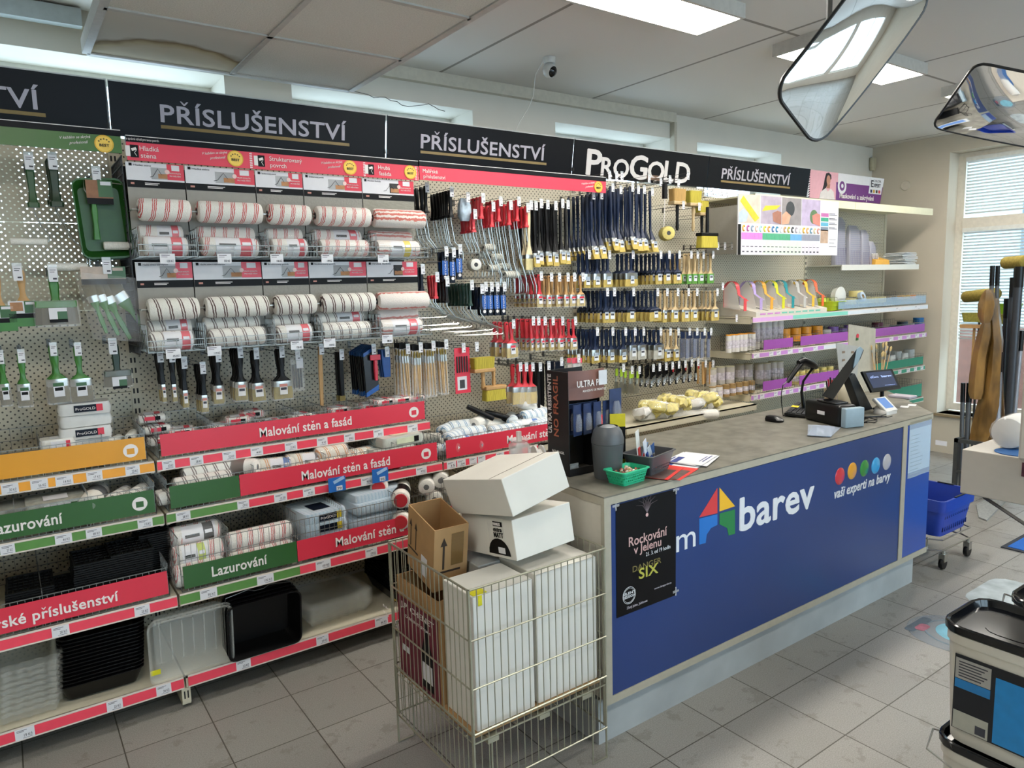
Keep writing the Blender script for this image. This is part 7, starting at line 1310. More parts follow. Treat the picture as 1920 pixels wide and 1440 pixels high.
nt_ = thing('sticky_note', 'yellow sticky note lying on the keyboard', 'note', (0, 0, 0)); m = M(); m.T = Mx; m.bx(-.02, .03, .0135, .04, .07, .0145); m.build('note', mat('#e0cc2a', .5, name='note_yellow'), nt_)
sv = thing('plastic_sleeves', 'pile of clear plastic sleeves at the counter edge below the printer', 'sleeves', (0, 0, 0))
for i in range(3): m = M(); m.T = Matrix.Translation((3.42-.01*i, 2.035+.008*i, CT+.002+.003*i)) @ Matrix.Rotation(R(20+6*i), 4, 'Z'); m.bx(-.14, -.05, 0, .14, .06, .0015); m.build('sleeve', clear('#c8d4e4', .4, .08, 'blue_tint_sleeve'), sv)
# hand scanner on its stand
hs = thing('barcode_scanner', 'black handheld barcode scanner on a curved stand', 'scanner', (0, 0, 0)); sy = 2.44; q = lambda u, v, y=sy: at(u, v, Y=y); zb = CT
b_ = q(1512, 742); bx_, by_ = b_.x, sy
M().lathe([(.001, 0), (.055, 0), (.05, .01), (.015, .016)], 0, 20, 'z', (bx_, by_, CT)).build('base', blkp, hs, smooth=True)
M().tube([(bx_-.02, sy, CT+.01), q(1503, 735), q(1506, 715), q(1518, 698), q(1524, 690)], [.012, .008, .007, .007, .009], 0, 8).build('neck', blkp, hs, smooth=True)
M().tube([q(1530, 688), q(1522, 683), q(1505, 676), q(1497, 680)], [.016, .024, .022, .014], 0, 10).tube([q(1503, 680), q(1492, 694), q(1480, 711), q(1477, 716)], [.017, .016, .014, .010], 0, 10).build('gun', blkp, hs, smooth=True)
M().tube([q(1477, 714), q(1468, 722), q(1465, 738), q(1465, 752), (q(1465, 752).x+.02, sy-.0, CT+.004), (bx_+.1, sy-.02, CT+.004)], .003, 0, 5).build('cable', blkp, hs, smooth=True)
# till monitor seen edge-on, and its stand
def pxprism(pts, y, th, nm_, mm, parent, bevel=0): return M().loft([[at(u, v, Y=y) for u, v in pts], [at(u, v, Y=y)+V((0, th, 0)) for u, v in pts]]).build(nm_, mm, parent, bevel=bevel)
tm = thing('till_monitor', 'black till touch monitor leaning back, seen from its edge', 'monitor', (0, 0, 0))
vd = (at(1580, 700, Y=2.16)-CAM).normalized()*.26; M().loft([[at(u, v, Y=2.16)+vd*k for u, v in ((1541, 742), (1562, 750), (1614, 672), (1620, 656), (1612, 650), (1606, 655))] for k in (0, 1)]).build('screen', blkp, tm, bevel=.004)
pxprism([(1607, 655), (1613, 650), (1619, 655), (1609, 680), (1600, 690)], 2.156, .004, 'edge_trim', gryp, tm)
pxprism([(1592, 706), (1603, 700), (1641, 775), (1636, 784), (1622, 788)], 2.22, .05, 'stand', mat('#22262a', .35, name='dark_grey_plastic'), tm, .003)
P = at(1630, 790, Z=CT); M().bx(P.x-.09, 2.08, CT, P.x+.06, 2.32, CT+.015).build('foot', blkp, tm, bevel=.004)
cab = thing('cable_tangle', 'black cables lying between printer and card terminal', 'cable', (0, 0, 0)); random.seed(12)
for k in range(4):
    pts_ = [V((3.70+random.uniform(0, .05), 2.02, CT+.006))]
    for i in range(5): pts_.append(V((3.76+i*.065+random.uniform(-.02, .02), 2.02+random.uniform(-.04, .07), CT+.005+.004*k)))
    M().tube(pts_, .0028, 0, 5).build('cable', blkp, cab, smooth=True)
cs = thing('customer_display', 'small black customer screen with pale lettering on a pole', 'screen', (0, 0, 0)); yy = 2.16
a, b, c_, d_ = [at(u, v, Y=yy) for u, v in ((1616, 696), (1673, 691), (1690, 728), (1635, 735))]; c_ = V((c_.x, yy-.07, c_.z)); 
a, b, c_, d_ = at(1616, 696, Y=2.22), at(1673, 691, Y=2.22), at(1690, 728, Y=2.14), at(1635, 735, Y=2.14); n_ = (b-a).cross(d_-a).normalized()
if n_.dot(CAM-a) < 0: n_ = -n_
def quadslab(a, b, c_, d_, th, nm_, mm, par, off=0, bevel=0): return M().loft([[p_+n_*off for p_ in (a, b, c_, d_)], [p_+n_*(off-th) for p_ in (a, b, c_, d_)]]).build(nm_, mm, par, bevel=bevel)
quadslab(a, b, c_, d_, .014, 'housing', blkp, cs, 0, .003); L_ = lambda s, t: a.lerp(b, s).lerp(d_.lerp(c_, s), t)
quadslab(L_(.09, .10), L_(.91, .10), L_(.91, .84), L_(.09, .84), .001, 'screen', mat('#27324c', .15, var=.05, emit=.25, name='lit_screen'), cs, .0008)
scr = mat('#8fa0c8', .3, emit=.5, var=0, name='screen_lettering'); text('dům', L_(.15, .38)+n_*.0012, L_(.42, .38)+n_*.0012, .014, scr, cs, normal=n_); text('barev', L_(.52, .38)+n_*.0012, L_(.86, .38)+n_*.0012, .014, scr, cs, normal=n_, bold=.02); text('www.dumbarev.cz', L_(.5, .78)+n_*.0012, L_(.85, .78)+n_*.0012, .004, scr, cs, normal=n_)
P = at(1655, 762, Z=CT); mid = L_(.5, .8); M().tube([mid-n_*.02, (mid.x+.01, mid.y+.02, CT+.02), (mid.x+.01, mid.y+.02, CT)], .012, 0, 8).lathe([(.001, 0), (.05, 0), (.045, .01), (.001, .012)], 0, 18, 'z', (mid.x+.01, mid.y+.02, CT)).build('pole', blkp, cs, smooth=True)
tt = thing('card_terminal', 'white payment terminal with small lit screen at the counter end', 'card terminal', (0, 0, 0)); P = at(1670, 776, Z=CT); whp = mat('#c9c8c4', .35, var=.03, name='white_plastic')
a, b, c_, d_ = P+V((-.058, .075, .092)), P+V((.05, .06, .092)), P+V((.045, -.02, .022)), P+V((-.062, -.008, .022)); n_ = (b-a).cross(d_-a).normalized(); n_ = n_ if n_.dot(CAM-a) > 0 else -n_
quadslab(a, b, c_, d_, .018, 'body', whp, tt, 0, .004); quadslab(L_(.16, .08), L_(.84, .08), L_(.84, .80), L_(.16, .80), .001, 'screen', mat('#5b78a8', .15, emit=.35, name='lit_screen_blue'), tt, .0006)
M().loft([rrect(.12, .09, .015, CT, cx=P.x-.006, cy=P.y+.03), rrect(.115, .085, .015, CT+.022, cx=P.x-.006, cy=P.y+.03), rrect(.08, .05, .01, CT+.045, cx=P.x-.002, cy=P.y+.045)]).build('base', whp, tt, smooth=True)
ca = thing('card_reader_pad', 'grey keypad behind the payment terminal', 'keypad', (0, 0, 0)); P = at(1692, 745, Z=CT); M().bx(P.x-.05, P.y-.07, CT, P.x+.05, P.y+.07, CT+.015).build('body', mat('#a8a2ac', .4), ca, bevel=.003)
for i, (u, v) in enumerate(((1696, 763), (1710, 760))): P = at(u, v, Z=CT); T = thing('receipt', '%s small receipt lying near the counter end' % ('left', 'right')[i], 'receipt', (0, 0, 0), 'receipts'); m = M(); m.T = Matrix.Translation((P.x, P.y, CT+.001)) @ Matrix.Rotation(R(20), 4, 'Z'); m.bx(-.035, -.022, 0, .035, .022, .0005); m.build('paper', wp, T)
cup = thing('pen_cup', 'beige pen cup with black and red pens behind the till monitor', 'pen cup', (0, 0, 0)); P = at(1558, 735, Y=2.52); P.z = CT; M().lathe([(.001, 0), (.035, 0), (.042, .09), (.038, .09), (.032, .005)], 0, 18, 'z', P).build('cup', mat('#a8947c', .5), cup, smooth=True)
for i, h in enumerate(('#101014', '#b8202c', '#101014', '#b8202c', '#28304c')): M().tube([P+V((-.02+.01*i, 0, .02)), P+V((-.04+.022*i, .01, .14+.01*(i % 3)))], .005, 0, 6).build('pen', mat(h, .4), cup)
bj = thing('brush_jar', 'jar of wooden artist brushes standing behind the customer screen', 'brush jar', (0, 0, 0)); P = at(1650, 700, Y=2.56); P.z = CT; M().lathe([(.001, 0), (.05, 0), (.055, .14), (.052, .14), (.046, .004)], 0, 18, 'z', P).build('jar', clear('#c8b890', .5, .1, 'amber_jar'), bj, smooth=True)
random.seed(3)
for i in range(11):
    a_ = random.uniform(0, 6.28); tp = P+V((.07*cos(a_), .05*sin(a_), .22+random.uniform(0, .08))); bt3 = P+V((.02*cos(a_), .02*sin(a_), .03)); e_ = (tp-bt3).normalized(); B_ = M().tube([bt3, tp], .003, 0, 5).tube([tp, tp+e_*.02], .005, 1, 6).tube([tp+e_*.02, tp+e_*.045, tp+e_*.055], [.006, .008, .002], 2, 6); B_.build('brush', [mat('#c8a878', .5, var=.1, name='pale_wood'), chrome, mat('#b8a070', .9, var=.15)], bj, smooth=True)
cb_ = thing('chart_board', 'beige board with a red and green mark standing on the counter', 'board', (0, 0, 0)); 
pxprism([(1592, 608), (1642, 616), (1638, 745), (1590, 740)], 2.60, .006, 'board', mat('#bdb5a2', .6, var=.08, scale=20, name='beige_board'), cb_)
m = M(); c0 = at(1608, 630, Y=2.598); m.lathe([(.016, -.001), (.016, 0)], 0, 16, 'y', c0); o = m.build('red_mark', red, cb_); M().bx(c0.x-.02, 2.5965, c0.z-.03, c0.x+.01, 2.5975, c0.z-.012).build('green_mark', green, cb_)
lh = thing('leaflet_holder', 'leaflet holder with sheets of product pictures left of the beige board', 'leaflet holder', (0, 0, 0)); pxprism([(1568, 643), (1612, 650), (1604, 745), (1578, 742)], 2.54, .004, 'sheet', mat('#b4b2ac', .5, var=.05, name='leaflet_grey'), lh)
for i in range(6): c0 = at(1582+(i % 2)*17, 660+(i//2)*15, Y=2.538); M().bx(c0.x-.018, 2.537, c0.z-.008, c0.x+.014, 2.5385, c0.z+.006).build('picture', mat('#8c7460', .6, var=.2), lh)
wbag = thing('plastic_bag', 'translucent bag on the counter behind the till stand', 'bag', (0, 0, 0)); P = at(1590, 735, Y=2.5); M().loft([rrect(.16, .12, .04, CT, cx=P.x, cy=2.48), rrect(.18, .13, .05, CT+.06, cx=P.x, cy=2.48), rrect(.12, .08, .03, CT+.11, cx=P.x, cy=2.48), rrect(.02, .02, .005, CT+.13, cx=P.x, cy=2.48)]).build('bag', clear('#d8d0b8', .6, .2, 'milky_bag'), wbag, smooth=True)
# ================================================================ floor things on the right
bb_ = mat('#1c3a9c', .35, var=.04, name='blue_basket_plastic')
sk = thing('shopping_basket', 'blue plastic shopping basket on the wheeled frame behind the counter', 'basket', (0, 0, 0)); kx, ky = 4.80, 2.12
m = M(); w, d, h, z0 = .44, .36, .22, .20
m.loft([rrect(w*.82, d*.82, .04, z0, cx=kx, cy=ky), rrect(w*.95, d*.95, .04, z0+h*.75, cx=kx, cy=ky), rrect(w*1.02, d*1.02, .04, z0+h*.76, cx=kx, cy=ky), rrect(w*1.04, d*1.04, .04, z0+h+.02, cx=kx, cy=ky), rrect(w*.97, d*.97, .035, z0+h+.02, cx=kx, cy=ky), rrect(w*.80, d*.80, .035, z0+.006, cx=kx, cy=ky)]); m.build('body', bb_, sk, smooth=True)
m = M()
for i in range(12): m.bx(kx-w*.36+i*w*.065, ky-d*.435, z0+.03, kx-w*.36+i*w*.065+.008, ky-d*.40, z0+.06).bx(kx-w*.36+i*w*.065, ky-d*.462, z0+.115, kx-w*.36+i*w*.065+.008, ky-d*.43, z0+.135)
m.build('slots', mat('#0d1f5c', .5), sk, kind='stuff')
for s in (-1, 1): M().bx(kx-.07, ky+s*d*.5-.006, z0+h+.0205, kx+.07, ky+s*d*.5+.006, z0+h+.026).build('grip', blkp, sk)
for s in (-1, 1): M().bx(kx+s*w*.5-.01, ky-.05, z0+h+.021, kx+s*w*.5+.004, ky+.05, z0+h+.027).build('handle', blkp, sk)
dl = thing('basket_dolly', 'chrome wheeled frame carrying the blue shopping basket', 'trolley', (0, 0, 0)); m = M()
for z in (.12, .19): m.tube([(kx-.19, ky-.17, z), (kx+.19, ky-.17, z), (kx+.23, ky-.1, z), (kx+.23, ky+.12, z), (kx+.19, ky+.17, z), (kx-.19, ky+.17, z), (kx-.23, ky+.1, z), (kx-.23, ky-.1, z), (kx-.19, ky-.17, z)], .005, 0, 6)
for (x, y) in ((kx+.23, ky-.1), (kx+.23, ky+.12), (kx-.23, ky-.1)): m.tube([(x, y, .12), (x, y, .20)], .004, 0, 6)
m.build('frame', chrome, dl, smooth=True)
for (x, y) in ((kx-.17, ky-.17), (kx+.17, ky-.17), (kx-.17, ky+.15), (kx+.17, ky+.15)):
    W_ = M().lathe([(.001, -.012), (.035, -.012), (.038, -.006), (.038, .006), (.035, .012), (.001, .012)], 0, 18, 'y', (x, y, .038)).build('wheel', blkp, dl, smooth=True); M().bx(x-.02, y-.018, .05, x+.02, y+.018, .10).tube([(x, y, .10), (x, y, .12)], .012, 0, 8).build('caster_fork', chrome, W_)
# street door side: stone slab, blue mat
sbm = thing('tile_slab', 'pale speckled tile slab lying on the floor by the right wall', 'slab', (0, 0, 0)); m = M(); q = [at(u, v, Z=.0) for u, v in ((1835, 972), (1850, 978), (1886, 941), (1865, 928), (1830, 948))]; m.prism([(p_.x, p_.y) for p_ in q], .0, .012); m.build('slab', mat('#8f9290', .6, var=.15, scale=60, name='speckled_tile'), sbm)
mt = thing('floor_mat', 'blue carpet mat with dark rim at the right edge of the floor', 'mat', (0, 0, 0)); P = at(1876, 1027, Z=.0); M().bx(P.x, P.y-1.1, 0, P.x+1.6, P.y, .008).build('rim', mat('#2c3038', .8), mt); M().bx(P.x+.03, P.y-1.07, .0082, P.x+1.57, P.y-.03, .012).build('carpet', mat('#1f5fb0', .95, var=.12, scale=200, bump=.5, name='blue_carpet'), mt)
# floor sticker
fs = thing('floor_sticker', 'faded round floor sticker with blue centre and pink smear', 'sticker', (0, 0, 0)); c0 = V((3.93, 1.42, 0)); c0 = (at(1722, 1180, Z=0)+at(1840, 1175, Z=0))/2
c0 = V((3.80, 1.53, 0)); M().lathe([(.001, .0012), (.21, .0012), (.21, .0005)], 0, 40, 'z', c0).build('film', clear('#9aa2a8', .35, .4, 'worn_film'), fs)
M().lathe([(.15, .0018), (.16, .0018), (.16, .0015), (.15, .0015)], 0, 36, 'z', c0+V((.02, -.02, 0)), cap=False).lathe([(.001, .0018), (.12, .0018)], 1, 30, 'z', c0+V((.03, -.03, 0)), cap=False).build('ring_print', [mat('#6f7f88', .5), mat('#6fa8b8', .5, var=.15, scale=12)], fs)
M().loft([rrect(.09, .05, .02, .0019, cx=c0.x-.05, cy=c0.y+.13), rrect(.09, .05, .02, .0022, cx=c0.x-.05, cy=c0.y+.13)]).build('pink_print', mat('#a86070', .5, var=.3, scale=20), fs)
M().loft([rrect(.22, .05, .02, .0016, cx=c0.x-.03, cy=c0.y+.16), rrect(.22, .05, .02, .0018, cx=c0.x-.03, cy=c0.y+.16)]).build('grey_print', mat('#4c5a64', .5, var=.3, scale=20), fs)
s2 = thing('floor_sticker', 'pale worn floor sticker behind the paint buckets', 'sticker', (0, 0, 0)); P = at(1885, 1115, Z=0); M().loft([rrect(.5, .28, .1, .0005, cx=P.x, cy=P.y), rrect(.5, .28, .1, .0014, cx=P.x, cy=P.y)]).build('film', mat('#a4adaf', .5, var=.25, scale=9), s2)
# window corner: display white box, poles, carved snake, cardboard
bxr = thing('white_cabinet', 'white box-shaped display cabinet jutting in at the right edge', 'cabinet', (0, 0, 0)); X_ = 3.45; A = at(1804, 842, X=X_); B = at(1799, 924, X=X_)
M().bx(X_, A.y-1.0, B.z, X_+.42, A.y, A.z).build('body', mat('#b3aca0', .4, var=.02, name='cream_white_lacquer'), bxr, bevel=.004)
Bq = at(1916, 880, X=X_); M().bx(X_-.002, Bq.y-.5, Bq.z-.03, X_-.0005, Bq.y, Bq.z+.03).build('dark_picture', mat('#4a2430', .5, var=.4, scale=40, name='dark_photo'), bxr)
Pq = at(1845, 932, X=X_+.05); Pr = at(1925, 985, X=X_-.02); M().tube([Pq, Pr, Pr+(Pr-Pq)*1.2], .008, 0, 8).build('support_bar', mat('#6c6a66', .4, metal=.6), bxr); M().bx(X_+.1, A.y-.95, 0, X_+.35, A.y-.7, B.z).build('pedestal', mat('#b3aca0', .4, var=.02, name='cream_white_lacquer'), bxr)
rl_ = thing('wrapped_roll', 'white roll in plastic film on the display cabinet', 'roll', (0, 0, 0)); P = at(1890, 812, X=X_+.2); M().lathe([(.02, -.09), (.066, -.085), (.072, -.05), (.074, .05), (.064, .10)], 0, 24, 'x', (X_+.2, P.y-.03, A.z+.076)).build('roll', mat('#c4c2bc', .5, var=.03), rl_, smooth=True); M().lathe([(.03, -.12), (.072, -.09), (.077, .0), (.074, .08), (.02, .12)], 0, 14, 'x', (X_+.2, P.y-.03, A.z+.079)).build('film', filmk, rl_, smooth=True)
blc = thing('blue_pad', 'blue round pad hanging over the display cabinet edge', 'pad', (0, 0, 0)); M().lathe([(.001, 0), (.08, 0), (.08, .003), (.001, .003)], 0, 30, 'z', (X_+.09, at(1890, 845, X=X_).y, A.z+.0005)).build('pad', mat('#2c5c94', .6), blc)
wpst = thing('white_post', 'white upright panel cut by the right edge above the cabinet', 'post', (0, 0, 0)); P = at(1914, 760, X=X_-.05); M().bx(X_-.05, P.y-.12, A.z+.001, X_-.02, P.y, at(1914, 640, X=X_-.05).z+.08).build('panel', mat('#b8b3a8', .4, var=.02), wpst, bevel=.01)
rk = thing('pole_rack', 'grey metal rack holding telescopic poles by the window', 'rack', (0, 0, 0)); rx = 6.3; q6 = lambda u, v, X=6.3: at(u, v, X=X); gm = mat('#4e504f', .4, metal=.5, name='grey_metal')
a, b = q6(1789, 822), q6(1830, 826); zt2 = a.z
M().bx(rx, a.y-.03, 0, rx+.04, a.y, zt2).bx(rx, b.y-.6, 0, rx+.04, b.y-.57, zt2).bx(rx, b.y-.6, zt2-.03, rx+.03, a.y, zt2).bx(rx+.4, a.y-.03, 0, rx+.44, a.y, zt2).bx(rx+.04, a.y-.03, zt2-.03, rx+.4, a.y, zt2).bx(rx, b.y-.6, .20, rx+.03, a.y-.031, .22).build('frame', gm, rk); M().bx(rx-.002, q6(1797, 0).y-.09, zt2-.075, rx-.0005, q6(1797, 0).y, zt2-.035).build('label', white, rk)
pole_m = mat('#5c5f62', .35, metal=.4, name='pole_grey'); pole_d = mat('#3a3d42', .35, metal=.3, name='pole_dark')
poles = [(1806, 718, 1800, 925, .016, pole_m, 6.42), (1818, 718, 1808, 925, .020, pole_m, 6.45), (1861, 498, 1845, 880, .016, pole_m, 6.55), (1871, 498, 1858, 880, .015, pole_m, 6.58), (1912, 500, 1885, 880, .030, pole_d, 6.5), (1900, 520, 1880, 880, .022, pole_d, 6.7), (1874, 660, 1868, 870, .024, mat('#a8a8ae', .3, metal=.4, name='light_pole'), 6.48), (1916, 620, 1893, 870, .018, mat('#a8a8ae', .3, metal=.4, name='light_pole'), 6.6), (1888, 560, 1872, 870, .02, pole_d, 6.75)]
for i, (u0, v0, u1, v1, r_, mm, X_2) in enumerate(poles):
    A2, B2 = at(u0, v0, X=X_2), at(u1, v1, X=X_2); d2 = (B2-A2); B2 = A2+d2*((A2.z-.02)/max(.01, A2.z-B2.z)); T = thing('telescopic_pole', '%s telescopic pole by the window, %s from left' % (('grey', 'grey', 'slim grey', 'slim grey', 'thick dark', 'dark', 'light silver', 'light silver', 'dark')[i], OR[(0, 1, 2, 3, 7, 6, 4, 8, 5)[i]]), 'pole', A2, 'telescopic poles by the window')
    e2 = (B2-A2).normalized(); M().tube([A2, A2+e2*.16], r_*1.08, 0, 10).build('grip', blkp, T, smooth=True); M().tube([A2+e2*.16, B2], r_, 0, 10).build('shaft', mm, T, smooth=True)
sn = thing('carved_snake', 'carved glossy wooden snake-like board leaning by the window', 'wooden carving', (0, 0, 0)); wd = mat('#7f5f30', .3, var=.55, scale=11, stretch=(1, 1, .3), coat=.4, name='varnished_wood')
X3 = 6.38; path = [(1854, 545, .05), (1851, 562, .072), (1848, 590, .082), (1848, 607, .05), (1840, 640, .07), (1836, 690, .085), (1835, 735, .085), (1848, 690, .04), (1856, 660, .04)]
def ribbon(path, X, th, nm_):
    lo = []
    for i, (u, v, w) in enumerate(path): P = at(u, v, X=X); lo.append([(X, P.y-w/2, P.z), (X-th*.5, P.y, P.z), (X, P.y+w/2, P.z), (X+th, P.y+w*.4, P.z), (X+th*1.2, P.y-w*.4, P.z)])
    return M().loft(lo).build(nm_, wd, sn, smooth=True)
ribbon([(1852, 543, .03), (1851, 552, .08), (1849, 570, .12), (1847, 592, .11), (1847, 606, .06)], X3, .05, 'head'); ribbon([(1849, 604, .06), (1844, 630, .10), (1836, 665, .10), (1831, 705, .11), (1829, 735, .11), (1829, 748, .08)], X3+.01, .05, 'upper_body'); ribbon([(1860, 560, .07), (1866, 640, .09), (1862, 700, .10), (1852, 760, .16), (1842, 800, .16), (1834, 825, .13), (1832, 833, .06)], X3+.06, .05, 'lower_body'); ribbon([(1862, 700, .12), (1860, 780, .18), (1856, 850, .16), (1852, 900, .12)], X3+.13, .05, 'rear_board')
cbx = thing('cardboard_sheet', 'beige cardboard curl standing on the window sill', 'cardboard', (0, 0, 0)); P = at(1790, 765, X=7.86); kr2 = mat('#b89c78', .8, var=.05, name='beige_cardboard')
z0 = wz0-.018; y0 = wy1-.02
M().bx(7.81, y0-.25, z0, 7.97, y0-.01, z0+.14).build('box', mat('#83603c', .8, var=.15, scale=15, name='brown_printed_box'), cbx); M().lathe([(.075, .141), (.075, .46)], 0, 20, 'z', (7.88, y0-.12, z0), cap=False).build('tube', kr2, cbx, smooth=True); M().loft([[(7.78, y0+.09, z0+.32), (7.78, y0+.09, z0+.46)], [(7.77, y0-.02, z0+.34), (7.77, y0-.02, z0+.49)], [(7.78, y0-.14, z0+.37), (7.78, y0-.14, z0+.51)], [(7.82, y0-.25, z0+.37), (7.82, y0-.25, z0+.50)]], cap=False, close=False).build('flap', kr2, cbx, smooth=True)
for i, (u0, v0, u1, v1, r_) in enumerate(((1808, 557, 1872, 550, .05), (1884, 493, 1925, 490, .05))): A2, B2 = at(u0, v0, X=6.9), at(u1, v1, X=6.75); T = thing('yellow_roller', 'thick yellow fluffy roller on a pole by the window, %s' % ('lower one', 'upper one at the edge')[i], 'paint roller', A2, 'yellow rollers by the window'); M().tube([A2, A2.lerp(B2, .05), A2.lerp(B2, .95), B2], [r_*.7, r_, r_, r_*.7], 0, 14).build('nap', mat('#857532', .95, var=.2, scale=60, bump=.5, name='olive_nap'), T, smooth=True); Q2 = A2.lerp(B2, .5); M().tube([Q2, (Q2.x, Q2.y, .01)], .010, 0, 8).build('handle', pole_d, T)
for i, (u, v) in enumerate(((1828, 595), (1878, 598))): P = at(u, v, X=6.85); T = thing('street_broom', 'straw-coloured broom head by the window, %s' % ('left', 'right')[i], 'broom', P, 'broom heads by the window'); M().loft([rrect(.08, .16, .02, P.z-.04, cx=P.x, cy=P.y), rrect(.09, .2, .03, P.z+.04, cx=P.x, cy=P.y)]).build('bristles', mat('#8f8a3c', .9, var=.25, scale=90, bump=.5, name='straw_bristles'), T); M().tube([(P.x, P.y, P.z-.08), (P.x, P.y, .01)], .011, 0, 8).build('handle', wood, T); M().bx(P.x-.04, P.y-.1, P.z-.09, P.x+.04, P.y+.1, P.z-.06).build('block', wood, T)
grn = thing('green_basket', 'lime green plastic tray among the poles by the window', 'tray', (0, 0, 0)); P = at(1893, 578, X=7.0); M().loft([rrect(.1, .14, .03, P.z-.05, cx=P.x, cy=P.y), rrect(.12, .17, .03, P.z+.04, cx=P.x, cy=P.y)]).build('tray', mat('#7fa81e', .4), grn)
# ================================================================ paint buckets in the foreground
bkw = mat('#d2ccbe', .35, var=.02, name='off_white_bucket'); bkl = mat('#0b0c0f', .12, var=.05, name='black_glossy_lid')
def bucket(x, y, z0, lab, full=True, an=0, H=.34, w=.30, d=.26):
    T = thing('paint_bucket', lab, 'bucket', (x, y, z0), 'rectangular paint buckets'); T.rotation_euler = (0, 0, R(an)); I = Matrix.Identity(4)
    def P_(m, nm_, mm, **k): o = m.build(nm_, mm, T, **k); o.matrix_parent_inverse = I; return o
    P_(M().loft([rrect(w*.88, d*.88, .05, 0), rrect(w*.97, d*.97, .055, H-.06), rrect(w*1.01, d*1.01, .06, H-.058), rrect(w*1.01, d*1.01, .06, H-.03)]), 'body', bkw, smooth=True)
    P_(M().loft([rrect(w*1.05, d*1.05, .065, H-.025), rrect(w*1.06, d*1.06, .066, H-.003), rrect(w*1.03, d*1.03, .062, H), rrect(w*.98, d*.98, .058, H-.002), rrect(w*.93, d*.93, .05, H-.022), rrect(w*.2, d*.2, .02, H-.022)]), 'lid', bkl, smooth=True)
    P_(M().loft([rrect(w*.3, d*.3, .03, H-.0215), rrect(w*.5, d*.5, .05, H-.0205)]), 'lid_boss', bkl, smooth=True)
    if full:
        yb = -d*.475; L = P_(M().bx(-w*.36, yb-.006, .05, w*.40, yb-.003, H-.09), 'label', mat('#10141c', .3, name='dark_label'))
        def Q(m, nm_, mm): o = m.build(nm_, mm, None); o.parent = L; return o
        Q(M().bx(-w*.35, yb-.0068, H-.165, -w*.04, yb-.0062, H-.10), 'text_panel', mat('#a7a39c', .4, name='grey_panel')); Q(M().bx(-w*.35, yb-.0068, H-.195, -w*.04, yb-.0062, H-.167), 'blue_stripe', mat('#1f7ab8', .3, name='bright_blue')); Q(M().bx(-w*.35, yb-.0068, .052, -w*.04, yb-.0062, .11), 'lower_panel', mat('#b0aea0', .4, name='pale_panel'))
        Q(M().bx(w*.0, yb-.0068, .055, w*.39, yb-.0062, H-.12), 'blue_panel', mat('#1f86c8', .3, name='bright_blue')); m = M()
        for k in range(6): m.bx(-w*.32, yb-.0074, H-.112-k*.009, -w*.07-(k % 3)*.008, yb-.0069, H-.1085-k*.009)
        Q(m, 'small_print', inkm)
        for (s_, z_2, h_) in (('125 - 200 m²', H-.188, .013), ('15 kg', H-.222, .013)): text(s_, (-w*.29, yb-.008, z_2), (-w*.08, yb-.008, z_2), h_, lt, T)
        Q(M().bx(-w*.15, yb-.0074, .058, -w*.06, yb-.0069, .085), 'barcode', inkm)
        text('SUPER', (w*.02, yb-.008, H-.112), (w*.36, yb-.008, H-.112), .014, mat('#c8a83c', .4), T); text('WHITE', (w*.05, yb-.008, .13), (w*.36, yb-.008, .13), .03, lt, T, bold=.02)
    if not full: P_(M().tube([(-w*.53, -.02, H-.05), (-w*.60, -d*.3, H-.02), (-w*.53, -d*.62, H-.04), (0, -d*.66, H-.085), (w*.53, -d*.62, H-.06), (w*.55, -.02, H-.05)], .003, 0, 6), 'bail', chrome, smooth=True)
    return T
bucket(2.41, .795, .38, 'off-white paint bucket with glossy black lid, on top of the front stack', True, -90, .38, .31, .28)
bucket(2.41, .795, 0, 'off-white paint bucket under the one with the label, cut by the frame', False, -90, .38, .31, .28)
bucket(2.755, .74, .38, 'paint bucket further back at the right edge, only its black rim visible', False, -90, .38, .31, .28)
bucket(2.755, .74, 0, 'lowest paint bucket of the rear stack, hidden below', False, -90, .38, .31, .28)
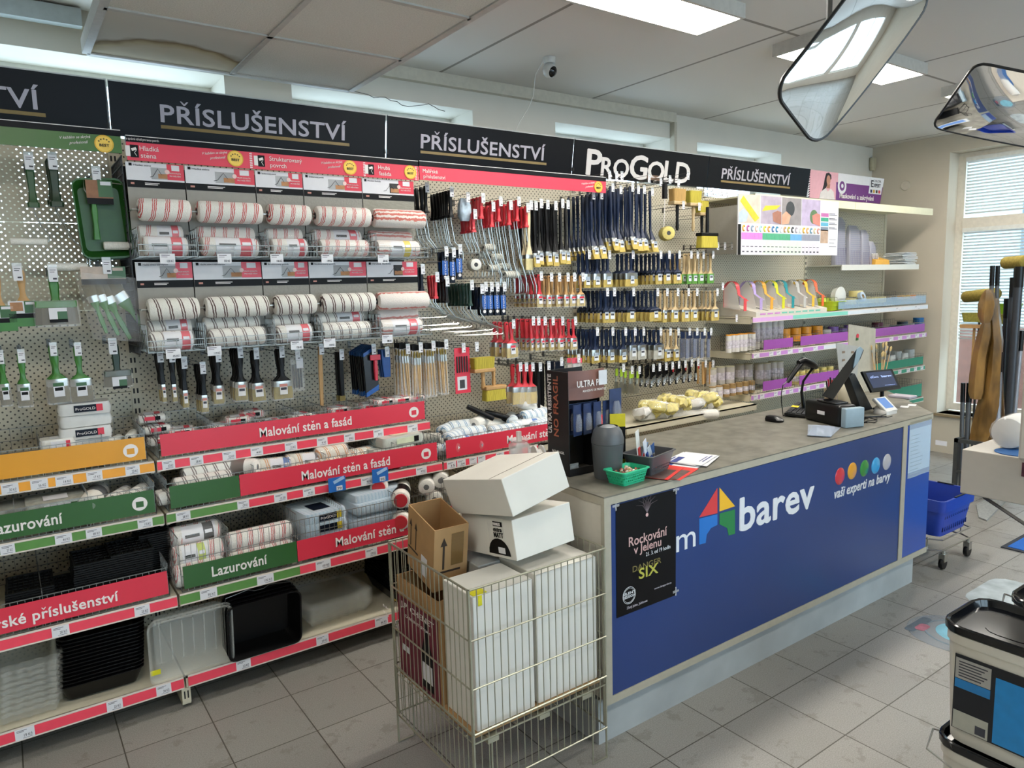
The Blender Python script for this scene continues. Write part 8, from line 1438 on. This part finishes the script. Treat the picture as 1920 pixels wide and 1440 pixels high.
# ================================================================ mirrors, camera and sensors
def mirror_m():
    m, t, b = mnodes('acrylic_mirror'); b.inputs['Base Color'].default_value = (.86, .88, .9, 1); b.inputs['Metallic'].default_value = 1; b.inputs['Roughness'].default_value = .03; return m
MM = mirror_m(); rim = mat('#141414', .4, name='black_rubber_rim')
def mirror(lab, c, n, l, L, S, sag, rod, rc=.22):
    T = thing('convex_mirror', lab, 'mirror', c); n = n.normalized(); l = (l-n*l.dot(n)).normalized(); s = n.cross(l); K = 14
    def P(a, b): return c + l*(a*L/2) + s*(b*S/2) + n*(sag*.35*(1-a*a)+sag*(1-a*a)*(1-b*b))
    vs, fs = [], []
    def clampq(a, b):
        ra, rb = rc*S/L*2, rc*2; ax, bx_ = abs(a), abs(b)
        if ax > 1-ra and bx_ > 1-rb:
            u, v = (ax-(1-ra))/ra, (bx_-(1-rb))/rb; d_ = math.hypot(u, v)
            k = max(u, v)/d_ if d_ else 1; u *= k; v *= k; a = math.copysign(1-ra+ra*u, a); b = math.copysign(1-rb+rb*v, b)
        return a, b
    K1, K2 = 24, 16
    for i in range(K1+1):
        for j in range(K2+1): a, b = clampq(-1+2*i/K1, -1+2*j/K2); vs.append(P(a, b))
    for i in range(K1):
        for j in range(K2): q_ = i*(K2+1)+j; fs.append((q_, q_+1, q_+K2+2, q_+K2+1))
    o = M().add(vs, fs).build('mirror_face', MM, T, smooth=True)
    for p_ in o.data.polygons: p_.use_smooth = True
    o2 = M().add([v-n*.012 for v in vs], fs).build('backing', mat('#2a2a2c', .6, name='mirror_backing'), T, smooth=True)
    bd = [(i, 0) for i in range(K1)]+[(K1, j) for j in range(K2)]+[(i, K2) for i in range(K1, 0, -1)]+[(0, j) for j in range(K2, 0, -1)]
    pts_ = [vs[i*(K2+1)+j]-n*.004 for i, j in bd]; pts_.append(pts_[0]); M().tube(pts_, .007, 0, 6, cap=False).build('rim', rim, T, smooth=True)
    if rod:
        b0 = c-n*.02; M().tube([b0, b0-n*.10, V((b0.x-n.x*.10, b0.y-n.y*.10, CZ-.01))], .011, 0, 8).lathe([(.001, CZ-.02), (.05, CZ-.02), (.055, CZ-.001), (.001, CZ-.001)], 0, 16, 'z', (b0.x-n.x*.10, b0.y-n.y*.10, 0)).build('ceiling_rod', mat('#8c8c8c', .4, metal=.3, name='grey_rod'), T, smooth=True)
nn = _r*.38 - _u*.42 - _f*.82; ll = _r*.527+_u*.85
mirror('big convex mirror tilted under the ceiling at the top, reflecting the shop windows', depth(1602, 82, 2.45), nn, ll, .62, .31, .04, True)
c2 = depth(1930, 208, 3.4); mirror('convex mirror at the right edge reflecting the tape shelves', c2, -_f*.40-_r*.28-_u*.9, _r+_u*.04, .70, .40, .03, False, .12)
M().tube([c2+V((.04, 0, .03)), (c2.x+.04, c2.y, CZ-.002)], .011, 0, 8).build('ceiling_rod', mat('#8c8c8c', .4, metal=.3, name='grey_rod'), bpy.data.objects['convex_mirror.001'], smooth=True)
dc = thing('security_camera', 'white round security camera with black lens under the ceiling', 'camera', (0, 0, 0)); P = at(1030, 108, Z=CZ-.001); M().lathe([(.001, 0), (.038, 0), (.038, -.02), (.034, -.035), (.001, -.035)], 0, 24, 'z', P).build('mount', whp, dc, smooth=True)
m = M(); pc = P+V((0, 0, -.075)); m.lathe([(.043*sin(pi*i/12)+.0005, .043*cos(pi*i/12)) for i in range(13)], 0, 24, 'z', pc); m.build('head', whp, dc, smooth=True)
dv = (CAM-pc).normalized(); dv = (dv+V((.75, -.1, -.15))).normalized(); m = M(); e1 = dv.orthogonal().normalized(); e2 = dv.cross(e1)
m.loft([[pc+dv*.030+(e1*cos(2*pi*k/20)+e2*sin(2*pi*k/20))*.0325 for k in range(20)], [pc+dv*.040+(e1*cos(2*pi*k/20)+e2*sin(2*pi*k/20))*.022 for k in range(20)], [pc+dv*.0455+(e1*cos(2*pi*k/20)+e2*sin(2*pi*k/20))*.006 for k in range(20)]]); m.build('lens', mat('#08090b', .08, name='black_lens'), dc, smooth=True)
cw = thing('camera_cable', 'thin white cable hanging from the security camera to the signs', 'cable', (0, 0, 0)); M().tube([P+V((-.03, .01, -.01)), at(1004, 140, Y=3.75), at(1000, 180, Y=3.8), at(990, 205, Y=3.84), at(975, 228, Y=3.87), at(967, 246, Y=3.89)], .0025, 0, 5).build('cable', whp, cw, smooth=True)
ms_ = thing('motion_sensor', 'small white motion sensor in the corner above the pink and purple sign', 'sensor', (0, 0, 0)); P = at(1634, 308, X=WR-.03); M().loft([oct_(.05, .04, P.z-.07), oct_(.07, .05, P.z-.03), oct_(.07, .05, P.z+.06)]).build('housing', mat('#b8b096', .5), ms_, smooth=True).location = (P.x-.01, P.y-.02, 0)
wc_ = thing('wall_cap', 'round white blanking cap on the beige wall beside the window', 'wall cap', (0, 0, 0)); P = at(1698, 348, X=WR); M().lathe([(.045, -.008), (.05, -.001), (.001, -.009)], 0, 24, 'x', P).build('cap', mat('#c9c0b0', .6), wc_, smooth=True)
finish_text()
